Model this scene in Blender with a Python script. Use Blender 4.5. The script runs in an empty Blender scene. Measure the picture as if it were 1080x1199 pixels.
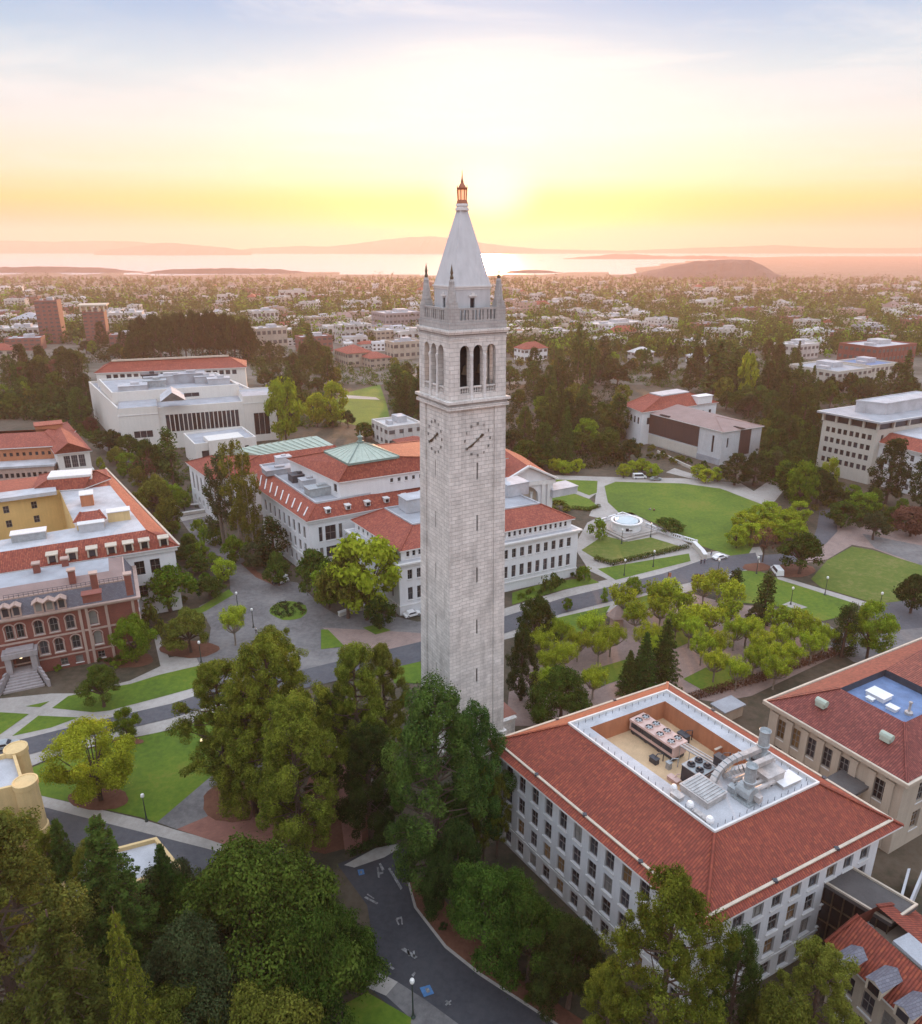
import bpy, bmesh, math, random
import numpy as np
from mathutils import Vector, Matrix

# ------------------------------------------------------------------ camera, sky, sun, exposure
SC = bpy.context.scene
COL = SC.collection
F, CX, CY, YH = 880.0, 540.0, 599.5, 285.0
PITCH = math.atan((CY - YH) / F)
CP, SP = math.cos(PITCH), math.sin(PITCH)
H = 84.8
cd = bpy.data.cameras.new("camera")
cam = bpy.data.objects.new("camera", cd)
COL.objects.link(cam)
cd.sensor_fit = 'HORIZONTAL'
cd.sensor_width = 36.0
cd.lens = F / 1080.0 * 36.0
cd.clip_start = 1.0
cd.clip_end = 80000.0
cam.location = (0, 0, H)
cam.rotation_euler = (math.pi / 2 - PITCH, 0, 0)
SC.camera = cam

SUN_AZ = math.radians(1.9)      # to the right of straight ahead
SUN_EL = math.radians(6.0)
SUNV = (math.sin(SUN_AZ) * math.cos(SUN_EL), math.cos(SUN_AZ) * math.cos(SUN_EL), math.sin(SUN_EL))
GAIN = 1.0                      # overall brightness of the sky
EXPOSURE = 0.08
SC.view_settings.view_transform = 'Standard'
SC.view_settings.look = 'None'
SC.view_settings.exposure = EXPOSURE
SC.view_settings.gamma = 1.0
SC.cycles.max_bounces = 6
SC.cycles.diffuse_bounces = 3
SC.cycles.glossy_bounces = 2
SC.cycles.transmission_bounces = 3
SC.cycles.volume_bounces = 1
SC.cycles.transparent_max_bounces = 6
SC.cycles.sample_clamp_indirect = 4.0
SC.cycles.use_denoising = True


def lin(r, g, b):
    def f(c):
        c /= 255.0
        return c / 12.92 if c <= 0.04045 else ((c + 0.055) / 1.055) ** 2.4
    return (f(r), f(g), f(b), 1.0)


class NT:
    """tiny helper to write node trees"""
    def __init__(s, tree):
        s.t = tree
        s.t.nodes.clear()

    def n(s, kind, **kw):
        nd = s.t.nodes.new(kind)
        for k, v in kw.items():
            setattr(nd, k, v)
        return nd

    def link(s, a, b):
        s.t.links.new(a, b)

    def val(s, sock, v):
        if hasattr(v, 'is_output'):
            s.link(v, sock)
        else:
            sock.default_value = v

    def math(s, op, a, b=0.0, c=0.0, clamp=False):
        nd = s.n('ShaderNodeMath', operation=op, use_clamp=clamp)
        s.val(nd.inputs[0], a); s.val(nd.inputs[1], b); s.val(nd.inputs[2], c)
        return nd.outputs[0]

    def mix(s, fac, a, b, mode='MIX'):
        nd = s.n('ShaderNodeMix', data_type='RGBA', blend_type=mode)
        s.val(nd.inputs['Factor'], fac)
        s.val(nd.inputs[6], a); s.val(nd.inputs[7], b)
        return nd.outputs[2]

    def ramp(s, fac, stops, interp='LINEAR'):
        nd = s.n('ShaderNodeValToRGB')
        cr = nd.color_ramp
        cr.interpolation = interp
        while len(cr.elements) < len(stops):
            cr.elements.new(0.5)
        for e, (p, c) in zip(cr.elements, stops):
            e.position = p
            e.color = c
        s.val(nd.inputs[0], fac)
        return nd.outputs[0]

    def noise(s, vec=None, scale=1.0, detail=3.0, rough=0.55, dist=0.0):
        nd = s.n('ShaderNodeTexNoise')
        if vec is not None:
            s.link(vec, nd.inputs['Vector'])
        nd.inputs['Scale'].default_value = scale
        nd.inputs['Detail'].default_value = detail
        nd.inputs['Roughness'].default_value = rough
        nd.inputs['Distortion'].default_value = dist
        return nd.outputs['Fac']

    def smooth(s, x, a, b):
        nd = s.n('ShaderNodeMapRange', interpolation_type='SMOOTHSTEP')
        s.val(nd.inputs[0], x)
        nd.inputs[1].default_value = a; nd.inputs[2].default_value = b
        return nd.outputs[0]


W = bpy.data.worlds.new("World")
SC.world = W
W.use_nodes = True
w = NT(W.node_tree)
tc = w.n('ShaderNodeTexCoord')
sx = w.n('ShaderNodeSeparateXYZ')
w.link(tc.outputs['Generated'], sx.inputs[0])
X, Y, Z = sx.outputs
base = w.ramp(w.math('DIVIDE', Z, 0.5, clamp=True), [
    (0.000, lin(240, 178, 168)), (0.036, lin(244, 176, 160)), (0.064, lin(248, 190, 130)), (0.094, lin(250, 212, 128)),
    (0.150, lin(246, 232, 200)), (0.25, lin(234, 238, 238)), (0.36, lin(200, 225, 240)), (0.50, lin(136, 184, 232)),
    (0.75, lin(200, 211, 228)), (1.0, lin(200, 210, 228))])
# elliptical glow round the sun
dx = w.math('SUBTRACT', w.math('DIVIDE', X, w.math('MAXIMUM', Y, 0.05)), math.tan(SUN_AZ))
front = w.smooth(Y, 0.05, 0.4)
def ell(rx, rz, z0):
    a = w.math('POWER', w.math('DIVIDE', dx, rx), 2.0)
    b = w.math('POWER', w.math('DIVIDE', w.math('SUBTRACT', Z, z0), rz), 2.0)
    return w.math('SQRT', w.math('ADD', a, b))
g1 = w.math('MULTIPLY', w.smooth(ell(0.58, 0.040, 0.036), 1.0, 0.10), front)
sky = w.mix(w.math('MULTIPLY', g1, 0.88), base, (1.05, .56, .03, 1))
g2 = w.math('MULTIPLY', w.smooth(ell(0.20, 0.040, 0.030), 1.0, 0.10), front)
sky = w.mix(w.math('MULTIPLY', g2, 0.95), sky, (1.12, .70, .0, 1))
g3 = w.math('MULTIPLY', w.smooth(ell(0.42, 0.150, 0.120), 1.0, 0.0), front)
sky = w.mix(w.math('MULTIPLY', g3, 0.26), sky, (1.02, 1.0, 0.95, 1))
g4 = w.math('MULTIPLY', w.smooth(ell(0.080, 0.052, 0.062), 1.0, 0.15), front)
sky = w.mix(g4, sky, (1.25, 1.16, 0.92, 1))
# thin high cloud, projected on a flat layer
den = w.math('MAXIMUM', Z, 0.03)
cv = w.n('ShaderNodeCombineXYZ')
w.link(w.math('DIVIDE', X, den), cv.inputs[0]); w.link(w.math('DIVIDE', Y, den), cv.inputs[1])
cl = w.noise(cv.outputs[0], 0.55, 7.0, 0.62, 0.6)
cl2 = w.noise(cv.outputs[0], 0.22, 3.0, 0.5, 0.2)
cm = w.math('MULTIPLY', w.smooth(cl, 0.44, 0.66), w.smooth(cl2, 0.36, 0.58))
cm = w.math('MULTIPLY', cm, w.smooth(Z, 0.04, 0.14))
sky = w.mix(w.math('MULTIPLY', cm, 0.60), sky, (0.90, 0.93, 0.96, 1))
nish = w.n('ShaderNodeTexSky', sky_type='NISHITA')
nish.sun_disc = False
nish.sun_elevation = SUN_EL
nish.sun_rotation = SUN_AZ
nish.altitude = 100.0
bg1 = w.n('ShaderNodeBackground'); w.link(sky, bg1.inputs[0]); w.link(w.math('MULTIPLY_ADD', w.smooth(Z, 0.27, 0.55), 1.42, 0.87), bg1.inputs[1])
bg2 = w.n('ShaderNodeBackground'); w.link(nish.outputs[0], bg2.inputs[0]); bg2.inputs[1].default_value = 0.02
ad = w.n('ShaderNodeAddShader')
w.link(bg1.outputs[0], ad.inputs[0]); w.link(bg2.outputs[0], ad.inputs[1])
wo = w.n('ShaderNodeOutputWorld'); w.link(ad.outputs[0], wo.inputs[0])

sl = bpy.data.lights.new("sun", 'SUN')
sl.energy = 5.0
sl.angle = math.radians(0.6)
sl.color = (1.0, 0.52, 0.24)
so = bpy.data.objects.new("sun", sl)
COL.objects.link(so)
so.rotation_euler = Vector(SUNV).to_track_quat('Z', 'Y').to_euler()


# ------------------------------------------------------------------ where a point of the view lies in the place
def gz(x, y):
    """height of the land: level campus, then the long slope down to the bay"""
    t = min(max((y - 420.0) / 2700.0, 0.0), 1.0)
    return -37.0 * (t * t * (3 - 2 * t)) ** 0.9 if t > 0 else 0.0


def at(px, py, z=0.0):
    a = (px - CX) / F
    b = (CY - py) / F
    d = (a, CP + b * SP, -SP + b * CP)
    t = (z - H) / d[2]
    return Vector((d[0] * t, d[1] * t, z))


def ground_at(px, py):
    z = 0.0
    for _ in range(12):
        p = at(px, py, z)
        z = 0.5 * z + 0.5 * gz(p.x, p.y)
    return at(px, py, z)


def top_z(y, py):
    b = (CY - py) / F
    return H + y * (b * CP - SP) / (CP + b * SP)


def pix_per_m(p):
    return F / (p.y * CP - (p.z - H) * SP)


def XY(pts, z):
    return [at(a, b, z).to_2d() for a, b in pts]


# ------------------------------------------------------------------ materials
MATS = {}


def new_mat(name):
    m = bpy.data.materials.new(name)
    m.use_nodes = True
    MATS[name] = m
    t = NT(m.node_tree)
    out = t.n('ShaderNodeOutputMaterial')
    bs = t.n('ShaderNodeBsdfPrincipled')
    t.link(bs.outputs[0], out.inputs[0])
    return m, t, bs, out


def bump(t, bs, h, strength=0.5, dist=0.05):
    b = t.n('ShaderNodeBump')
    b.inputs['Strength'].default_value = strength
    b.inputs['Distance'].default_value = dist
    t.link(h, b.inputs['Height'])
    t.link(b.outputs[0], bs.inputs['Normal'])


def c4(c):
    return (c[0], c[1], c[2], 1.0)


def plain(name, col, rough=0.7, var=0.18, scale=0.6, metal=0.0, streak=False, fine=6.0):
    """painted or mineral surface with mottling and weather streaks"""
    m, t, bs, out = new_mat(name)
    geo = t.n('ShaderNodeNewGeometry')
    n1 = t.noise(geo.outputs['Position'], scale, 5.0, 0.6)
    n2 = t.noise(geo.outputs['Position'], fine, 3.0, 0.6)
    f = t.math('ADD', t.math('MULTIPLY', n1, 0.65), t.math('MULTIPLY', n2, 0.35))
    if streak:
        mp = t.n('ShaderNodeMapping'); mp.inputs['Scale'].default_value = (1.6, 1.6, 0.12)
        t.link(geo.outputs['Position'], mp.inputs[0])
        f = t.math('ADD', t.math('MULTIPLY', f, 0.55), t.math('MULTIPLY', t.noise(mp.outputs[0], 1.0, 4.0, 0.65), 0.45))
    f = t.smooth(f, 0.3, 0.7)
    a = c4([x * (1 - var) for x in col]); b = c4([min(1, x * (1 + var)) for x in col])
    t.link(t.mix(f, a, b), bs.inputs['Base Color'])
    bs.inputs['Roughness'].default_value = rough
    bs.inputs['Metallic'].default_value = metal
    bump(t, bs, n2, 0.15, 0.03)
    return m


def tiles(name, c1, c2, c3):
    """clay pan tiles in rows; UV is in metres"""
    m, t, bs, out = new_mat(name)
    uv = t.n('ShaderNodeUVMap')
    sp = t.n('ShaderNodeSeparateXYZ'); t.link(uv.outputs[0], sp.inputs[0])
    cu = t.math('MULTIPLY', sp.outputs[0], 1 / 0.34)
    rv = t.math('MULTIPLY', sp.outputs[1], 1 / 0.42)
    cell = t.n('ShaderNodeCombineXYZ')
    t.link(t.math('FLOOR', cu), cell.inputs[0]); t.link(t.math('FLOOR', rv), cell.inputs[1])
    wn = t.n('ShaderNodeTexWhiteNoise', noise_dimensions='3D'); t.link(cell.outputs[0], wn.inputs[0])
    geo = t.n('ShaderNodeNewGeometry')
    big = t.noise(geo.outputs['Position'], 0.22, 5.0, 0.65)
    col = t.ramp(wn.outputs[0], [(0.0, c4([x * .78 for x in c1])), (0.35, c1), (0.75, c2), (1.0, c3)])
    col = t.mix(t.math('MULTIPLY', t.smooth(big, 0.35, 0.75), 0.40), col, c4([x * .62 for x in c1]))
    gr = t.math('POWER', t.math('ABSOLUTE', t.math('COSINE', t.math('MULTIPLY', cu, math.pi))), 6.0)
    col = t.mix(t.math('MULTIPLY', gr, 0.45), col, c4([x * .3 for x in c1]))  # channels darkened: groove shade put into the tile colour, along with mortar dirt
    t.link(col, bs.inputs['Base Color'])
    bs.inputs['Roughness'].default_value = 0.75
    hu = t.math('ABSOLUTE', t.math('SINE', t.math('MULTIPLY', cu, math.pi)))
    hv = t.math('FRACT', rv)
    bump(t, bs, t.math('ADD', hu, t.math('MULTIPLY', t.math('SUBTRACT', 1.0, hv), 0.7)), 0.9, 0.11)
    return m


def masonry(name, c1, c2, mortar, bw, bh, msize=0.03, stain=0.35, rough=0.8, streak=0.5, bstr=0.5):
    m, t, bs, out = new_mat(name)
    uv = t.n('ShaderNodeUVMap')
    br = t.n('ShaderNodeTexBrick')
    t.link(uv.outputs[0], br.inputs['Vector'])
    br.inputs['Scale'].default_value = 1.0
    br.inputs['Brick Width'].default_value = bw
    br.inputs['Row Height'].default_value = bh
    br.inputs['Mortar Size'].default_value = msize
    br.inputs['Mortar Smooth'].default_value = 0.2
    br.inputs['Bias'].default_value = 0.0
    br.inputs['Color1'].default_value = c1
    br.inputs['Color2'].default_value = c2
    br.inputs['Mortar'].default_value = mortar
    geo = t.n('ShaderNodeNewGeometry')
    mp = t.n('ShaderNodeMapping'); mp.inputs['Scale'].default_value = (0.9, 0.9, 0.10)
    t.link(geo.outputs['Position'], mp.inputs[0])
    s1 = t.noise(mp.outputs[0], 1.0, 6.0, 0.7)
    s2 = t.noise(geo.outputs['Position'], 0.35, 6.0, 0.65)
    f = t.math('ADD', t.math('MULTIPLY', s1, streak), t.math('MULTIPLY', s2, 1 - streak))
    f = t.math('MULTIPLY', t.smooth(f, 0.40, 0.72), stain)
    col = t.mix(f, br.outputs['Color'], c4([x * .35 for x in c1]))
    t.link(col, bs.inputs['Base Color'])
    bs.inputs['Roughness'].default_value = rough
    bump(t, bs, t.math('SUBTRACT', t.math('MULTIPLY', s2, 0.4), br.outputs['Fac']), bstr, 0.04)
    return m


def ground_mat(name, cols, scale=0.05, fine=1.5, rough=0.95, bstr=0.3):
    m, t, bs, out = new_mat(name)
    geo = t.n('ShaderNodeNewGeometry')
    a = t.noise(geo.outputs['Position'], scale, 6.0, 0.65, 0.3)
    b = t.noise(geo.outputs['Position'], fine, 4.0, 0.7)
    f = t.math('ADD', t.math('MULTIPLY', a, 0.6), t.math('MULTIPLY', b, 0.4))
    n = len(cols)
    t.link(t.ramp(t.smooth(f, 0.32, 0.68), [(i / (n - 1), c4(c)) for i, c in enumerate(cols)]), bs.inputs['Base Color'])
    bs.inputs['Roughness'].default_value = rough
    bump(t, bs, b, bstr, 0.08)
    return m


def foliage(name, dark, light, tr=0.25, nscale=0.5):
    m, t, bs, out = new_mat(name)
    t.t.nodes.remove(bs)
    oi = t.n('ShaderNodeObjectInfo')
    geo = t.n('ShaderNodeNewGeometry')
    tcn = t.n('ShaderNodeTexCoord')
    nz = t.noise(tcn.outputs['Object'], nscale, 3.0, 0.6)
    nz2 = t.noise(tcn.outputs['Object'], nscale * 3.2, 2.0, 0.6)
    nz = t.math('ADD', t.math('MULTIPLY', nz, 0.5), t.math('MULTIPLY', nz2, 0.5))
    f = t.math('ADD', t.math('MULTIPLY', t.smooth(nz, 0.36, 0.64), 0.62), t.math('MULTIPLY', geo.outputs['Random Per Island'], 0.38))
    col = t.mix(f, c4(dark), c4(light))
    hsv = t.n('ShaderNodeHueSaturation')
    t.link(col, hsv.inputs['Color'])
    t.link(t.math('ADD', 0.485, t.math('MULTIPLY', oi.outputs['Random'], 0.03)), hsv.inputs['Hue'])
    wn = t.n('ShaderNodeTexWhiteNoise', noise_dimensions='1D'); t.link(t.math('MULTIPLY', oi.outputs['Random'], 37.7), wn.inputs['W'])
    t.link(t.math('ADD', 0.75, t.math('MULTIPLY', wn.outputs[0], 0.5)), hsv.inputs['Value'])
    df = t.n('ShaderNodeBsdfDiffuse'); t.link(hsv.outputs[0], df.inputs[0])
    tl = t.n('ShaderNodeBsdfTranslucent'); t.link(hsv.outputs[0], tl.inputs[0])
    mx = t.n('ShaderNodeMixShader'); mx.inputs[0].default_value = tr
    t.link(df.outputs[0], mx.inputs[1]); t.link(tl.outputs[0], mx.inputs[2])
    t.link(mx.outputs[0], out.inputs[0])
    return m


def glass(name, col, rough=0.12, emit=None, estr=0.0):
    m, t, bs, out = new_mat(name)
    geo = t.n('ShaderNodeNewGeometry')
    n1 = t.noise(geo.outputs['Position'], 0.5, 2.0, 0.5)
    oi = t.n('ShaderNodeObjectInfo')
    f = t.math('ADD', t.math('MULTIPLY', n1, 0.5), t.math('MULTIPLY', oi.outputs['Random'], 0.6))
    t.link(t.mix(t.smooth(f, 0.25, 0.9), c4([x * .5 for x in col]), c4([x * 1.9 for x in col])), bs.inputs['Base Color'])
    bs.inputs['Roughness'].default_value = rough
    bs.inputs['Specular IOR Level'].default_value = 0.35
    if emit:
        bs.inputs['Emission Color'].default_value = c4(emit)
        bs.inputs['Emission Strength'].default_value = estr
    return m


M = {}
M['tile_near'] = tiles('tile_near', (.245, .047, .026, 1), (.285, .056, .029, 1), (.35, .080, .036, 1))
M['tile'] = tiles('tile', (.31, .068, .042, 1), (.38, .09, .05, 1), (.46, .13, .07, 1))
M['tile_dark'] = tiles('tile_dark', (.20, .045, .036, 1), (.25, .060, .045, 1), (.31, .085, .06, 1))
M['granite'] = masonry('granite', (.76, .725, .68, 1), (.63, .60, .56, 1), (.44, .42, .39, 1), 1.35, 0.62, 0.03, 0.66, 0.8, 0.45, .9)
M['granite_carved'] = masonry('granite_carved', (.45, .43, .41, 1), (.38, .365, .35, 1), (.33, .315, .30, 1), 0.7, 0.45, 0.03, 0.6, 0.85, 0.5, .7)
M['marble'] = plain('marble', (.50, .51, .52), .6, .12, .5, streak=True)
M['stucco'] = plain('stucco', (.68, .68, .685), .85, .06, .35, streak=True)
M['stucco_warm'] = plain('stucco_warm', (.66, .63, .58), .85, .06, .35, streak=True)
M['stucco_hall'] = plain('stucco_hall', (.60, .60, .61), .85, .12, .35, streak=True)
M['stucco_tan'] = plain('stucco_tan', (.40, .34, .27), .85, .12, .35, streak=True)
M['yellow'] = plain('yellow', (.66, .44, .17), .85, .10, .4, streak=True)
M['yellow_pale'] = plain('yellow_pale', (.62, .45, .22), .85, .12, .4, streak=True)
M['orange_wall'] = plain('orange_wall', (.42, .17, .085), .85, .15, .5, streak=True)
M['trim'] = plain('trim', (.64, .63, .61), .7, .10, .8, streak=True)
M['trim_ivory'] = plain('trim_ivory', (.50, .43, .34), .7, .15, .8)
M['deck_white'] = plain('deck_white', (.42, .43, .45), .8, .22, .25)
M['deck_grey'] = plain('deck_grey', (.32, .335, .36), .8, .2, .25)
M['deck_dark'] = plain('deck_dark', (.085, .08, .078), .85, .25, .4)
M['deck_blue'] = plain('deck_blue', (.12, .19, .34), .6, .25, .7)
M['deck_tan'] = plain('deck_tan', (.55, .40, .24), .8, .15, .5)
M['copper'] = plain('copper', (.36, .43, .36), .6, .16, .6, streak=True)
M['copper_edge'] = plain('copper_edge', (.16, .22, .19), .6, .2, .6)
M['brick'] = masonry('brick', (.25, .062, .042, 1), (.20, .05, .036, 1), (.24, .14, .11, 1), 0.5, 0.16, 0.015, 0.35)
M['brick_far'] = masonry('brick_far', (.28, .10, .075, 1), (.22, .08, .06, 1), (.25, .17, .15, 1), 1.4, 0.5, 0.05, 0.3)
M['sandstone'] = plain('sandstone', (.42, .30, .25), .85, .15, .5, streak=True)
M['stone_grey'] = plain('stone_grey', (.30, .27, .27), .9, .18, .6, streak=True)
M['slate'] = masonry('slate', (.17, .17, .20, 1), (.12, .12, .15, 1), (.06, .06, .07, 1), 0.5, 0.3, 0.02, 0.3, 0.6)
M['roof_brown'] = plain('roof_brown', (.27, .19, .17), .8, .14, .3)
M['panel_brown'] = masonry('panel_brown', (.075, .040, .034, 1), (.062, .034, .029, 1), (.03, .018, .016, 1), 0.9, 6.0, 0.05, 0.2)
M['concrete_wall'] = plain('concrete_wall', (.50, .47, .41), .85, .10, .3, streak=True)
M['glass'] = glass('glass', (.026, .028, .034))
M['glass_warm'] = glass('glass_warm', (.09, .055, .028), .2, (1.0, .55, .2), .025)
M['glass_blind'] = glass('glass_blind', (.13, .125, .115), .3)
M['glass_far'] = plain('glass_far', (.085, .08, .08), .4, .5, .3)
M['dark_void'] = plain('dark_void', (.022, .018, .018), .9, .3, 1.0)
M['frame_white'] = plain('frame_white', (.20, .19, .18), .6, .08, 1.0)
M['frame_dark'] = plain('frame_dark', (.05, .045, .042), .5, .2, 1.0)
M['copper_red'] = plain('copper_red', (.30, .10, .045), .45, .25, 2.0, .3)
M['numeral'] = plain('numeral', (.24, .23, .21), .7, .2, 2.0)
M['town_wall'] = plain('town_wall', (.52, .50, .47), .85, .18, .12)
M['town_warm'] = plain('town_warm', (.42, .36, .29), .85, .18, .12)
M['town_roof'] = plain('town_roof', (.50, .49, .48), .85, .25, .10)
M['bronze'] = plain('bronze', (.12, .085, .05), .5, .3, 2.0, .4)
M['metal'] = plain('metal', (.34, .37, .38), .5, .25, 1.0, .3)
M['metal_pale'] = plain('metal_pale', (.42, .39, .37), .5, .28, 1.0, .1)
M['metal_dark'] = plain('metal_dark', (.05, .055, .065), .5, .25, 1.2, .2)
M['chiller_pink'] = plain('chiller_pink', (.56, .40, .35), .6, .10, 1.0)
M['lamp_green'] = plain('lamp_green', (.025, .045, .035), .5, .2, 2.0)
M['white_paint'] = plain('white_paint', (.72, .72, .72), .45, .06, 1.0)
M['fan_dark'] = plain('fan_dark', (.055, .028, .026), .8, .2, 2.0)
M['rubber'] = plain('rubber', (.02, .02, .02), .8, .2, 2.0)
M['bark'] = plain('bark', (.085, .055, .04), .95, .35, 1.2, streak=True)
M['bark_pale'] = plain('bark_pale', (.24, .20, .16), .95, .3, 1.2, streak=True)
m_, t_, b_, o_ = new_mat('lamp_glow')
b_.inputs['Base Color'].default_value = (.9, .5, .3, 1)
b_.inputs['Emission Color'].default_value = (1.0, .45, .22, 1); b_.inputs['Emission Strength'].default_value = .75
M['lamp_glow'] = m_
m_, t_, b_, o_ = new_mat('lamp_warm')
b_.inputs['Base Color'].default_value = (.9, .8, .6, 1)
b_.inputs['Emission Color'].default_value = (1.0, .72, .38, 1); b_.inputs['Emission Strength'].default_value = 2.5
M['lamp_warm'] = m_
M['globe'] = plain('globe', (.75, .74, .70), .4, .05, 1.0)

M['ground'] = ground_mat('ground', [(.030, .026, .017), (.050, .046, .026), (.085, .064, .042), (.10, .083, .058)], .05, .6)
M['city_ground'] = ground_mat('city_ground', [(.05, .055, .035), (.09, .085, .06), (.16, .145, .12), (.10, .09, .06)], .012, .05)
M['grass'] = ground_mat('grass', [(.046, .092, .003), (.072, .132, .004), (.100, .160, .006), (.155, .165, .018)], .06, .9)
M['grass_dry'] = ground_mat('grass_dry', [(.055, .098, .005), (.090, .128, .010), (.175, .165, .045)], .045, .7)
M['asphalt'] = ground_mat('asphalt', [(.060, .062, .072), (.080, .082, .092), (.105, .105, .112)], .10, 1.2, .85)
M['asphalt_shaded'] = ground_mat('asphalt_shaded', [(.026, .028, .034), (.040, .042, .050), (.055, .056, .062)], .10, 1.2, .85)  # asphalt darkened for the foreground: lens falloff and tree shade put into the colour
M['asphalt_old'] = ground_mat('asphalt_old', [(.09, .087, .088), (.15, .144, .141), (.21, .20, .19)], .08, .9, .9)
M['concrete'] = ground_mat('concrete', [(.27, .25, .225), (.34, .315, .285), (.40, .375, .345)], .10, 1.0, .9)
M['mulch'] = ground_mat('mulch', [(.085, .034, .018), (.13, .050, .027), (.17, .075, .042)], .15, 1.5)
M['paving'] = masonry('paving', (.30, .13, .095, 1), (.26, .11, .082, 1), (.22, .13, .105, 1), 0.6, 0.3, 0.02, 0.35, .9, 0.0)
M['paving_pale'] = masonry('paving_pale', (.30, .215, .185, 1), (.26, .19, .165, 1), (.22, .17, .15, 1), 0.8, 0.4, 0.02, 0.35, .9, 0.0)
M['marking'] = plain('marking', (.20, .20, .20), .8, .6, 2.0)
M['marking_blue'] = plain('marking_blue', (.05, .15, .32), .7, .2, 2.0)
M['rock'] = plain('rock', (.45, .44, .42), .9, .2, 1.0)
m_, t_, b_, o_ = new_mat('water')
geo_ = t_.n('ShaderNodeNewGeometry')
b_.inputs['Base Color'].default_value = (.80, .82, .84, 1)
b_.inputs['Metallic'].default_value = 1.0
b_.inputs['Roughness'].default_value = .24
b_.inputs['Specular IOR Level'].default_value = .9
bump(t_, b_, t_.noise(geo_.outputs['Position'], .05, 4., .6), .8, 3.0)
M['water'] = m_
M['pool_dome'] = plain('pool_dome', (.50, .58, .60), .4, .08, .8)
M['pool_water'] = plain('pool_water', (.26, .42, .42), .25, .12, .8)
M['hill'] = ground_mat('hill', [(.05, .045, .04), (.085, .07, .06), (.12, .10, .085)], .004, .02)

M['f_oak'] = foliage('f_oak', (0.015, 0.033, 0.006), (0.101, 0.159, 0.024))
M['f_pine'] = foliage('f_pine', (0.022, 0.039, 0.006), (0.230, 0.259, 0.032), nscale=.4)
M['f_conifer'] = foliage('f_conifer', (0.011, 0.030, 0.009), (0.097, 0.165, 0.030), nscale=.4)
M['f_cedar'] = foliage('f_cedar', (0.022, 0.032, 0.007), (0.172, 0.196, 0.039), nscale=.35)
M['f_plane'] = foliage('f_plane', (0.132, 0.180, 0.010), (0.432, 0.497, 0.043), .35)
M['f_bright'] = foliage('f_bright', (0.054, 0.114, 0.007), (0.227, 0.335, 0.028), .35)
M['f_dark'] = foliage('f_dark', (0.011, 0.022, 0.006), (0.062, 0.097, 0.022))
M['f_red'] = foliage('f_red', (.075, .036, .026), (.18, .09, .06))
M['f_grey'] = foliage('f_grey', (.028, .042, .016), (.085, .108, .042))
M['f_olive'] = foliage('f_olive', (0.039, 0.053, 0.008), (0.218, 0.230, 0.037))


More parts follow.
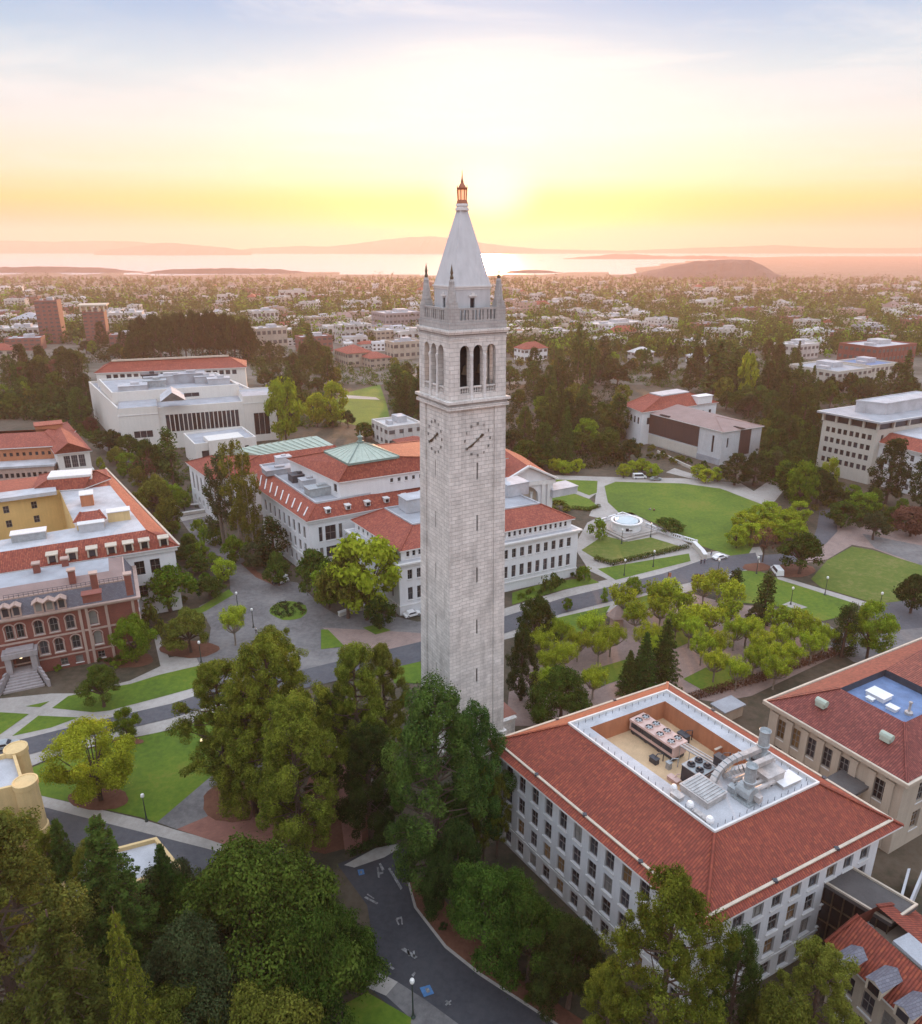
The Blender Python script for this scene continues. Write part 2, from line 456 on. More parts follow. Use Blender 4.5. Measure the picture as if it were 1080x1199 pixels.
# ------------------------------------------------------------------ mesh building
class MB:
    """collects faces (several materials) and links them as ONE mesh object; every face gets UVs in metres"""
    def __init__(s):
        s.v, s.f, s.m = [], [], []

    def face(s, pts, m=0):
        ps = []
        for p in pts:
            p = Vector(p)
            if not ps or ((p - ps[-1]).length > 1e-5):
                ps.append(p)
        if len(ps) > 1 and (ps[0] - ps[-1]).length < 1e-5:
            ps.pop()
        if len(ps) < 3:
            return
        k = len(s.v)
        s.v += ps
        s.f.append(list(range(k, k + len(ps))))
        s.m.append(m)

    def prism(s, poly, z0, z1, m=0, mt=None, bottom=True):
        n = len(poly)
        for i in range(n):
            a, b = poly[i], poly[(i + 1) % n]
            s.face([(a[0], a[1], z0), (b[0], b[1], z0), (b[0], b[1], z1), (a[0], a[1], z1)], m)
        s.face([(p[0], p[1], z1) for p in poly], m if mt is None else mt)
        if bottom:
            s.face([(p[0], p[1], z0) for p in reversed(poly)], m)

    def box(s, c, sz, rz=0.0, m=0, mt=None):
        ca, sa = math.cos(rz), math.sin(rz)
        hx, hy, hz = sz[0] / 2, sz[1] / 2, sz[2] / 2
        poly = [(c[0] + x * ca - y * sa, c[1] + x * sa + y * ca) for x, y in ((-hx, -hy), (hx, -hy), (hx, hy), (-hx, hy))]
        s.prism(poly, c[2] - hz, c[2] + hz, m, mt)

    def frustum(s, c, z0, z1, r0, r1, n=4, rz=0.0, m=0, cap=True):
        A = [(c[0] + r0 * math.cos(rz + 2 * math.pi * i / n), c[1] + r0 * math.sin(rz + 2 * math.pi * i / n), z0) for i in range(n)]
        B = [(c[0] + r1 * math.cos(rz + 2 * math.pi * i / n), c[1] + r1 * math.sin(rz + 2 * math.pi * i / n), z1) for i in range(n)]
        for i in range(n):
            j = (i + 1) % n
            s.face([A[i], A[j], B[j], B[i]], m)
        if cap:
            s.face(B, m); s.face(A[::-1], m)

    def lathe(s, c, prof, n=12, m=0, rz=0.0):
        for (r0, z0), (r1, z1) in zip(prof, prof[1:]):
            s.frustum(c, c[2] + z0, c[2] + z1, r0, r1, n, rz, m, False)
        r, z = prof[-1]
        if r > 1e-4:
            s.face([(c[0] + r * math.cos(rz + 2 * math.pi * i / n), c[1] + r * math.sin(rz + 2 * math.pi * i / n), c[2] + z) for i in range(n)], m)

    def tube(s, pts, radii, n=6, m=0):
        pts = [Vector(p) for p in pts]
        if not hasattr(radii, '__len__'):
            radii = [radii] * len(pts)
        rings = []
        for i, p in enumerate(pts):
            d = (pts[min(i + 1, len(pts) - 1)] - pts[max(i - 1, 0)])
            d = d.normalized() if d.length > 1e-9 else Vector((0, 0, 1))
            a = d.cross(Vector((0, 0, 1)))
            if a.length < 1e-3:
                a = d.cross(Vector((1, 0, 0)))
            a.normalize(); b = d.cross(a)
            rings.append([p + (a * math.cos(2 * math.pi * k / n) + b * math.sin(2 * math.pi * k / n)) * radii[i] for k in range(n)])
        for A, B in zip(rings, rings[1:]):
            for k in range(n):
                j = (k + 1) % n
                s.face([A[k], A[j], B[j], B[k]], m)
        s.face(rings[-1], m); s.face(rings[0][::-1], m)

    def bar(s, a, b, wd, ht, m=0):
        """a bar of width wd and height ht along a-b"""
        a, b = Vector(a), Vector(b)
        d = (b - a).normalized()
        sd = d.cross(Vector((0, 0, 1)))
        sd = sd.normalized() if sd.length > 1e-3 else Vector((1, 0, 0))
        up = sd.cross(d)
        q = [(-wd / 2, 0), (wd / 2, 0), (wd / 2, ht), (-wd / 2, ht)]
        A = [a + sd * x + up * z for x, z in q]; B = [b + sd * x + up * z for x, z in q]
        for k in range(4):
            j = (k + 1) % 4
            s.face([A[k], A[j], B[j], B[k]], m)
        s.face(A[::-1], m); s.face(B, m)

    def map(s, fn):
        s.v = [Vector(fn(p)) for p in s.v]
        return s

    def mesh(s, name, mats, off=(0, 0, 0)):
        me = bpy.data.meshes.new(name)
        off = Vector(off)
        me.from_pydata([tuple(p - off) for p in s.v], [], s.f)
        for mm in mats:
            me.materials.append(M[mm] if isinstance(mm, str) else mm)
        me.polygons.foreach_set('material_index', s.m)
        uvl = me.uv_layers.new(name='UVMap')
        uv = []
        for f in s.f:
            p = [s.v[i] for i in f]
            n = Vector((0, 0, 0))
            for i in range(len(p)):
                a, b = p[i], p[(i + 1) % len(p)]
                n += Vector(((a.y - b.y) * (a.z + b.z), (a.z - b.z) * (a.x + b.x), (a.x - b.x) * (a.y + b.y)))
            n = n.normalized() if n.length > 1e-9 else Vector((0, 0, 1))
            if abs(n.z) > 0.995:
                u, v = Vector((.87, .49, 0)), Vector((-.49, .87, 0))
            else:
                u = Vector((0, 0, 1)).cross(n).normalized(); v = n.cross(u)
            for q in p:
                uv += [q.dot(u), q.dot(v)]
        uvl.data.foreach_set('uv', uv)
        me.update()
        return me

    def build(s, name, mats, parent=None, label=None):
        if isinstance(mats, str):
            mats = [mats]
        off = wpos(parent) if parent else (0, 0, 0)
        me = s.mesh(name, mats, off)
        o = bpy.data.objects.new(name, me)
        COL.objects.link(o)
        if parent:
            o.parent = parent
        if label:
            o['label'] = label
        return o


def wpos(o):
    p = Vector((0, 0, 0))
    while o:
        p = p + Vector(o.location)
        o = o.parent
    return p


def tag(o, label=None, cat=None, group=None, kind=None):
    for k, v in (('label', label), ('category', cat), ('group', group), ('kind', kind)):
        if v:
            o[k] = v
    return o


def thing(name, label, cat, loc, rz=0.0, group=None):
    o = bpy.data.objects.new(name, None)
    COL.objects.link(o)
    o.empty_display_size = 0.5
    o.location = loc
    o.rotation_euler = (0, 0, rz)
    return tag(o, label, cat, group)


def copy_tree(o, parent=None):
    c = o.copy()
    COL.objects.link(c)
    if parent:
        c.parent = parent
    for ch in list(o.children):
        copy_tree(ch, c)
    return c


def offset(poly, d):
    """move the sides of a convex polygon inwards by d (outwards when negative)"""
    n = len(poly)
    poly = [Vector(p).to_2d() if len(p) > 2 else Vector(p) for p in poly]
    cen = sum(poly, Vector((0, 0))) / n
    lines = []
    for i in range(n):
        a, b = poly[i], poly[(i + 1) % n]
        e = (b - a).normalized(); nn = Vector((-e.y, e.x))
        if (cen - a).dot(nn) < 0:
            nn = -nn
        lines.append((a + nn * d, e))
    out = []
    for i in range(n):
        p, e = lines[i - 1]; q, g = lines[i]
        den_ = e.x * g.y - e.y * g.x
        t = ((q.x - p.x) * g.y - (q.y - p.y) * g.x) / den_
        out.append(p + e * t)
    return out


FOOT = []     # footprints, kept free of trees


def inside(p, poly):
    r = False
    n = len(poly)
    for i in range(n):
        a, b = poly[i], poly[(i + 1) % n]
        if (a[1] > p[1]) != (b[1] > p[1]) and p[0] < (b[0] - a[0]) * (p[1] - a[1]) / (b[1] - a[1]) + a[0]:
            r = not r
    return r


WINC = {}


def window(root, A, B, op, depth, style='sash', pane='glass', split=True):
    """one window object (frame) with its pane, set back in the wall from A to B"""
    u0, u1, v0, v1 = op[:4]
    wd, ht = round(u1 - u0, 2), round(v1 - v0, 2)
    key = (wd, ht, style, pane, split)
    if key not in WINC:
        fr, gl = MB(), MB()
        t = min(.10, wd * .08)
        fm, gi = (0, 0) if split else (0, 1)
        for x in (-wd / 2 + t / 2, wd / 2 - t / 2):
            fr.box((x, 0, 0), (t, .10, ht - .02), 0, fm)
        for z in (-ht / 2 + t / 2, ht / 2 - t / 2):
            fr.box((0, -.004, z), (wd - 2 * t, .10, t), 0, fm)
        if split:
            fr.box((0, -.22, -ht / 2 - .09), (wd + .3, .5, .16), 0, 1)
        if style == 'sash':
            fr.box((0, -.006, 0), (wd - 2 * t, .08, .07), 0, fm)
            if wd > 1.1:
                fr.box((0, -.009, 0), (.06, .07, ht - 2 * t), 0, fm)
        elif style == 'grid':
            for k in range(1, 3):
                fr.box((-wd / 2 + wd * k / 3, -.009, 0), (.10, .07, ht - 2 * t), 0, fm)
            for k in range(1, 3):
                fr.box((0, -.006, -ht / 2 + ht * k / 3), (wd - 2 * t, .08, .09), 0, fm)
        g = fr if not split else gl
        g.face([(-wd / 2, .03, -ht / 2), (wd / 2, .03, -ht / 2), (wd / 2, .03, ht / 2), (-wd / 2, .03, ht / 2)], gi)
        frm = 'frame_dark' if style in ('dark', 'slot') else 'frame_white'
        WINC[key] = (fr.mesh('window', [frm, 'trim'] if split else [frm, pane]), gl.mesh('pane', [pane]) if split else None)
    d = (B - A); L = d.length; d = d / L
    n = Vector((d.y, -d.x))
    p = A + d * ((u0 + u1) / 2) - n * (depth - .06)
    fm_, gm_ = WINC[key]
    o = bpy.data.objects.new('window', fm_)
    COL.objects.link(o)
    o.parent = root
    rp = wpos(root)
    o.location = (p.x - rp.x, p.y - rp.y, (v0 + v1) / 2 - rp.z)
    o.rotation_euler = (0, 0, math.atan2(d.y, d.x))
    if gm_:
        g = bpy.data.objects.new('pane', gm_)
        COL.objects.link(g)
        g.parent = o
    return o


def wall(mb, A, B, z0, z1, ops=(), depth=.3, m=0, mr=None):
    """wall sheet from A to B (outside on the right hand side) with real openings and reveals"""
    A, B = Vector(A), Vector(B)
    d = B - A; L = d.length; d = d / L
    n = Vector((d.y, -d.x))
    mr = m if mr is None else mr
    us = sorted({0.0, L} | {min(max(x, 0), L) for o in ops for x in o[:2]})
    vs = sorted({z0, z1} | {min(max(x, z0), z1) for o in ops for x in o[2:4]})
    def pt(u, v, k=0.0):
        q = A + d * u - n * k
        return (q.x, q.y, v)
    for v0, v1 in zip(vs, vs[1:]):
        run = None
        for u0, u1 in zip(us, us[1:]):
            um, vm = (u0 + u1) / 2, (v0 + v1) / 2
            hole = any(o[0] < um < o[1] and o[2] < vm < o[3] for o in ops)
            if hole:
                if run is not None:
                    mb.face([pt(run, v0), pt(u0, v0), pt(u0, v1), pt(run, v1)], m); run = None
            elif run is None:
                run = u0
        if run is not None:
            mb.face([pt(run, v0), pt(L, v0), pt(L, v1), pt(run, v1)], m)
    for o in ops:
        u0, u1, v0, v1 = o[:4]
        arch = len(o) > 4 and o[4]
        mb.face([pt(u0, v0), pt(u0, v0, depth), pt(u0, v1, depth), pt(u0, v1)], mr)
        mb.face([pt(u1, v0), pt(u1, v1), pt(u1, v1, depth), pt(u1, v0, depth)], mr)
        mb.face([pt(u0, v0), pt(u1, v0), pt(u1, v0, depth), pt(u0, v0, depth)], mr)
        mb.face([pt(u0, v1), pt(u0, v1, depth), pt(u1, v1, depth), pt(u1, v1)], mr)
        if arch:
            r = (u1 - u0) / 2; uc = (u0 + u1) / 2; zs = v1 - r
            N = 10
            arc = [(uc + r * math.cos(math.pi * k / N), zs + r * math.sin(math.pi * k / N)) for k in range(N + 1)]
            for k in range(N):
                (a0, b0), (a1, b1) = arc[k], arc[k + 1]
                mb.face([pt(a0, b0), pt(a0, v1), pt(a1, v1), pt(a1, b1)], m)
                mb.face([pt(a0, b0), pt(a1, b1), pt(a1, b1, depth), pt(a0, b0, depth)], mr)


def row(L, n, wd, zc, ht, m0=2.0, m1=None, arch=False, skip=()):
    m1 = m0 if m1 is None else m1
    out = []
    for i in range(n):
        u = m0 + (L - m0 - m1) * (i + .5) / n
        if i in skip:
            continue
        out.append((u - wd / 2, u + wd / 2, zc - ht / 2, zc + ht / 2, arch))
    return out


rng = random.Random(7)


def block(root, quad, z0, z1, mat, faces=None, depth=.3, name='wall', style='sash', split=True, panes=('glass',), top=None, reveal=None, cap=True):
    """walls of a building; faces: edge number -> openings (metres), each gets a window"""
    quad = [Vector(q) for q in quad]
    FOOT.append([tuple(q) for q in quad])
    mb = MB()
    faces = faces or {}
    mats = [mat, reveal or mat] + ([top] if top else [])
    for i in range(len(quad)):
        A, B = quad[i], quad[(i + 1) % len(quad)]
        L = (B - A).length
        ops = faces.get(i, [])
        ops = ops(L) if callable(ops) else ops
        wall(mb, A, B, z0, z1, ops, depth, 0, 1)
        for o in ops:
            window(root, A, B, o, depth, style, rng.choice(panes), split)
    if cap:
        mb.face([(q.x, q.y, z1) for q in quad], 2 if top else 0)
    return mb.build(name, mats, root)


def band(root, quad, z0, z1, out, mat, name='cornice'):
    """moulding running round the walls"""
    o1 = offset(quad, -out); i1 = offset(quad, .05)
    mb = MB()
    n = len(quad)
    for i in range(n):
        j = (i + 1) % n
        mb.face([(*o1[i], z0), (*o1[j], z0), (*o1[j], z1), (*o1[i], z1)])
        mb.face([(*o1[i], z1), (*o1[j], z1), (*i1[j], z1), (*i1[i], z1)])
        mb.face([(*o1[i], z0), (*i1[i], z0), (*i1[j], z0), (*o1[j], z0)])
    return mb.build(name, mat, root)


def ring_roof(root, eave, rim, ze, zr, mat='tile', hips=True, fascia='trim', name='roof', soffit=1.2, hipmat=None):
    """four tiled slopes from the eaves up to a rim (or a ridge), with fascia, soffit and hip tiles"""
    eave = [Vector(p) for p in eave]; rim = [Vector(p) for p in rim]
    mb = MB()
    n = 4
    ins = offset(eave, soffit)
    for i in range(n):
        j = (i + 1) % n
        mb.face([(*eave[i], ze), (*eave[j], ze), (*rim[j], zr), (*rim[i], zr)], 0)
        mb.face([(*eave[i], ze - .28), (*eave[j], ze - .28), (*eave[j], ze), (*eave[i], ze)], 1)
        mb.face([(*eave[i], ze - .28), (*ins[i], ze - .28), (*ins[j], ze - .28), (*eave[j], ze - .28)], 1)
    if hips:
        for i in range(n):
            a = Vector((*eave[i], ze + .02)); b = Vector((*rim[i], zr + .02))
            mb.bar(a, b, .42, .14, 2)
    return mb.build(name, [mat, fascia, hipmat or mat], root)


def flat(root, poly, z, mat, name, thick=.25):
    mb = MB()
    mb.prism([Vector(p) for p in poly], z - thick, z, 0)
    return mb.build(name, mat, root)


def curb(root, poly, z0, z1, wd, mat, name='parapet'):
    """upstand running round a roof"""
    i1 = offset(poly, wd)
    mb = MB()
    n = len(poly)
    for i in range(n):
        j = (i + 1) % n
        mb.face([(*poly[i], z0), (*poly[j], z0), (*poly[j], z1), (*poly[i], z1)])
        mb.face([(*i1[i], z0), (*i1[i], z1), (*i1[j], z1), (*i1[j], z0)])
        mb.face([(*poly[i], z1), (*poly[j], z1), (*i1[j], z1), (*i1[i], z1)])
    return mb.build(name, mat, root)


def lerp(a, b, t):
    return Vector(a) + (Vector(b) - Vector(a)) * t


def cen(poly, z=0.0):
    c = sum((Vector(p).to_2d() if len(p) > 2 else Vector(p) for p in poly), Vector((0, 0))) / len(poly)
    return (c.x, c.y, z)


def para(L, N, R):
    """far corner that completes a four-sided plan"""
    return [Vector(L), Vector(N), Vector(R), Vector(L) + Vector(R) - Vector(N)]


# ------------------------------------------------------------------ the land, the bay and the hills
def shore(a):
    """distance of the shoreline along the bearing a = x / y"""
    px = CX + 934 * a
    if px < 735:
        return 3330 + 90 * math.sin(px * .021) + 60 * math.sin(px * .057)
    if px < 800:
        return 3330 + (px - 735) / 65 * 2400
    return 5730 + min(1.0, (px - 800) / 120) * 2500


def land():
    ys = [-60, 0] + [40 * i for i in range(1, 12)] + [480 + 90 * i for i in range(0, 32)] + [3420 + 420 * i for i in range(0, 22)]
    nx = 60
    v, f = [], []
    for y in ys:
        hw = 260 + max(0, y) * 0.95
        for i in range(nx + 1):
            x = -hw + 2 * hw * i / nx
            z = gz(x, y)
            if y > 1000:
                s_ = shore(x / y)
                k = (y - s_) / 60.0
                z = z - 4.6 * min(max(k, 0), 1)
            v.append((x, y, z))
    for r in range(len(ys) - 1):
        for i in range(nx):
            k = r * (nx + 1) + i
            f.append((k, k + 1, k + nx + 2, k + nx + 1))
    me = bpy.data.meshes.new('ground')
    me.from_pydata(v, [], f)
    me.materials.append(M['ground']); me.materials.append(M['city_ground'])
    for p in me.polygons:
        p.material_index = 0 if p.center.y < 470 else 1
        p.use_smooth = True
    o = bpy.data.objects.new('ground', me); COL.objects.link(o)
    tag(o, kind='structure')


land()
mb = MB()
mb.face([(-13500, 2500, -39.2), (13500, 2500, -39.2), (13500, 13300, -39.2), (-13500, 13300, -39.2)])
tag(mb.build('water', 'water'), kind='structure')


def range_of_hills(name, D, pts, depth, z0=-39.5, seed=0, kind='structure'):
    """a ridge whose skyline runs through the given view points at distance D"""
    r = random.Random(seed)
    prof = []
    for (xa, ya), (xb, yb) in zip(pts, pts[1:]):
        n = max(2, int(abs(xb - xa) / 6))
        for i in range(n):
            t = i / n
            prof.append((xa + (xb - xa) * t, ya + (yb - ya) * t + r.uniform(-.5, .5) * (0 < i)))
    prof.append(pts[-1])
    rows = [(-.5, 0), (-.3, .42), (-.14, .8), (0, 1), (.18, .75), (.5, 0)]
    v, f = [], []
    for px, py in prof:
        top = top_z(D, py + (291 - py) * .38 if D > 9000 else py)
        dep = D * CP - (top - H) * SP
        x = (px - CX) / F * dep
        for (k, hh) in rows:
            hz_ = z0 + max(0.0, top - z0) * hh
            y = D + k * depth + r.uniform(-.04, .04) * depth
            v.append((x * y / D + r.uniform(-.01, .01) * depth, y, hz_ + (r.uniform(-.06, .06) * (top - z0) if 0 < hh < 1 else 0)))
    m_ = len(rows)
    for i in range(len(prof) - 1):
        for k in range(m_ - 1):
            a = i * m_ + k
            f.append((a, a + m_, a + m_ + 1, a + 1))
    me = bpy.data.meshes.new(name)
    me.from_pydata(v, [], f)
    me.materials.append(M['hill'])
    o = bpy.data.objects.new(name, me); COL.objects.link(o)
    tag(o, kind=kind)
    return o


range_of_hills('hills', 11200, [(-190, 288), (-120, 282), (-40, 277), (20, 276), (60, 278), (110, 276), (150, 277), (180, 281), (215, 286), (250, 291), (275, 294)], 900, seed=1)
range_of_hills('hills', 9400, [(110, 296), (150, 288), (185, 280), (205, 280), (240, 286), (270, 290), (295, 296)], 700, seed=2)
range_of_hills('hills', 10800, [(262, 296), (300, 290), (350, 286), (385, 287), (420, 281), (450, 274), (480, 269), (510, 268), (535, 272), (565, 280), (600, 287), (640, 292), (700, 294), (740, 296)], 900, seed=3)
range_of_hills('hills', 11000, [(690, 297), (760, 293), (820, 289), (870, 287), (905, 284), (930, 286), (980, 290), (1050, 290), (1130, 288), (1250, 291), (1330, 294)], 800, seed=4)
range_of_hills('hills', 6900, [(640, 304), (690, 300), (722, 297), (750, 298), (790, 300), (830, 299), (880, 301), (925, 303), (960, 306)], 500, seed=5)
range_of_hills('hills', 6200, [(575, 308), (600, 305), (622, 306), (640, 310)], 240, seed=6)
range_of_hills('hill', 3050, [(690, 327), (725, 323), (752, 319), (785, 312), (812, 306), (850, 304), (878, 304), (892, 310), (908, 320), (925, 327)], 420, z0=-37.5, seed=7)
mb = MB()
def spit(name, px0, px1, py0, py1, D, hgt, seed):
    range_of_hills(name, D, [(px0, py1), (px0 + (px1 - px0) * .2, py0 + 1), (px0 + (px1 - px0) * .5, py0), (px0 + (px1 - px0) * .8, py0 + 1), (px1, py1)], hgt, seed=seed)
spit('peninsula', -90, 168, 312, 318, 3620, 150, 11)
spit('peninsula', 160, 372, 314, 320.5, 3480, 110, 12)
spit('peninsula', 582, 660, 316, 320.5, 3560, 90, 13)


def sheet(name, pts, mat, lay, sub=0):
    """ground surface outlined by view points, lay = how many layers up"""
    z = .03 + .025 * lay
    P_ = [at(a, b, z) for a, b in pts]
    bm = bmesh.new()
    fc = bm.faces.new([bm.verts.new(p) for p in P_])
    bmesh.ops.triangulate(bm, faces=[fc])
    me = bpy.data.meshes.new(name); 
    bmesh.ops.recalc_face_normals(bm, faces=bm.faces)
    uvl = bm.loops.layers.uv.new('UVMap')
    for f_ in bm.faces:
        if f_.normal.z < 0:
            f_.normal_flip()
        for l in f_.loops:
            l[uvl].uv = (l.vert.co.x * .87 + l.vert.co.y * .49, -l.vert.co.x * .49 + l.vert.co.y * .87)
    bm.to_mesh(me); bm.free()
    me.materials.append(M[mat])
    o = bpy.data.objects.new(name, me); COL.objects.link(o)
    return tag(o, kind='structure')


def ell_px(cx, cy, rx, ry, n=20, wob=.08, seed=0):
    r = random.Random(seed)
    return [(cx + rx * math.cos(2 * math.pi * i / n) * (1 + r.uniform(-wob, wob)), cy + ry * math.sin(2 * math.pi * i / n) * (1 + r.uniform(-wob, wob))) for i in range(n)]


# bottom-left street, the crossing plaza and the road behind the tower
sheet('pavement', [(-40, 868), (0, 862), (100, 841), (200, 815), (262, 793), (330, 780), (380, 790), (262, 832), (200, 855), (132, 868), (63, 886), (25, 902), (-40, 920)], 'concrete', 1)
sheet('pavement', [(560, 722), (660, 691), (775, 663), (815, 648), (890, 640), (900, 662), (868, 679), (780, 699), (700, 720), (660, 731), (560, 757)], 'concrete', 1)
sheet('plaza', [(203, 596), (243, 598), (256, 630), (284, 648), (301, 670), (320, 678), (348, 682), (379, 711), (395, 720), (430, 714), (489, 728), (530, 722), (530, 768), (405, 775), (300, 802), (250, 815), (228, 765), (244, 757), (247, 735), (233, 710), (270, 692), (268, 672), (240, 640), (221, 622)], 'asphalt_old', 2)
sheet('plaza', [(378, 735), (440, 738), (489, 741), (520, 745), (520, 762), (440, 764), (405, 762), (390, 745)], 'paving_pale', 3)
sheet('road', [(-40, 885), (0, 872), (100, 847), (200, 824), (265, 803), (330, 790), (490, 752), (590, 722), (660, 700), (775, 672), (828, 654), (885, 647), (890, 662), (867, 669), (780, 688), (660, 718), (590, 742), (490, 775), (330, 812), (265, 821), (200, 841), (100, 865), (32, 884), (-40, 903)], 'asphalt', 4)
sheet('path', [(208, 606), (243, 600), (248, 603), (210, 611)], 'concrete', 3)
# walk going up to the left between the halls
sheet('path', [(140, 540), (112, 519), (122, 515), (160, 545), (200, 583), (243, 598), (205, 606), (180, 580)], 'asphalt_old', 1)
# in front of the red brick hall
sheet('pavement', [(-40, 832), (0, 818), (60, 812), (90, 812), (152, 797), (188, 780), (180, 745), (186, 742), (198, 770), (225, 765), (262, 775), (262, 800), (200, 822), (100, 848), (0, 870), (-40, 880)], 'concrete', 0)
sheet('lawn', [(61, 829), (80, 815), (120, 806), (152, 801), (187, 790), (243, 777), (257, 797), (200, 813), (128, 832), (109, 834)], 'grass', 2)
sheet('lawn', [(30, 827), (58, 821), (47, 828)], 'grass', 2)
sheet('lawn', [(-40, 842), (0, 834), (34, 836), (0, 860), (-40, 869)], 'grass', 2)
sheet('lawn', [(14, 862), (45, 838), (92, 840), (60, 852)], 'grass', 2)
# lower-left lawn, path, brick forecourt and drive
sheet('lawn', [(37, 899), (63, 888), (132, 870), (192, 856), (262, 838), (300, 850), (320, 880), (252, 905), (184, 963), (165, 957), (49, 932)], 'grass', 1)
sheet('path', [(184, 963), (252, 905), (300, 880), (345, 880), (330, 925), (264, 947), (207, 971)], 'asphalt_old', 2)
sheet('plaza', [(207, 971), (264, 947), (296, 938), (330, 925), (345, 985), (305, 990), (278, 994)], 'paving', 3)
sheet('pavement', [(-60, 905), (49, 932), (165, 959), (207, 972), (278, 992), (330, 1005), (330, 1016), (275, 1002), (125, 964), (55, 946), (-60, 920)], 'concrete', 2)
sheet('road', [(-60, 920), (55, 946), (125, 964), (275, 1002), (330, 1016), (330, 1080), (-60, 1010)], 'asphalt', 1)
sheet('mulch', ell_px(116, 935, 36, 14, seed=3), 'mulch', 3)
sheet('mulch', ell_px(272, 940, 34, 24, seed=4), 'mulch', 4)
sheet('mulch', ell_px(150, 868, 18, 4, seed=5), 'mulch', 4)
sheet('mulch', ell_px(222, 760, 34, 10, seed=6), 'mulch', 4)
sheet('mulch', ell_px(150, 772, 30, 10, seed=7), 'mulch', 3)
sheet('mulch', [(290, 655), (302, 670), (320, 678), (322, 686), (300, 676), (282, 660)], 'mulch', 3)
sheet('mulch', [(370, 880), (400, 870), (430, 900), (440, 985), (380, 1000), (340, 990)], 'mulch', 1)
sheet('path', [(386, 905), (402, 893), (414, 925), (424, 960), (424, 992), (404, 996), (398, 950)], 'paving', 2)
sheet('lawn', [(376, 737), (384, 737), (404, 757), (376, 760)], 'grass', 5)
sheet('lawn', [(455, 776), (490, 768), (500, 800), (462, 800)], 'grass', 3)
sheet('lawn', [(425, 735), (440, 731), (458, 738), (440, 743)], 'grass', 4)
sheet('flower_bed', ell_px(338, 715, 23, 11, seed=8), 'grass', 4)
sheet('lawn', [(208, 715), (232, 712), (268, 690), (274, 696), (240, 716), (210, 728)], 'grass', 3)
sheet('mulch', [(180, 640), (220, 630), (262, 668), (268, 690), (232, 710), (180, 720)], 'ground', 3)
# foreground street and its red bank
sheet('road', [(395, 1012), (440, 994), (468, 990), (479, 1000), (478, 1032), (486, 1062), (522, 1108), (562, 1140), (650, 1199), (720, 1245), (500, 1245), (470, 1190), (425, 1150), (440, 1120), (430, 1060)], 'asphalt_shaded', 1)
sheet('mulch', [(478, 1030), (500, 1030), (560, 1100), (660, 1180), (760, 1245), (715, 1245), (650, 1199), (562, 1141), (522, 1109), (486, 1063)], 'mulch', 2)
sheet('kerb', [(477, 1032), (479, 1031), (488, 1062), (523, 1107), (563, 1139), (651, 1197), (721, 1243), (716, 1243), (561, 1142), (521, 1110), (485, 1063)], 'concrete', 3)
sheet('pavement', [(403, 1013), (440, 993), (466, 988), (469, 993), (450, 1004), (415, 1016)], 'concrete', 3)
sheet('pavement', [(420, 1152), (436, 1134), (466, 1150), (452, 1166)], 'concrete', 3)
sheet('pavement', [(436, 1134), (466, 1150), (500, 1172), (545, 1205), (560, 1245), (500, 1245), (478, 1190), (452, 1166)], 'asphalt_old', 2)
sheet('lawn', [(405, 1175), (430, 1162), (482, 1192), (480, 1205), (400, 1205)], 'grass', 4)
# esplanade under the plane trees
sheet('plaza', [(592, 850), (598, 795), (640, 765), (700, 738), (740, 722), (810, 695), (850, 706), (905, 712), (930, 745), (975, 758), (985, 765), (880, 815), (840, 822), (740, 810), (660, 850)], 'paving_pale', 0)
sheet('lawn', [(650, 724), (715, 709), (703, 730), (655, 752)], 'grass', 2)
sheet('lawn', [(724, 707), (780, 690), (802, 697), (760, 712), (725, 724)], 'grass', 2)
sheet('lawn', [(690, 785), (740, 770), (760, 785), (705, 803)], 'grass', 2)
sheet('lawn', [(800, 795), (850, 770), (885, 790), (830, 812)], 'grass', 2)
sheet('lawn', [(755, 742), (800, 722), (840, 738), (790, 760)], 'grass', 2)
sheet('lawn', [(845, 690), (866, 669), (885, 667), (911, 677), (1003, 706), (985, 722), (964, 727), (905, 708), (850, 705)], 'grass', 2)
sheet('pad', [(916, 708), (926, 704), (946, 711), (934, 714)], 'concrete', 3)
sheet('road', [(903, 711), (964, 729), (985, 740), (1030, 740), (1080, 735), (1130, 740), (1130, 800), (1000, 775), (960, 750), (925, 742), (890, 730)], 'asphalt_old', 1)
sheet('path', [(908, 672), (918, 676), (1012, 704), (1034, 710), (1020, 716), (1003, 707), (911, 678)], 'concrete', 3)
sheet('road', [(1020, 706), (1130, 698), (1130, 742), (1030, 742)], 'asphalt', 0)
sheet('lawn', [(969, 656), (998, 640), (1022, 644), (1080, 662), (1140, 680), (1140, 700), (1080, 701), (1027, 707), (962, 688), (950, 678)], 'grass_dry', 2)
sheet('plaza', [(940, 660), (962, 632), (985, 600), (1010, 608), (1060, 620), (1140, 640), (1140, 685), (1080, 664), (1022, 642), (998, 638), (969, 655)], 'paving_pale', 0)
sheet('road', [(1010, 625), (1060, 635), (1140, 650), (1140, 685), (1080, 662), (1025, 642)], 'asphalt_old', 1)
sheet('road', [(960, 598), (972, 596), (980, 608), (981, 622), (968, 636), (948, 650), (930, 660), (892, 664), (888, 650), (925, 648), (950, 637), (957, 618)], 'asphalt', 2)
sheet('mulch', ell_px(930, 668, 26, 8, seed=9), 'mulch', 3)
sheet('mulch', ell_px(886, 664, 16, 5, seed=10), 'mulch', 5)
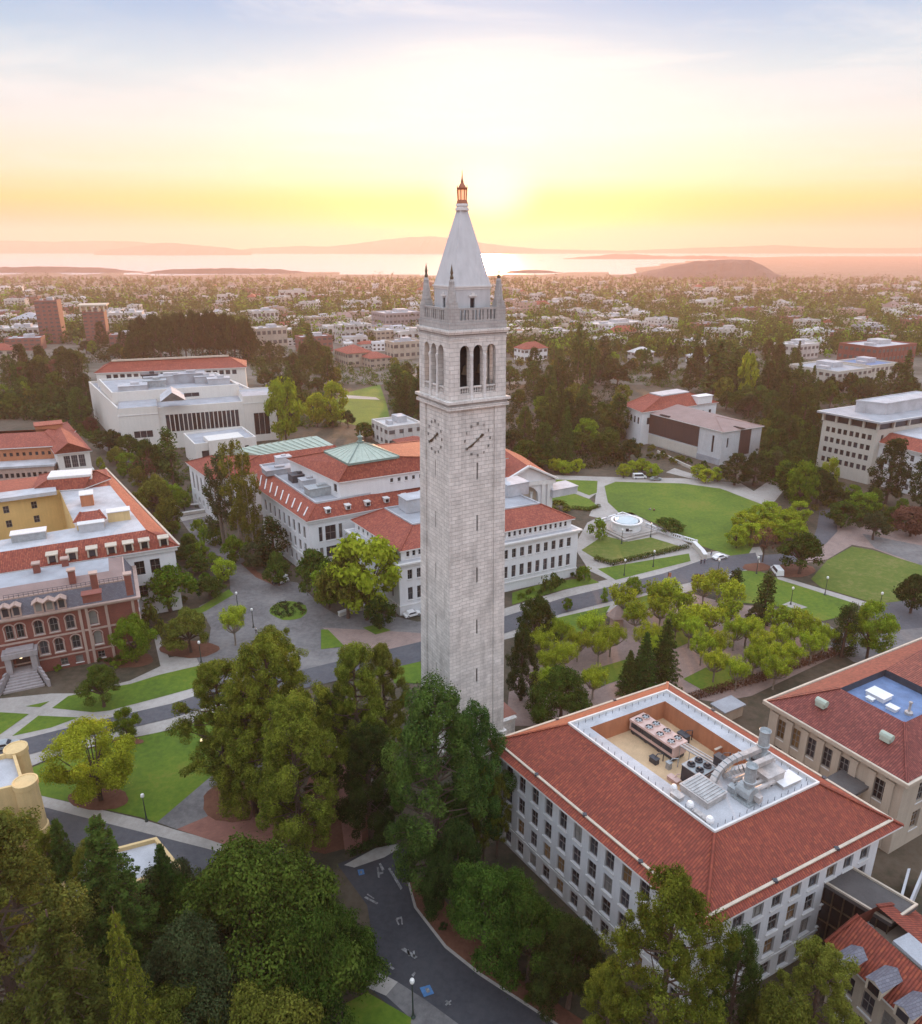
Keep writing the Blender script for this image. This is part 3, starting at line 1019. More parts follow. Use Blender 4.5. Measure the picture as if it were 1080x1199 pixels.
# the glade
sheet('path', [(640, 556), (700, 558), (800, 560), (868, 566), (905, 588), (905, 596), (850, 574), (800, 567), (721, 566), (712, 580), (717, 592), (735, 604), (725, 612), (690, 604), (697, 588), (698, 578), (690, 584), (640, 566)], 'concrete', 1)
sheet('lawn', [(708, 569), (721, 564), (800, 566), (844, 572), (902, 594), (892, 620), (877, 649), (857, 651), (815, 637), (775, 616), (745, 603), (727, 602), (712, 588)], 'grass', 2)
sheet('lawn', [(642, 561), (700, 563), (699, 577), (690, 580)], 'grass', 2)
sheet('lawn', [(640, 567), (690, 584), (702, 594), (690, 598), (668, 596), (640, 584)], 'grass', 2)
sheet('plaza', [(688, 612), (712, 600), (740, 600), (812, 640), (828, 652), (806, 660), (715, 680), (690, 668), (672, 640)], 'concrete', 2)
sheet('lawn', [(681, 644), (707, 627), (736, 634), (762, 629), (801, 641), (717, 659), (699, 655)], 'grass_dry', 3)
sheet('lawn', [(700, 666), (807, 648), (809, 657), (721, 679)], 'grass', 3)
sheet('lawn', [(600, 694), (640, 682), (690, 676), (702, 682), (660, 690), (600, 708)], 'grass', 3)
sheet('lawn', [(396, 462), (445, 450), (452, 470), (458, 494), (425, 500), (392, 492)], 'grass', 1)
sheet('path', [(398, 462), (440, 465), (445, 468), (398, 466)], 'concrete', 2)
sheet('terrace', [(780, 553), (790, 548), (880, 577), (905, 560), (930, 560), (905, 590), (868, 575)], 'concrete', 0)

# road markings on the foreground street
def mark(name, quads, label, mat='marking', lay=6):
    mb_ = MB()
    for q in quads:
        mx_, my_ = [sum(v_) / sum(map(len, quads)) for v_ in zip(*[p_ for q_ in quads for p_ in q_])]
        k_ = .78 if mat == 'marking' else .85
        mb_.face([at(mx_ + (a - mx_) * k_, my_ + (b - my_) * k_, .03 + .025 * lay) for a, b in q])
    o = mb_.build(name, mat)
    return tag(o, label, 'road marking')


mark('road_marking', [[(424, 1022), (430, 1020), (443, 1060), (437, 1063)][:4]][:0] or [[(452, 1014), (455, 1012), (474, 1043), (471, 1046)]], 'long white kerb line at the top end of the dark street')
mark('road_marking', [[(443, 1009), (446, 1008), (452, 1018), (448, 1020)], [(444, 1022), (450, 1021), (450, 1024), (443, 1026)], [(440, 1014), (443, 1014), (445, 1030), (442, 1030)]], 'small white arrow painted near the top of the dark street')
mark('road_marking', [[(424, 1051), (427, 1049), (446, 1059), (443, 1061)], [(428, 1046), (430, 1045), (440, 1052), (438, 1053)]], 'white word-like strokes painted across the dark street')
mark('road_marking', [[(462, 1076), (464, 1075), (468, 1084), (466, 1085)], [(470, 1073), (472, 1074), (473, 1084), (471, 1084)], [(463, 1074), (471, 1072), (472, 1075), (464, 1077)]], 'white open box painted on the middle of the dark street')
mark('road_marking', [[(466, 1110), (472, 1108), (492, 1122), (487, 1125)], [(475, 1112), (478, 1110), (481, 1120), (478, 1121)], [(484, 1113), (487, 1112), (488, 1121), (485, 1122)]], 'white bicycle-lane mark painted on the bend of the dark street')
mark('road_marking', [[(452, 1130), (455, 1128), (464, 1135), (461, 1137)], [(456, 1127), (458, 1126), (457, 1135), (455, 1135)]], 'short white stroke painted beside the left kerb of the dark street')
mark('road_marking', [[(481, 1142), (486, 1137), (488, 1139), (484, 1145)]], 'white tick painted just above the blue square on the street')
mark('road_marking', [[(418, 1018), (426, 1017), (428, 1024), (420, 1026)]], 'round blue patch painted at the top of the dark street', 'marking_blue', 5)
mark('road_marking', [[(421, 1020), (424, 1019), (425, 1023), (422, 1024)]], 'pale symbol on the round blue patch on the street')
mark('road_marking', [[(490, 1156), (504, 1152), (510, 1164), (496, 1169)]], 'blue parking square painted near the bottom of the dark street', 'marking_blue', 5)
mark('road_marking', [[(497, 1157), (502, 1156), (505, 1162), (500, 1164)]], 'white symbol inside the blue parking square on the street')
mark('road_marking', [[(520, 1172), (523, 1170), (530, 1177), (527, 1178)], [(520, 1177), (529, 1170), (530, 1172), (522, 1179)]], 'white cross painted right of the blue parking square')



# ------------------------------------------------------------------ the clock tower
TH = math.radians(29.7)
U2 = Vector((math.cos(TH), math.sin(TH))); V2 = Vector((-math.sin(TH), math.cos(TH)))
TC = at(541, 865)


def build_tower():
    T = thing('clock_tower', 'tall grey granite bell tower with clock faces and pointed spire', 'clock tower', (TC.x, TC.y, 0), TH)
    W0 = 10.9
    def tap(p):
        k = 1 - (1 - 9.5 / 10.9) * min(p[2], 74) / 74.0
        return (p[0] * k, p[1] * k, p[2])
    def put(mb_, name, mats, par=T, taper=True):
        if taper:
            mb_.map(tap)
        mats = [mats] if isinstance(mats, str) else mats
        o = bpy.data.objects.new(name, mb_.mesh(name, mats))
        COL.objects.link(o); o.parent = par
        return o
    h = W0 / 2
    sq = [Vector(p) for p in ((-h, h), (-h, -h), (h, -h), (h, h))]
    FOOT.append([tuple(Vector((TC.x, TC.y)) + U2 * q.x * 1.15 + V2 * q.y * 1.15) for q in sq])
    # plinth
    mb_ = MB()
    mb_.box((0, 0, 1.1), (W0 + 1.6, W0 + 1.6, 2.2)); mb_.box((0, 0, 2.8), (W0 + .9, W0 + .9, 1.2))
    put(mb_, 'plinth', 'granite')
    # shaft with slit openings, recessed middle panel
    slits = [6.8, 16.0, 25.2, 34.5, 43.4, 51.9]
    mb_ = MB()
    slit_at = []
    for i in range(4):
        A, B = sq[i], sq[(i + 1) % 4]
        d = (B - A).normalized(); n = Vector((d.y, -d.x)); L = W0
        a1, a2 = L * .20, L * .80
        # corner piers stand 0.18 m proud of the panel
        for u0, u1 in ((0, a1), (a2, L)):
            wall(mb_, A + d * u0, A + d * u1, 3.4, 61.8)
        pA = A + d * a1 - n * .22; pB = A + d * a2 - n * .22
        Lp = a2 - a1
        ops = [(Lp / 2 - .15, Lp / 2 + .15, z - 1.35, z + 1.35) for z in slits]
        wall(mb_, pA, pB, 3.4, 61.8, ops, .35)
        for z in slits:
            slit_at.append((pA + d * Lp / 2 - n * .30, d, z))
        for u in (a1, a2):
            q0 = A + d * u; q1 = q0 - n * .22
            mb_.face([(*q0, 3.4), (*q1, 3.4), (*q1, 61.8), (*q0, 61.8)])
    put(mb_, 'shaft', 'granite')
    for p, d, z in slit_at:
        s_ = MB()
        e = d * .23
        s_.face([(*(p - e), z - 1.37), (*(p + e), z - 1.37), (*(p + e), z + 1.37), (*(p - e), z + 1.37)])
        put(s_, 'slit_window', 'glass')
    # band under the belfry
    def ringbox(z0, z1, out, m, name, extra=0):
        r_ = MB(); r_.box((0, 0, (z0 + z1) / 2), (W0 + 2 * out, W0 + 2 * out, z1 - z0))
        return put(r_, name, m)
    ringbox(61.8, 62.25, .42, 'granite', 'string_course')
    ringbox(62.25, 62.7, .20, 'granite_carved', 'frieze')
    ringbox(62.7, 63.1, .60, 'granite', 'string_course')
    # belfry, open on all sides
    mb_ = MB()
    fr_c = (.262, .495, .728)
    for i in range(4):
        A, B = sq[i], sq[(i + 1) % 4]
        L = W0
        ops = [(L * c - .92, L * c + .92, 63.9, 71.0, True) for c in fr_c]
        wall(mb_, A, B, 63.1, 71.8, ops, .95)
    mb_.face([(*q * .98, 63.15) for q in [Vector(p) for p in sq]]); mb_.face([(*q * .98, 71.7) for q in [Vector(p) for p in sq]])
    put(mb_, 'belfry', 'granite')
    core = MB(); core.box((0, 0, 67.2), (4.6, 4.6, 8.0)); put(core, 'shade_core', 'dark_void')  # added near-black core: blocks light from the far arches, belfry shade in its colour
    for (x, y, r) in ((-3.4, -1.5, .75), (-1.2, -3.5, .85), (1.6, -3.4, .65), (3.2, 1.6, .8), (-3.3, 1.8, .6)):
        b = MB()
        b.lathe((x, y, 66.6), [(r, 0), (r * .95, .12), (r * .72, .5), (r * .6, 1.0), (r * .45, 1.25), (.05, 1.4)], 14)
        b.tube([(x, y, 68.0), (x, y, 69.0)], .07)
        put(b, 'bell', 'bronze')
    # slender columns between the openings, and the balustrades at their foot
    for i in range(4):
        A, B = sq[i], sq[(i + 1) % 4]
        d = (B - A).normalized(); n = Vector((d.y, -d.x))
        for u in (.3785, .6115):
            p = A + d * W0 * u + n * .02
            c_ = MB()
            c_.lathe((p.x, p.y, 63.1), [(.28, 0), (.28, .5), (.19, .6), (.18, 5.6), (.2, 5.7), (.3, 6.2), (.3, 6.5)], 10)
            put(c_, 'column', 'trim')
        for c in fr_c:
            p = A + d * W0 * c - n * .25
            b_ = MB()
            ang = math.atan2(d.y, d.x)
            b_.box((p.x, p.y, 64.95), (1.74, .3, .22), ang)
            b_.box((p.x, p.y, 63.98), (1.74, .3, .2), ang)
            for k in range(5):
                q = p + d * (-.66 + .33 * k)
                b_.lathe((q.x, q.y, 64.08), [(.07, 0), (.12, .25), (.06, .55), (.09, .77)], 6)
            put(b_, 'balustrade', 'granite')
    ringbox(71.8, 72.1, .08, 'granite', 'cornice')
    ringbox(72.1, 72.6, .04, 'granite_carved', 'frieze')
    ringbox(72.6, 72.9, .28, 'granite', 'cornice')
    ringbox(72.9, 73.2, .46, 'granite', 'cornice')
    ringbox(73.2, 74.2, .06, 'granite_carved', 'cornice')
    # parapet: pierced panels between piers
    hp = h - .12
    mb_ = MB()
    for i in range(4):
        A, B = sq[i] * (hp / h), sq[(i + 1) % 4] * (hp / h)
        d = (B - A).normalized(); L = (B - A).length; n = Vector((d.y, -d.x))
        ang = math.atan2(d.y, d.x)
        A2_ = A - n * .2
        m_ = A2_ + d * L / 2
        mb_.box((m_.x, m_.y, 74.35), (L - .8, .4, .3), ang); mb_.box((m_.x, m_.y, 76.05), (L - .8, .46, .28), ang)
        for k in range(13):
            q = A2_ + d * (1.1 + (L - 2.2) * k / 12)
            w_ = .72 if k % 4 == 0 else .3
            mb_.box((q.x, q.y, 75.2), (w_, .36, 1.42), ang)
        q_ = A * ((hp - .85) / hp); mb_.box((q_.x, q_.y, 75.25), (1.75, 1.75, 2.1), 0)
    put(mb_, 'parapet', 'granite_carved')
    # obelisks with bronze tips on the corners
    for q in sq:
        p = q * ((h - 1.0) / h)
        o_ = MB()
        o_.frustum((p.x, p.y), 76.3, 77.0, 1.10, 1.0, 4, math.pi / 4)
        o_.frustum((p.x, p.y), 77.0, 79.7, .82, .42, 8, math.pi / 8)
        o_.frustum((p.x, p.y), 79.7, 80.1, .50, .30, 8, math.pi / 8)
        ob = put(o_, 'pinnacle', 'granite_carved')
        t__ = MB()
        t__.lathe((p.x, p.y, 80.1), [(.28, 0), (.32, .25), (.18, .6), (.25, .9), (.13, 1.4), (.02, 2.0)], 8)
        put(t__, 'finial', 'bronze', ob)
    # attic and spire
    a = 3.02
    att = [Vector(p) for p in ((-a, a), (-a, -a), (a, -a), (a, a))]
    mb_ = MB()
    for i in range(4):
        wall(mb_, att[i], att[(i + 1) % 4], 74.0, 78.6, [(a - .38, a + .38, 75.9, 77.4)], .3)
    at_ = put(mb_, 'attic', 'marble', T, False)
    for i in range(4):
        A, B = att[i], att[(i + 1) % 4]
        d = (B - A).normalized(); n = Vector((d.y, -d.x)); p = A + d * a - n * .28
        s_ = MB(); s_.face([(*(p - d * .4), 75.8), (*(p + d * .4), 75.8), (*(p + d * .4), 77.5), (*(p - d * .4), 77.5)])
        put(s_, 'window', 'glass', at_, False)
        s_ = MB(); q = A + d * a + n * .05
        s_.box((q.x, q.y, 77.75), (1.3, .3, .22), math.atan2(d.y, d.x)); s_.box((q.x, q.y, 78.0), (.5, .26, .3), math.atan2(d.y, d.x))
        put(s_, 'window_hood', 'trim', at_, False)
    mb_ = MB(); mb_.box((0, 0, 78.75), (2 * a + .15, 2 * a + .15, .3)); mb_.box((0, 0, 79.0), (2 * a + .4, 2 * a + .4, .22))
    put(mb_, 'cornice', 'trim', T, False)
    mb_ = MB()
    mb_.frustum((0, 0), 79.11, 89.2, (a + .05) * 1.414, .60 * 1.414, 4, math.pi / 4)
    put(mb_, 'spire', 'marble', T, False)
    mb_ = MB()
    mb_.frustum((0, 0), 89.2, 89.5, 1.0, 1.0, 8, math.pi / 8); mb_.frustum((0, 0), 89.5, 89.8, .85, .8, 8, math.pi / 8)
    mb_.frustum((0, 0), 89.8, 90.1, .95, .9, 8, math.pi / 8)
    put(mb_, 'collar', 'trim', T, False)
    mb_ = MB()
    mb_.frustum((0, 0), 90.1, 90.6, .85, .70, 8); mb_.frustum((0, 0), 91.9, 92.15, .75, .80, 8)
    mb_.lathe((0, 0, 92.15), [(.62, 0), (.45, .3), (.22, .65), (.2, .9), (.10, 1.2), (.02, 2.3)], 8)
    for k in range(8):
        an = k * math.pi / 4
        mb_.tube([(.62 * math.cos(an), .62 * math.sin(an), 90.6), (.70 * math.cos(an), .70 * math.sin(an), 91.9)], .07, 4)
        mb_.tube([(.74 * math.cos(an), .74 * math.sin(an), 92.1), (.74 * math.cos(an), .74 * math.sin(an), 92.5)], [.06, .01], 4)
    ln = put(mb_, 'lantern', 'copper_red', T, False)
    mb_ = MB(); mb_.frustum((0, 0), 90.55, 91.95, .54, .62, 8)
    put(mb_, 'lantern_light', 'lamp_glow', ln, False)
    # clocks: twelve bronze numerals set straight on the stone, two long hands
    NUM = ['XII', 'I', 'II', 'III', 'IV', 'V', 'VI', 'VII', 'VIII', 'IX', 'X', 'XI']
    zc = 56.9
    for i in range(4):
        A, B = sq[i], sq[(i + 1) % 4]
        d = (B - A).normalized(); n = Vector((d.y, -d.x))
        O = A + d * W0 / 2 + n * (-.22 + .05)
        def pp(x, z, k=0.0):
            q = O + d * x + n * k
            return (q.x, q.y, zc + z)
        clk = MB()
        def stroke(x0, z0, x1, z1, wd):
            dx_, dz_ = x1 - x0, z1 - z0
            l = math.hypot(dx_, dz_); ox, oz = -dz_ / l * wd / 2, dx_ / l * wd / 2
            ring_ = [(x0 + ox, z0 + oz), (x1 + ox, z1 + oz), (x1 - ox, z1 - oz), (x0 - ox, z0 - oz)]
            clk.face([pp(x_, z_, .10) for x_, z_ in ring_])
            for j in range(4):
                (xa, za), (xb, zb) = ring_[j], ring_[(j + 1) % 4]
                clk.face([pp(xa, za), pp(xb, zb), pp(xb, zb, .10), pp(xa, za, .10)])
        nums = []
        for k, s in enumerate(NUM):
            an = math.radians(90 - 30 * k)
            cx_, cz_ = 2.45 * math.cos(an), 2.45 * math.sin(an)
            clk = MB()
            wds = [.11 if ch == 'I' else .24 for ch in s]
            x_ = cx_ - sum(wds) / 2
            for ch, w_ in zip(s, wds):
                c_ = x_ + w_ / 2
                if ch == 'I':
                    stroke(c_, cz_ - .21, c_, cz_ + .21, .06)
                elif ch == 'V':
                    stroke(c_ - .09, cz_ + .21, c_, cz_ - .21, .05); stroke(c_ + .09, cz_ + .21, c_, cz_ - .21, .05)
                else:
                    stroke(c_ - .09, cz_ + .21, c_ + .09, cz_ - .21, .05); stroke(c_ + .09, cz_ + .21, c_ - .09, cz_ - .21, .05)
                x_ += w_
            nums.append(clk)
        clk = MB(); stroke(-.3, 0, .3, 0, .6)
        cf = put(clk, 'clock_face', 'numeral')
        for q_ in nums:
            put(q_, 'numeral', 'numeral', cf)
        for nm, ang, ln_, tail, wd in (('minute_hand', 90 - 40 * 6, 2.35, 1.35, .18), ('hour_hand', 90 - 7.67 * 30 - 4, 1.8, 1.2, .26)):
            clk = MB()
            an = math.radians(ang); cx_, cz_ = math.cos(an), math.sin(an)
            stroke(-cx_ * tail, -cz_ * tail, cx_ * ln_, cz_ * ln_, wd * .55)
            stroke(cx_ * ln_ * .55, cz_ * ln_ * .55, cx_ * ln_ * .92, cz_ * ln_ * .92, wd)
            stroke(-cx_ * tail, -cz_ * tail, -cx_ * tail * .5, -cz_ * tail * .5, wd * 1.3)
            for q_ in clk.v:
                q_ += Vector((n.x, n.y, 0)) * (.06 if nm == 'minute_hand' else .03)
            put(clk, nm, 'bronze', cf)
    # low entrance lodge against the foot
    mb_ = MB(); mb_.box((h + 1.8, -1.0, 1.9), (3.2, 6.0, 3.8)); mb_.box((h + 1.8, -1.0, 3.9), (3.7, 6.5, .3))
    lodge = put(mb_, 'lodge', 'granite', T, False)
    mb_ = MB(); mb_.frustum((h + 1.8, -1.0), 4.05, 5.0, 3.4, .3, 4, math.pi / 4); put(mb_, 'lodge_roof', 'paving', lodge, False)
    return T


build_tower()


# ------------------------------------------------------------------ buildings of the campus
def root_for(name, label, quad, cat='building', group=None):
    c = cen(quad)
    return thing(name, label, cat, (c[0], c[1], 0), 0, group)


# 1. the big tiled hall in front with plant sunk in its roof
def physics_hall():
    ZE, ZR = 16.5, 20.4
    L, N, R, D = XY([(567, 870), (826, 1091), (1058, 967), (782, 799)], ZE)
    rim = XY([(665, 848), (837, 976), (960, 918), (781, 809)], ZR)
    root = root_for('tiled_hall', 'white hall with large red tile hip roof and machinery sunk in a grey roof well', [L, N, R, D])
    walls = offset([L, N, R, D], 1.5)
    rows = [(13.1, 2.9), (9.3, 2.7), (5.6, 2.6), (1.9, 2.3)]
    def left(Ln):
        o = []
        for zc, hh in rows:
            o += row(Ln, 12, 1.5, zc, hh, 1.0)
        return o
    def right(Ln):
        o = []
        for zc, hh in rows:
            o += row(Ln, 9, 1.75, zc, hh, 1.0)
        return o
    block(root, walls, 0, ZE - .2, 'stucco_hall', {0: left, 1: right}, .35, panes=('glass',) * 8 + ('glass_blind', 'glass_warm'))
    # scrolled brackets beneath the eaves, one between each pair of windows
    for e in (0, 1):
        A, B = walls[e], walls[(e + 1) % 4]
        d = (B - A).normalized(); n = Vector((d.y, -d.x)); Ln = (B - A).length
        k_ = 12 if e == 0 else 9
        for k in range(k_):
            u = 1.0 + (Ln - 2.0) * (k + .5) / k_
            mb_ = MB()
            p = A + d * u
            for s_ in (-.75, .75):
                q = p + d * s_ + n * .45
                mb_.box((q.x, q.y, ZE - .75), (.26, .9, .5), math.atan2(d.y, d.x))
                q = p + d * s_ + n * .25
                mb_.box((q.x, q.y, ZE - 1.2), (.22, .5, .42), math.atan2(d.y, d.x))
            q = p + n * .12
            mb_.box((q.x, q.y, ZE - 1.1), (1.2, .22, .8), math.atan2(d.y, d.x), 1)
            mb_.build('bracket', ['trim', 'dark_void'], root)
    band(root, walls, 3.5, 3.75, .12, 'trim', 'string_course')
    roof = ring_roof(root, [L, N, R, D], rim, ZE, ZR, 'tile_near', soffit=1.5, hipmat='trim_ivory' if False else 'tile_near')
    # ivory gutter strip part way up the slopes
    mb_ = MB()
    g = [Vector((*lerp(e, r, .13), ZE + (ZR - ZE) * .13 + .03)) for e, r in zip([L, N, R, D], rim)]
    for i in range(4):
        a, b = g[i], g[(i + 1) % 4]
        mb_.bar(a, b, .34, .16)
        n_ = max(2, int((b - a).length / 9))
        for k in range(1, n_):
            p = a.lerp(b, k / n_)
            mb_.box((p.x, p.y, p.z + .12), (.5, .5, .3), 0, 1)
    mb_.build('gutter', ['trim_ivory', 'metal_dark'], roof)
    # flat grey roof round the well
    zd = ZR - .12
    well = XY([(691, 852), (797, 927), (884, 889), (779, 821)], zd)
    d_in = offset(rim, .25)
    mb_ = MB()
    for i in range(4):
        j = (i + 1) % 4
        mb_.face([(*d_in[i], zd), (*d_in[j], zd), (*well[j], zd), (*well[i], zd)], 0)
        mb_.face([(*rim[i], ZR + .02), (*rim[j], ZR + .02), (*rim[j], ZR + .32), (*rim[i], ZR + .32)], 1)
        mb_.face([(*rim[i], ZR + .32), (*rim[j], ZR + .32), (*d_in[j], ZR + .32), (*d_in[i], ZR + .32)], 1)
        mb_.face([(*d_in[i], ZR + .32), (*d_in[j], ZR + .32), (*d_in[j], zd), (*d_in[i], zd)], 1)
    mb_.build('roof_deck', ['deck_white', 'trim'], root)
    zf = zd - 3.0
    mb_ = MB()
    for i in range(4):
        j = (i + 1) % 4
        mb_.face([(*well[i], zd), (*well[j], zd), (*well[j], zf), (*well[i], zf)], 0)
    mb_.face([(*q, zf) for q in well], 1)
    mb_.build('roof_well', ['orange_wall', 'deck_tan'], root)
    # rim studs along the deck edges
    mb_ = MB()
    for i in (0, 1, 2, 3):
        a, b = offset(rim, .7)[i], offset(rim, .7)[(i + 1) % 4]
        n_ = int((b - a).length / 1.15)
        for k in range(n_):
            p = lerp(a, b, (k + .5) / n_)
            mb_.tube([(p.x, p.y, zd), (p.x, p.y, zd + .55)], .035, 4)
    mb_.build('safety_posts', 'metal_dark', root)
    return zd, zf, rim, well


zd, zf, rim1, well1 = physics_hall()
DV = (rim1[1] - rim1[0]).normalized(); DU = (rim1[2] - rim1[1]).normalized()
AV = math.atan2(DV.y, DV.x); AU = math.atan2(DU.y, DU.x)


def roof_plant():
    # chiller with two rows of fans
    c = at(770, 862, zf + 1.4)
    t = thing('chiller', 'pale pink chiller with two rows of round fans in the tan roof well', 'chiller', (c.x, c.y, zf), AV)
    def bld(mb_, name, mats, par=t):
        o = bpy.data.objects.new(name, mb_.mesh(name, [mats] if isinstance(mats, str) else mats)); COL.objects.link(o); o.parent = par
        return o
    mb_ = MB()
    mb_.box((0, 0, .95), (8.2, 2.4, .5), 0); mb_.box((0, 0, 2.35), (8.2, 2.9, .3), 0)
    for x in (-3.95, 3.95):
        mb_.box((x, 0, 1.55), (.25, 2.7, 1.5), 0)
    mb_.box((0, 0, .4), (8.0, 2.2, .5), 0, 1)
    for x in (-3.6, -1.2, 1.2, 3.6):
        mb_.box((x, 0, .12), (.4, 2.2, .24), 0, 1)
    bld(mb_, 'casing', ['chiller_pink', 'metal_dark'])
    for k in range(4):
        for s_ in (-1, 1):
            mb_ = MB()
            mb_.box((-2.9 + 1.95 * k, s_ * 1.24, 1.72), (1.8, .12, .95))
            for q in range(6):
                mb_.box((-2.9 + 1.95 * k, s_ * 1.31, 1.35 + .15 * q), (1.75, .04, .03))
            bld(mb_, 'coil_panel', 'metal_dark')
    for k in range(4):
        for s_ in (-.7, .7):
            mb_ = MB()
            x = -3.0 + 2.0 * k
            mb_.lathe((x, s_, 2.5), [(.62, 0), (.62, .22), (.56, .22), (.55, .05)], 16); mb_.lathe((x, s_, 2.5), [(.55, .2), (.54, .06), (.53, .06)], 16, 2)
            mb_.lathe((x, s_, 2.54), [(.12, 0), (.12, .16), (.02, .17)], 8, 1)
            for b in range(5):
                an = b * 2 * math.pi / 5
                mb_.bar((x + .1 * math.cos(an), s_ + .1 * math.sin(an), 2.6), (x + .48 * math.cos(an + .25), s_ + .48 * math.sin(an + .25), 2.63), .2, .03, 1)
            bld(mb_, 'fan', ['chiller_pink', 'metal', 'fan_dark'])
    # dark condenser with four fans
    c = at(818, 905, zf + 1.5)
    t = thing('condenser', 'dark grey condenser with small fans on top beside the curved ducts', 'condenser', (c.x, c.y, zf), AV)
    mb_ = MB()
    mb_.box((0, 0, 1.3), (3.0, 3.2, 2.4), 0, 0, 1); mb_.box((0, 0, 2.56), (3.15, 3.35, .12), 0, 1)
    bld(mb_, 'casing', ['metal_dark', 'metal'], t)
    for s_ in (-1, 1):
        mb_ = MB(); mb_.box((s_ * 1.55, 0, 1.3), (.1, 2.6, 1.9)); bld(mb_, 'side_panel', 'metal', t)
    for x in (-.7, .7):
        for y in (-.75, .75):
            mb_ = MB(); mb_.lathe((x, y, 2.6), [(.55, 0), (.55, .3), (.45, .3), (.42, .05)], 14); mb_.lathe((x, y, 2.6), [(.2, 0), (.2, .5), (.03, .55)], 8)
            bld(mb_, 'fan', 'metal_dark', t)
    # pipes that run along the well
    a = at(797, 873, zf + 2.6); b = at(842, 900, zf + 2.6)
    mb_ = MB()
    for k, r in ((0, .16), (.55, .16), (1.1, .1)):
        o_ = Vector((DU.x, DU.y, 0)) * k
        mb_.tube([a + o_, a.lerp(b, .5) + o_, b + o_], r, 8)
    for k in range(5):
        p = a.lerp(b, k / 4)
        q = p + Vector((DU.x, DU.y, 0)) * 1.1
        mb_.bar(p - Vector((0, 0, .2)), q - Vector((0, 0, .2)), .12, .08)
        mb_.tube([(p.x, p.y, zf), (p.x, p.y, p.z - .1)], .06, 4)
    tag(mb_.build('pipe_run', 'metal_pale'), 'bundle of pale pipes running from the chiller past the dark condenser', 'pipes')
    mb_ = MB()
    e0, e1 = at(706, 868, zf + .03), at(792, 929, zf + .03)
    mb_.bar(e0, e1, .9, .05)
    tag(mb_.build('drain_channel', 'dark_void'), 'dark open channel along the front edge of the tan roof well', 'channel')
    for k, (px, py, sz, mt, lb) in enumerate(((766, 893, (1.2, .7, .8), 'metal_dark', 'small dark pump on the tan floor in front of the chiller'), (789, 915, (1.6, .8, .5), 'chiller_pink', 'low pinkish plinth on the tan floor near the condenser'),
                                             (783, 900, (.6, .6, 1.0), 'metal', 'small upright grey cabinet on the tan floor'), (735, 842, (.5, .5, 1.6), 'metal_pale', 'thin pale cabinet in the far left corner of the roof well'), (800, 868, (1.6, .9, 1.2), 'metal_dark', 'dark pump set behind the chiller'), (843, 896, (1.4, 1.0, 1.3), 'metal_dark', 'dark box at the end of the pipe bundle'), (858, 928, (1.0, .8, .9), 'metal', 'grey box between the skylight and the nearer fan stack'))):
        c = at(px, py, zf if k < 5 else zd)
        mb_ = MB(); mb_.box((c.x, c.y, c.z + sz[2] / 2), sz, AV); mb_.box((c.x, c.y, c.z + sz[2] + .05), (sz[0] + .15, sz[1] + .15, .08), AV); mb_.tube([(c.x, c.y, c.z + sz[2]), (c.x + .5, c.y + .3, c.z + sz[2] + .4), (c.x + 1.3, c.y + .3, c.z + sz[2] + .4), (c.x + 1.3, c.y + .3, c.z)], .08, 5)
        tag(mb_.build('plant_unit', mt), lb, 'machinery')
    # screen wall round a smaller pit behind the chiller
    mb_ = MB()
    p0, p1, p2 = at(783, 838, zf + .1), at(850, 882, zf + .1), at(836, 889, zf + .1)
    for a_, b_ in ((p0, p1), (p1, p2)):
        mb_.bar(a_, b_, .2, 1.5)
        mb_.bar(a_ + Vector((0, 0, 1.5)), b_ + Vector((0, 0, 1.5)), .35, .1, 1)
    tag(mb_.build('screen_wall', ['orange_wall', 'trim_ivory']), 'low reddish screen wall with pale coping behind the chiller', 'screen wall')
    # curved silver ducts: two arches, side by side
    for k, (q0, q1, q2, lab) in enumerate((((836, 916), (846, 893), (873, 886), 'wide curved silver duct arching from the well onto the grey roof'),
                                         ((851, 911), (864, 902), (878, 901), 'short bent silver duct between the curved duct and the nearer fan stack'))):
        a_ = at(*q0, zd + .2); b_ = at(*q1, zd + 2.3); c_ = at(*q2, zd + 2.2)
        mb_ = MB()
        prev = None
        for i in range(9):
            t_ = i / 8
            p = (a_ * (1 - t_) ** 2 + b_ * 2 * t_ * (1 - t_) + c_ * t_ * t_)
            if prev is not None:
                mb_.bar(prev, p, .8, .65)
                mb_.bar(prev - (p - prev) * .02 - Vector((0, 0, .05)), prev + (p - prev) * .12 - Vector((0, 0, .05)), .92, .75, 1)
            prev = p
        e = prev + Vector((DU.x, DU.y, 0)) * 4.0
        mb_.bar(prev, e, .75, .65)
        tag(mb_.build('duct', ['metal_pale', 'metal']), lab, 'duct')
    # serpentine of round pipes
    mb_ = MB()
    o_ = at(858, 915, zd + .7)
    for k in range(4):
        p = o_ + Vector((DV.x, DV.y, 0)) * (k * .85) + Vector((0, 0, .15 * (k % 2)))
        q = p + Vector((DU.x, DU.y, 0)) * 4.2
        mb_.tube([p, q], .30, 8)
        if k < 3:
            r_ = q if k % 2 == 0 else p
            mb_.tube([r_, r_ + Vector((DV.x, DV.y, 0)) * .85], .30, 8)
    for s_ in (.3, 3.9):
        p = o_ + Vector((DU.x, DU.y, 0)) * s_
        mb_.bar(p - Vector((0, 0, .5)), p + Vector((DV.x, DV.y, 0)) * 2.6 - Vector((0, 0, .5)), .3, .25, 1)
    tag(mb_.build('pipe_coil', ['metal_pale', 'metal_dark']), 'looped row of fat silver pipes lying between the two fan stacks', 'pipes')
    # low sheet metal housings
    mb_ = MB()
    c = at(902, 909, zd + .8); mb_.box((c.x, c.y, zd + .8), (3.0, 1.8, 1.6), AU); mb_.box((c.x, c.y, zd + 1.65), (3.2, 2.0, .1), AU)
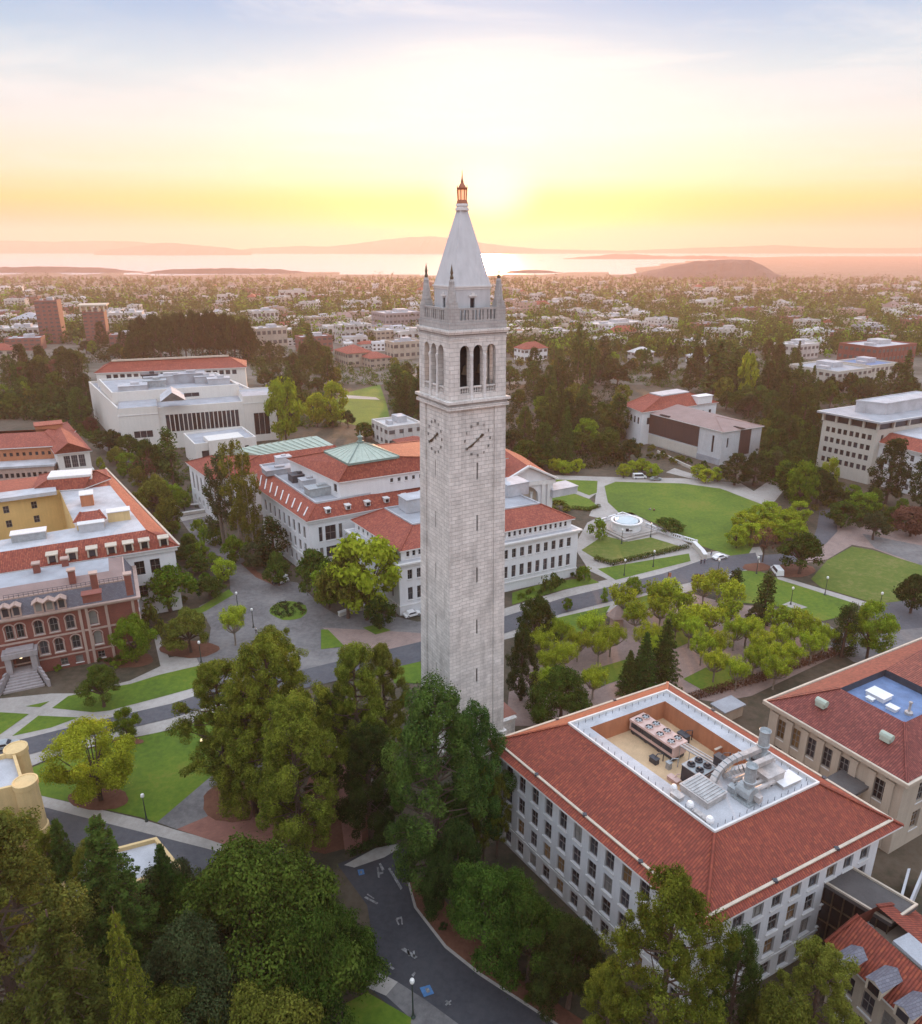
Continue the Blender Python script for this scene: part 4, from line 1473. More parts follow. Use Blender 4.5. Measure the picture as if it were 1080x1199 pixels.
    tag(mb_.build('duct_housing', 'metal_pale'), 'boxy sheet metal duct housing beside the nearer fan stack', 'housing')
    mb_ = MB()
    c = at(921, 913, zd + .3); mb_.box((c.x, c.y, zd + .25), (3.2, 1.9, .5), AU); mb_.box((c.x, c.y, zd + .53), (3.4, 2.1, .07), AU, 1)
    tag(mb_.build('roof_hatch', ['metal_pale', 'white_paint']), 'low white roof hatch near the right corner of the flat roof', 'roof hatch')
    # exhaust fan stacks
    for px, py, lab, s_ in ((873, 936, 'white exhaust fan stack nearer the front corner of the flat roof', 1.0), (889, 893, 'white exhaust fan stack at the back of the flat roof', .95)):
        c = at(px, py, zd)
        t = thing('exhaust_fan', lab, 'exhaust fan', (c.x, c.y, zd), AV)
        mb_ = MB(); mb_.box((0, 0, .12), (2.6, 2.2, .24)); mb_.box((-.9, 0, .5), (.3, 1.6, .6)); mb_.box((.9, 0, .5), (.3, 1.6, .6)); bld(mb_, 'base', 'metal', t)
        mb_ = MB()
        mb_.tube([(-1.0, 0, 1.25), (1.0, 0, 1.25)], [.95, .95], 16)
        mb_.tube([(-1.15, .1, 1.2), (-1.0, .1, 1.2)], [.5, .6], 12)
        bld(mb_, 'scroll', 'metal', t)
        mb_ = MB(); mb_.lathe((.2, 0, 1.9), [(.62, 0), (.62, .5), (.8, .9), (.84, 1.1), (.70, 1.15), (.66, 3.0), (.78, 3.25), (.72, 3.3), (.55, 2.9)], 16); bld(mb_, 'nozzle', 'metal', t)
        mb_ = MB(); mb_.box((1.35, .4, .9), (.9, .7, .8)); bld(mb_, 'motor', 'metal_pale', t)
    # skylight grate
    c = at(823, 930, zd)
    t = thing('roof_skylight', 'raised square skylight with a ribbed grey top near the white roof vents', 'skylight', (c.x, c.y, zd), AV)
    mb_ = MB(); mb_.box((0, 0, .45), (4.2, 3.6, .9)); mb_.box((0, 0, .95), (4.4, 3.8, .1)); bld(mb_, 'curb', 'metal_pale', t)
    mb_ = MB()
    for k in range(9):
        mb_.box((-1.8 + .45 * k, 0, 1.04), (.3, 3.3, .08))
    bld(mb_, 'grate', 'metal', t)
    for px, py, s_, lab in ((808, 947, .62, 'white domed roof vent in the middle of the left roof edge'), (831, 965, .68, 'white domed roof vent nearest the front corner of the flat roof'), (789, 927, .55, 'small white domed vent at the corner of the roof well')):
        c = at(px, py, zd)
        mb_ = MB(); mb_.lathe((c.x, c.y, zd), [(.35 * s_, 0), (.35 * s_, .45), (.75 * s_, .5), (.72 * s_, .75), (.5 * s_, 1.0), (.02, 1.12)], 14)
        tag(mb_.build('roof_vent', 'white_paint'), lab, 'roof vent')
    c = at(793, 935, zd); mb_ = MB(); mb_.box((c.x, c.y, zd + .3), (1.3, .9, .6), AV); mb_.box((c.x, c.y, zd + .64), (1.5, 1.1, .08), AV)
    tag(mb_.build('roof_box', 'metal_pale'), 'small flat metal box beside the small domed vent', 'roof box')
    c0, c1 = at(812, 950, zd), at(828, 962, zd); mb_ = MB(); mb_.bar(c0 + Vector((0, 0, .1)), c1 + Vector((0, 0, .1)), .7, .3)
    tag(mb_.build('cable_duct', 'metal_pale'), 'low pinkish cable duct joining the two larger domed vents', 'duct')


roof_plant()


# 2. hall on the right edge with a blue roof well
def right_hall():
    ZE = 13.2
    L = at(894, 821, ZE).to_2d(); N = at(1064, 921, ZE).to_2d(); E_ = at(1080, 747, ZE).to_2d()
    R = N + (E_ - L) * 1.25; D = L + (E_ - L) * 1.25
    root = root_for('stone_hall', 'grey stone hall at right with red tile roof and a bright blue roof well', [L, N, R, D])
    walls = offset([L, N, R, D], .9)
    def left(Ln):
        return row(Ln, 7, 2.0, 9.3, 3.6, 1.2, 1.8, skip=(5,)) + row(Ln, 7, 2.0, 4.2, 3.4, 1.2, 1.8)
    def rgt(Ln):
        return row(Ln, 8, 2.0, 9.3, 3.6, 2.0) + row(Ln, 8, 2.0, 4.2, 3.4, 2.0)
    block(root, walls, 0, ZE - .8, 'stucco_tan', {0: left, 1: rgt}, .45, style='grid', panes=('glass', 'glass', 'glass', 'glass_warm'))
    # flat pilasters between the windows
    A, B = walls[0], walls[1]
    d = (B - A).normalized(); n = Vector((d.y, -d.x)); Ln = (B - A).length
    for k in range(8):
        u = 1.2 + (Ln - 3.0) * k / 7
        q = A + d * u + n * .16
        mb_ = MB()
        mb_.box((q.x, q.y, 5.9), (1.15, .34, 11.4), math.atan2(d.y, d.x)); mb_.box((q.x, q.y, 11.75), (1.4, .5, .5), math.atan2(d.y, d.x))
        mb_.build('pilaster', 'stucco_tan', root)
    band(root, walls, ZE - 1.0, ZE - .45, .35, 'stucco_tan', 'frieze')
    band(root, walls, ZE - .45, ZE + .02, .95, 'stucco_tan', 'cornice')
    curb(root, offset(walls, -.95), ZE, ZE + .2, .35, 'trim_ivory', 'gutter')
    eave = offset(walls, -.45)
    ZR = 16.6
    rim = XY([(984, 806), (1060, 846)], ZR)
    R2 = rim[1] + (R - N) * .72; D2 = rim[0] + (D - L) * .72
    rim4 = [rim[0], rim[1], R2, D2]
    ring_roof(root, eave, rim4, ZE + .1, ZR, 'tile_dark', fascia='trim', soffit=.4)
    # sunk blue deck in front, then the inner tiled slope rising behind it
    m0 = lerp(rim4[0], rim4[3], .30); m1 = lerp(rim4[1], rim4[2], .30)
    mb_ = MB()
    pit = [rim4[0], rim4[1], m1, m0]
    zb = ZR - 1.3
    for i in range(4):
        j = (i + 1) % 4
        mb_.face([(*pit[i], ZR), (*pit[j], ZR), (*pit[j], zb), (*pit[i], zb)], 1)
    mb_.face([(*q, zb) for q in pit], 0)
    mb_.build('roof_well', ['deck_blue', 'metal_dark'], root)
    r0 = lerp(m0, rim4[3], .5); r1 = lerp(m1, rim4[2], .5)
    mb_ = MB()
    hz = ZR + 1.8
    mb_.face([(*m0, ZR), (*m1, ZR), (*r1, hz), (*r0, hz)]); mb_.face([(*rim4[3], ZR), (*rim4[2], ZR), (*r1, hz), (*r0, hz)])
    mb_.face([(*m0, ZR), (*r0, hz), (*rim4[3], ZR)]); mb_.face([(*m1, ZR), (*r1, hz), (*rim4[2], ZR)])
    mb_.build('inner_roof', 'tile_dark', root)
    # things standing in the blue well
    def bx(px, py, z, sz, mat, name, lab, cat, rz=0.):
        c = at(px, py, z)
        mb2 = MB(); mb2.box((c.x, c.y, z + sz[2] / 2), sz, math.atan2(d.y, d.x)); mb2.box((c.x, c.y, z + sz[2] + .05), (sz[0] + .25, sz[1] + .25, .1), math.atan2(d.y, d.x), 1)
        tag(mb2.build(name, [mat, 'white_paint']), lab, cat)
    bx(1029, 816, zb, (3.0, 2.4, .7), 'white_paint', 'roof_hatch', 'square white skylight hood standing in the blue roof well', 'skylight hood')
    bx(1019, 820, zb, (1.0, .7, .4), 'white_paint', 'roof_box', 'small white box left of the hood in the blue roof well', 'roof box')
    bx(1045, 831, zb, (1.5, 1.1, .5), 'white_paint', 'roof_box', 'white box in the middle of the blue roof well', 'roof box')
    c = at(1064, 836, zb); mb2 = MB(); mb2.lathe((c.x, c.y, zb), [(.6, 0), (.6, .4), (.2, .5), (.18, 1.9), (.3, 2.0), (.25, 2.2)], 12)
    tag(mb2.build('exhaust_pipe', 'metal_pale'), 'upright exhaust pipe at the near end of the blue roof well', 'exhaust pipe')
    for px, py, lab in ((962, 826, 'copper green ridge vent on the upper part of the dark tile slope'), (1038, 866, 'copper green ridge vent lower on the dark tile slope near its hip')):
        c = at(px, py, ZE + 2.0)
        mb2 = MB()
        mb2.box((c.x, c.y, c.z + .25), (1.5, 1.1, .8), math.atan2(d.y, d.x)); mb2.tube([Vector((c.x, c.y, c.z + .65)) - Vector((*d, 0)) * .9, Vector((c.x, c.y, c.z + .65)) + Vector((*d, 0)) * .9], .55, 8)
        tag(mb2.build('roof_vent', 'copper'), lab, 'roof vent')
    # flat-roofed porch built out from the wall
    P0, P1 = A + d * (Ln * .60), A + d * (Ln * .80)
    pr = MB()
    pr.prism([P0 + n * .1, P1 + n * .1, P1 + n * 6.5, P0 + n * 6.5], 8.6, 9.1, 0)
    for q in (P0 + n * 6.2 + d * .4, P1 + n * 6.2 - d * .4):
        pr.box((q.x, q.y, 4.3), (.5, .5, 8.6), 0, 1)
    pr.build('porch', ['deck_dark', 'stucco_tan'], root)


right_hall()


# 3. tiled wing in the lower right corner, with dormers, and the glazed link
def corner_wing():
    ZE, ZR = 9.5, 13.0
    L = at(967, 1104, ZE).to_2d(); N0 = at(1056, 1190, ZE).to_2d()
    rl = at(1006, 1072, ZR).to_2d(); rr0 = at(1057, 1107, ZR).to_2d()
    d = (N0 - L).normalized(); n = Vector((d.y, -d.x))
    N = L + d * 26.0
    R = N - n * 13.5; D = L - n * 13.5
    root = root_for('dormer_wing', 'low wing with red tile roof and white dormers in the lower right corner', [L, N, R, D])
    walls = offset([L, N, R, D], .8)
    def left(Ln):
        return [(u - w_ / 2, u + w_ / 2, 4.6, 7.4) for u in [2.2 + 2.5 * k for k in range(9)] for w_ in (1.5,)] + [(u - .75, u + .75, .9, 3.6) for u in [2.2 + 2.5 * k for k in range(9)]]
    block(root, walls, 0, ZE - .2, 'stucco_tan', {0: left}, .35, panes=('glass', 'glass_blind'))
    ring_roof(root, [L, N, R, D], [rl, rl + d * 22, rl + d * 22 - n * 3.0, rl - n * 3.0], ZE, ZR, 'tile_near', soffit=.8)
    flat(root, [rl + d * 4 - n * .3, rl + d * 21.5 - n * .3, rl + d * 21.5 - n * 2.8, rl + d * 4 - n * 2.8], ZR + .3, 'deck_grey', 'roof_deck', .4)
    for k, (px, py) in enumerate(((990, 1130), (1030, 1155), (1064, 1186))):
        c = at(px, py, ZE + 1.1)
        e = n * 1.0
        dm = MB()
        def q(u, o, z):
            p = Vector((c.x, c.y)) + d * u + n * o
            return (p.x, p.y, z)
        z0_, z1_ = ZE + .5, ZE + 1.8
        for u in (-.85, .85):
            dm.face([q(u, .9, z0_), q(u, .9, z1_), q(u, -2.2, z1_ + .1)], 0)
        for u in (-1, 1):
            dm.face([q(0, 1.1, z1_ + .55), q(u * 1.05, 1.1, z1_), q(u * 1.05, -2.0, z1_ + .2), q(0, -2.4, z1_ + .75)], 1)
        dm.face([q(-1.0, 1.0, z1_), q(1.0, 1.0, z1_), q(0, 1.0, z1_ + .5)], 0)
        for u in (-.78, .78):
            p = Vector(q(u, .9, (z0_ + z1_) / 2)); dm.box(p, (.22, .16, z1_ - z0_), math.atan2(d.y, d.x), 0)
        do = dm.build('dormer', ['trim_ivory', 'slate'], root)
        gl = MB(); gl.face([q(-.72, .86, z0_), q(.72, .86, z0_), q(.72, .86, z1_), q(-.72, .86, z1_)])
        gl.build('window', 'glass', do)
    # glazed link between the two
    Z = 11.0
    a, b, c_, e = XY([(966, 1034), (991, 1017), (1068, 1062), (1042, 1080)], Z)
    lk = root_for('glazed_link', 'dark glazed bridge with a flat roof joining the big hall to the corner wing', [a, b, c_, e])
    FOOT.append([tuple(a), tuple(b), tuple(c_), tuple(e)])
    flat(lk, offset([a, e, c_, b], -.4), Z + .3, 'deck_dark', 'roof', .5)
    curb(lk, offset([a, e, c_, b], -.4), Z + .3, Z + .55, .25, 'trim_ivory', 'roof_edge')
    g = MB()
    quad = [a, e, c_, b]
    for i in range(4):
        A, B = quad[i], quad[(i + 1) % 4]
        g.face([(*A, 0), (*B, 0), (*B, Z), (*A, Z)])
    g.build('glass_wall', 'glass', lk)
    fr = MB()
    for i in (0, 2):
        A, B = quad[i], quad[(i + 1) % 4]
        dd = (B - A).normalized(); nn = Vector((dd.y, -dd.x)); Ln = (B - A).length
        k_ = int(Ln / 1.2)
        for k in range(k_ + 1):
            p = A + dd * Ln * k / k_ + nn * .1
            fr.box((p.x, p.y, Z / 2), (.13, .2, Z - .2), math.atan2(dd.y, dd.x))
        for z in (2.8, 5.6, 8.4):
            p = A + dd * Ln / 2 + nn * .12
            fr.box((p.x, p.y, z), (Ln, .16, .16), math.atan2(dd.y, dd.x))
    fr.build('mullions', 'bronze', lk)
    for (p, q_, lab) in (((1065, 1017), (1053, 1061), 'long pale blue ramp parapet beside the glazed link, the left one of two'), ((1082, 1018), (1062, 1066), 'long pale blue ramp parapet nearer the right edge of the photo')):
        p0, p1 = at(*p, 3.0), at(*q_, 3.0)
        r_ = MB(); r_.prism([(p0.x - .2, p0.y), (p0.x + .2, p0.y), (p1.x + .2, p1.y), (p1.x - .2, p1.y)], 0, 3.0, 0)
        tag(r_.build('ramp_wall', 'deck_white'), lab, 'wall')


corner_wing()


# 4. the library with the copper pyramid
def library():
    ZE, ZR = 17.0, 20.2
    L, N, R = XY([(300, 571), (359, 611), (606, 566)], ZE)
    q = para(L, N, R)
    root = root_for('library_hall', 'white library hall with red roofs and a green copper pyramid skylight', q)
    rim = XY([(304, 545.5), (370, 590), (596, 549)], ZR); rim.append(rim[0] + rim[2] - rim[1])
    walls = offset(q, .9)
    def left(Ln):
        return row(Ln, 9, 1.5, 12.6, 3.4, 1.5) + row(Ln, 9, 1.5, 8.0, 3.0, 1.5) + row(Ln, 9, 1.4, 3.2, 2.4, 1.5)
    def rgt(Ln):
        o = []
        for zc, hh in ((12.4, 4.2), (7.0, 3.2)):
            o += [(2.6, 3.6, zc - hh / 2, zc + hh / 2), (4.4, 7.4, zc - hh / 2, zc + hh / 2), (8.2, 9.2, zc - hh / 2, zc + hh / 2)]
        return o
    block(root, walls, 0, ZE - .3, 'stucco', {0: left, 1: rgt}, .4, panes=('glass', 'glass', 'glass_blind'))
    band(root, walls, ZE - 1.1, ZE - .3, .45, 'trim', 'cornice')
    band(root, walls, 5.2, 5.6, .2, 'trim', 'string_course')
    roof = ring_roof(root, q, rim, ZE, ZR, 'tile', soffit=.8)
    flat(root, rim, ZR - .05, 'deck_grey', 'roof_deck', .3)
    curb(root, offset(rim, -.05), ZR - .1, ZR + .45, .4, 'deck_white')
    # pale rakes across the left slope, dormers on the near slope
    for k in range(9):
        t = .07 + .86 * k / 8
        p = lerp(L, N, t); r = lerp(rim[0], rim[1], t)
        a = lerp(p, r, .15); b = lerp(p, r, .62)
        m_ = MB(); m_.bar((*a, ZE + .55), (*b, ZE + 2.05), .3, .3); m_.build('roof_rib', 'trim', roof)
    d = (R - N).normalized(); n = Vector((d.y, -d.x))
    for k in range(6):
        t = .075 + .088 * k
        p = lerp(lerp(N, R, t), lerp(rim[1], rim[2], t), .38)
        dm = MB(); dm.box((p.x, p.y, ZE + 1.6), (1.3, 1.6, 1.1), math.atan2(d.y, d.x)); dm.box((p.x, p.y, ZE + 2.25), (1.6, 1.9, .16), math.atan2(d.y, d.x))
        do = dm.build('dormer', 'trim', roof)
        g = MB(); c = p + n * .84; g.box((c.x, c.y, ZE + 1.6), (.9, .06, .8), math.atan2(d.y, d.x)); g.build('window', 'glass', do)
    # upper hall with hip roof and copper pyramid
    Z2 = 25.0
    uN, uR, uL = XY([(396, 565), (596, 536), (336, 537)], Z2)
    uq = [uL, uN, uR, uL + uR - uN]
    def upr(Ln):
        return row(Ln, 5, .9, 23.2, 1.1, 14.0, Ln - 25.0)
    FOOT_N = len(FOOT)
    block(root, offset(uq, .6), ZR - .2, Z2 - .2, 'stucco', {1: upr, 0: lambda Ln: [(Ln - 3.2, Ln - 1.4, 21.6, 23.8)]}, .3, name='upper_wall')
    py = XY([(382, 529), (409, 543), (465, 534.5), (437, 521.5)], 29.5)
    ring_roof(root, uq, py, Z2, 29.5, 'tile', soffit=.6, name='upper_roof')
    py2 = offset(py, -.5)
    ap = at(422, 517, 33.0)
    m_ = MB()
    for i in range(4):
        j = (i + 1) % 4
        m_.face([(*py2[i], 29.7), (*py2[j], 29.7), (ap.x, ap.y, 33.0)], 0)
        m_.face([(*py2[i], 29.1), (*py2[j], 29.1), (*py2[j], 29.7), (*py2[i], 29.7)], 1)
        m_.bar((*py2[i], 29.75), (ap.x, ap.y, 33.05), .3, .12, 1)
        for k in range(1, 7):
            e = lerp(py2[i], py2[j], k / 7)
            m_.bar((*e, 29.72), Vector((*e, 29.72)).lerp(Vector((ap.x, ap.y, 33.0)), .85), .1, .08, 0)
    pyo = m_.build('copper_pyramid', ['copper', 'copper_edge'], root)
    m_ = MB(); m_.lathe((ap.x, ap.y, 32.6), [(1.0, 0), (1.0, .6), (.6, .8), (.5, 1.6), (.9, 1.8), (.2, 2.3), (.05, 3.6)], 10); m_.build('finial', 'copper_edge', pyo)
    # plant on the flat roof
    def plant(px, py_, sz, z, mat, lab, name='roof_housing'):
        c = at(px, py_, z); mb_ = MB()
        mb_.box((c.x, c.y, z + sz[2] / 2), sz, math.atan2(d.y, d.x)); mb_.box((c.x, c.y, z + sz[2] + .08), (sz[0] + .3, sz[1] + .3, .16), math.atan2(d.y, d.x))
        mb_.box((c.x + .2, c.y, z + sz[2] + .4), (sz[0] * .3, sz[1] * .3, .5), math.atan2(d.y, d.x))
        tag(mb_.build(name, mat), lab, 'roof housing')
    plant(332, 543, (4.5, 3.0, 2.4), ZR, 'deck_white', 'white roof housing at the far left corner of the library roof')
    plant(327, 553, (9.0, 5.0, 1.5), ZR, 'deck_grey', 'broad grey skylight box on the left of the library roof')
    plant(352, 562, (6.0, 4.0, 2.0), ZR, 'metal_dark', 'dark roof machinery in the middle of the library roof')
    plant(362, 569, (5.0, 3.4, 2.2), ZR, 'deck_white', 'white roof housing in front of the dark machinery on the library roof')
    plant(376, 578, (8.0, 4.0, 2.2), ZR, 'metal', 'long grey roof housing near the front corner of the library roof')
    # back wing with its green copper roof light
    ZB = 14.5
    a, b = XY([(217, 541), (246, 562)], ZB)
    c_ = at(412, 540, ZB).to_2d()
    bq = para(a, b, c_)
    br = root_for('reading_wing', 'long white wing behind the library with a green copper roof light', bq)
    def bl(Ln):
        return row(Ln, 5, 1.6, 9.0, 6.0, 1.5, arch=True) + row(Ln, 5, 1.4, 3.0, 2.2, 1.5)
    block(br, offset(bq, .8), 0, ZB - .3, 'stucco', {0: bl}, .4)
    band(br, offset(bq, .8), ZB - 1.0, ZB - .25, .5, 'trim', 'cornice')
    ga, gb, gc, gd_ = XY([(249, 533), (304, 533), (391, 521), (352, 514)], 19.0)
    ring_roof(br, bq, [ga, gb, gc, gd_], ZB, 19.0, 'tile', soffit=.7)
    m_ = MB()
    r0, r1 = lerp(ga, gb, .5), lerp(gd_, gc, .5)
    m_.face([(*ga, 19.0), (*gd_, 19.0), (*r1, 21.2), (*r0, 21.2)]); m_.face([(*gb, 19.0), (*gc, 19.0), (*r1, 21.2), (*r0, 21.2)])
    m_.face([(*ga, 19.0), (*gb, 19.0), (*r0, 21.2)]); m_.face([(*gc, 19.0), (*gd_, 19.0), (*r1, 21.2)])
    for k in range(1, 12):
        for s0, s1 in ((ga, gd_), (gb, gc)):
            p = lerp(s0, s1, k / 12); r = lerp(r0, r1, k / 12)
            m_.bar((*p, 19.03), (*r, 21.23), .25, .14)
    m_.build('roof_light', 'copper', br)
    # temple front with the big arch, just right of the tower
    Zt = 19.5
    l_, r_ = XY([(588, 566), (648, 560)], Zt)
    d = (r_ - l_).normalized(); n = Vector((d.y, -d.x))
    wq = [l_ - n * 26, l_, r_, r_ - n * 26]
    tr = root_for('arched_gable', 'white gabled end hall with a large arched recess, just right of the tower', wq)
    Ln = (r_ - l_).length
    mb_ = MB()
    FOOT.append([tuple(p) for p in wq])
    wall(mb_, l_, r_, 0, Zt, [(Ln * .28, Ln * .72, 9.0, 17.6, True)], 1.6)
    wall(mb_, r_, wq[3], 0, Zt, row(26, 4, 2.0, 12, 5, 3.0), .4)
    wall(mb_, wq[0], l_, 0, Zt); wall(mb_, wq[3], wq[0], 0, Zt)
    apx = lerp(l_, r_, .5)
    mb_.face([(*l_, Zt), (*r_, Zt), (*apx, Zt + 4.2)])
    mb_.face([(*wq[0], Zt), (*wq[3], Zt), (*(apx - n * 26), Zt + 4.2)])
    mb_.build('wall', 'stucco', tr)
    g = MB(); p = apx - n * 1.55; g.box((p.x, p.y, 13.3), (Ln * .44, .06, 8.6), math.atan2(d.y, d.x)); wn_ = g.build('arched_window', 'stucco_tan', tr)
    g = MB()
    for u in (-.11, .11):
        p = apx + d * Ln * u - n * 1.3; g.lathe((p.x, p.y, 9.0), [(.5, 0), (.42, .5), (.38, 6.0), (.6, 6.5)], 10)
    g.build('columns', 'trim', wn_)
    g = MB()
    for u in (.09, .20, .80, .91):
        p = lerp(l_, r_, u) + n * .3; g.box((p.x, p.y, 9.0), (1.0, .6, 18.0), math.atan2(d.y, d.x)); g.box((p.x, p.y, 18.3), (1.4, .8, .7), math.atan2(d.y, d.x))
    g.build('pilasters', 'trim', tr)
    rf = MB()
    for s0, s1 in ((l_ - d * .9, -1), (r_ + d * .9, 1)):
        a0 = s0 + n * 1.0; b0 = s0 - n * 27; c0 = apx - n * 27; e0 = apx + n * 1.0
        rf.face([(*a0, Zt - .1), (*b0, Zt - .1), (*c0, Zt + 4.45), (*e0, Zt + 4.45)], 0)
        rf.bar(Vector((*a0, Zt - .1)), Vector((*e0, Zt + 4.45)), .9, .55, 1)
    rf.build('roof', ['tile', 'trim'], tr)
    band(tr, wq, Zt - 1.4, Zt - .15, .6, 'trim', 'entablature')


library()


# 5. the white annex right behind the tower
def annex():
    ZE, ZR, ZL = 16.5, 19.3, 13.6
    L, N, R = XY([(411, 609), (468, 646), (674, 607)], ZE)
    q = para(L, N, R)
    root = root_for('annex_hall', 'long white hall behind the tower with red roof and a row of small attic windows', q)
    att = offset(q, .7)
    def aw(Ln):
        return row(Ln, 30, .75, 15.2, 1.3, 1.0, skip=range(4, 17))
    block(root, att, ZL, ZE - .25, 'stucco', {1: aw, 0: lambda Ln: row(Ln, 9, .8, 15.2, 1.3, 1.0)}, .25, name='attic_wall')
    low = offset(att, -1.3)
    def lw(Ln):
        sk = range(2, 11)
        return row(Ln, 20, 1.25, 10.4, 2.5, 1.6, skip=sk) + row(Ln, 20, 1.25, 5.4, 3.3, 1.6, skip=sk)
    def ll(Ln):
        return row(Ln, 6, 1.0, 10.4, 2.4, 1.6) + row(Ln, 6, 1.0, 5.4, 3.2, 1.6)
    block(root, low, 0, ZL - .4, 'stucco', {0: ll, 1: lw}, .35)
    band(root, low, ZL - 1.0, ZL - .35, .35, 'trim', 'cornice'); band(root, low, ZL - .35, ZL + .05, .8, 'trim', 'cornice')
    flat(root, low, ZL + .06, 'deck_white', 'ledge', .1)
    band(root, low, 2.2, 2.6, .15, 'trim', 'string_course')
    rim = XY([(450, 595.5), (483, 615), (633, 590)], ZR); rim.append(rim[0] + rim[2] - rim[1])
    roof = ring_roof(root, q, rim, ZE, ZR, 'tile', soffit=.7)
    flat(root, rim, ZR - .1, 'deck_grey', 'roof_deck', .3)
    curb(root, rim, ZR - .1, ZR + .35, .35, 'deck_white')
    for px, py, sz, lab in ((484, 596, (6, 5, 3.5), 'white roof box on the annex roof left of the tower'), (600, 577, (7, 6, 3.4), 'white roof box on the annex roof right of the tower'), (655, 577, (9, 6, 2.2), 'grey flat roof box at the right end of the annex')):
        c = at(px, py, ZR if px < 640 else 14)
        mb_ = MB(); mb_.box((c.x, c.y, c.z + sz[2] / 2), sz, TH); mb_.box((c.x, c.y, c.z + sz[2] + .1), (sz[0] + .4, sz[1] + .4, .2), TH)
        tag(mb_.build('roof_housing', 'deck_white'), lab, 'roof housing')


annex()


# 6. the long white building far left with the slot windows
def science_block():
    Z1, Z2, Z3 = 17.5, 22.0, 24.5
    N = at(140, 483, Z1).to_2d(); R = at(321, 470, Z1).to_2d(); L = at(104, 449, Z1).to_2d()
    q = para(L, N, R)
    root = root_for('science_building', 'broad white building with tall slot windows, stepped roofs and a long red tile top', q)
    d = (R - N).normalized(); n = Vector((d.y, -d.x)); Ln = (R - N).length
    def front(Ln):
        return row(Ln, 17, 1.5, 11.2, 7.6, Ln * .275, Ln * .245) + [(Ln * u - 1.3, Ln * u + 1.3, 3.0, 12.5) for u in (.865, .905, .945)] + [(Ln * u - 1.3, Ln * u + 1.3, 6.0, 9.0) for u in (.10, .14, .18)]
    block(root, q, 0, Z1, 'stucco_warm', {1: front}, .6, style='slot', split=False, top='deck_grey')
    curb(root, q, Z1, Z1 + 1.0, .7, 'stucco_warm')
    # square end pavilions
    for u0, u1, hh in ((-.01, .235, 1.8), (.79, 1.01, 3.4)):
        a, b = N + d * Ln * u0 + n * .8, N + d * Ln * u1 + n * .8
        pv = [a - n * 20, a, b, b - n * 20]
        m_ = MB()
        wall(m_, pv[0], pv[1], 0, Z1 + hh)
        if u0 > .5:
            wl = (b - a).length
            ops = [(wl * t - 1.1, wl * t + 1.1, 3.0, 13.0) for t in (.36, .52, .68)]
        else:
            wl = (b - a).length
            ops = [(wl * t - 1.2, wl * t + 1.2, 6.0, 9.0) for t in (.40, .56, .72)]
        wall(m_, pv[1], pv[2], 0, Z1 + hh, ops, .6)
        wall(m_, pv[2], pv[3], 0, Z1 + hh); wall(m_, pv[3], pv[0], 0, Z1 + hh)
        m_.face([(*p, Z1 + hh - .6) for p in pv], 1)
        m_.build('pavilion', ['stucco_warm', 'deck_grey'], root)
        for o in ops:
            window(root, a, b, o, .6, 'slot', 'glass', False)
        band(root, pv, Z1 + hh - 3.4, Z1 + hh - 3.1, .2, 'trim', 'string_course')
    # set-back second tier and the plant on it
    a, b, c_ = XY([(128, 463), (143, 473), (279, 455)], Z2)
    t2 = XY([(116, 446), (131, 462), (280, 452)], Z2)
    q2 = para(t2[0], t2[1], t2[2])
    block(root, q2, Z1 - .2, Z2, 'stucco_warm', {1: lambda Ln: [(Ln * u - 1.6, Ln * u + 1.6, 18.6, 20.4) for u in (.47, .53, .58, .64)]}, .4, style='slot', split=False, top='deck_grey', name='upper_wall')
    curb(root, q2, Z2, Z2 + .9, .6, 'stucco_warm')
    # gabled skylight in the middle
    c = at(202, 466, Z2); e = math.atan2(d.y, d.x)
    g = MB()
    A = Vector((c.x, c.y)); w_ = 5.0
    for s_ in (-1, 1):
        p0, p1 = A + d * w_ * s_ + n * 8, A + d * w_ * s_ - n * 8
        r0, r1 = A + n * 8, A - n * 8
        g.face([(*p0, Z2 + .2), (*p1, Z2 + .2), (*r1, Z2 + 3.8), (*r0, Z2 + 3.8)], 1)
    for k in (8, -8):
        g.face([(*(A - d * w_ + n * k), Z2 + .2), (*(A + d * w_ + n * k), Z2 + .2), (*(A + n * k), Z2 + 3.8)], 0)
    g.build('gable_skylight', ['glass_blind', 'deck_white'], root)
    for u, v, sz, mt in ((.16, 8, (12, 8, 2.4), 'deck_white'), (.33, 16, (10, 8, 2.8), 'metal'), (.45, 22, (22, 7, 3.6), 'deck_white'), (.62, 22, (14, 8, 4.2), 'deck_grey'), (.74, 18, (9, 6, 3.0), 'deck_white'), (.30, 24, (7, 6, 4.5), 'metal_dark'), (.85, 12, (10, 6, 2.6), 'deck_white')):
        p = q2[1] + d * (q2[2] - q2[1]).length * u - n * v
        m_ = MB(); m_.box((p.x, p.y, Z2 + sz[2] / 2), sz, e); m_.box((p.x, p.y, Z2 + sz[2] + .15), (sz[0] + .5, sz[1] + .5, .3), e); m_.box((p.x + 1, p.y, Z2 + sz[2] + .8), (sz[0] * .3, sz[1] * .4, 1.2), e)
        m_.build('roof_housing', mt, root)
    # long red roofed top at the back
    tq = XY([(110, 437), (289, 430)], Z3)
    L3, R3 = tq
    dd = (R3 - L3).normalized(); nn = Vector((dd.y, -dd.x))
    q3 = [L3 - nn * 26, L3, R3, R3 - nn * 26]
    block(root, offset(q3, .8), 0, Z3 - .2, 'stucco_warm', {1: lambda Ln: row(Ln, 20, 2.2, 22.3, 2.2, 4.0)}, .3, style='slot', split=False, name='back_wall')
    rl, rr = XY([(131, 423.5), (268, 417.5)], 29.0)
    ring_roof(root, q3, [rl - nn * .3, rl, rr, rr - nn * .3], Z3, 29.0, 'tile', soffit=.6)
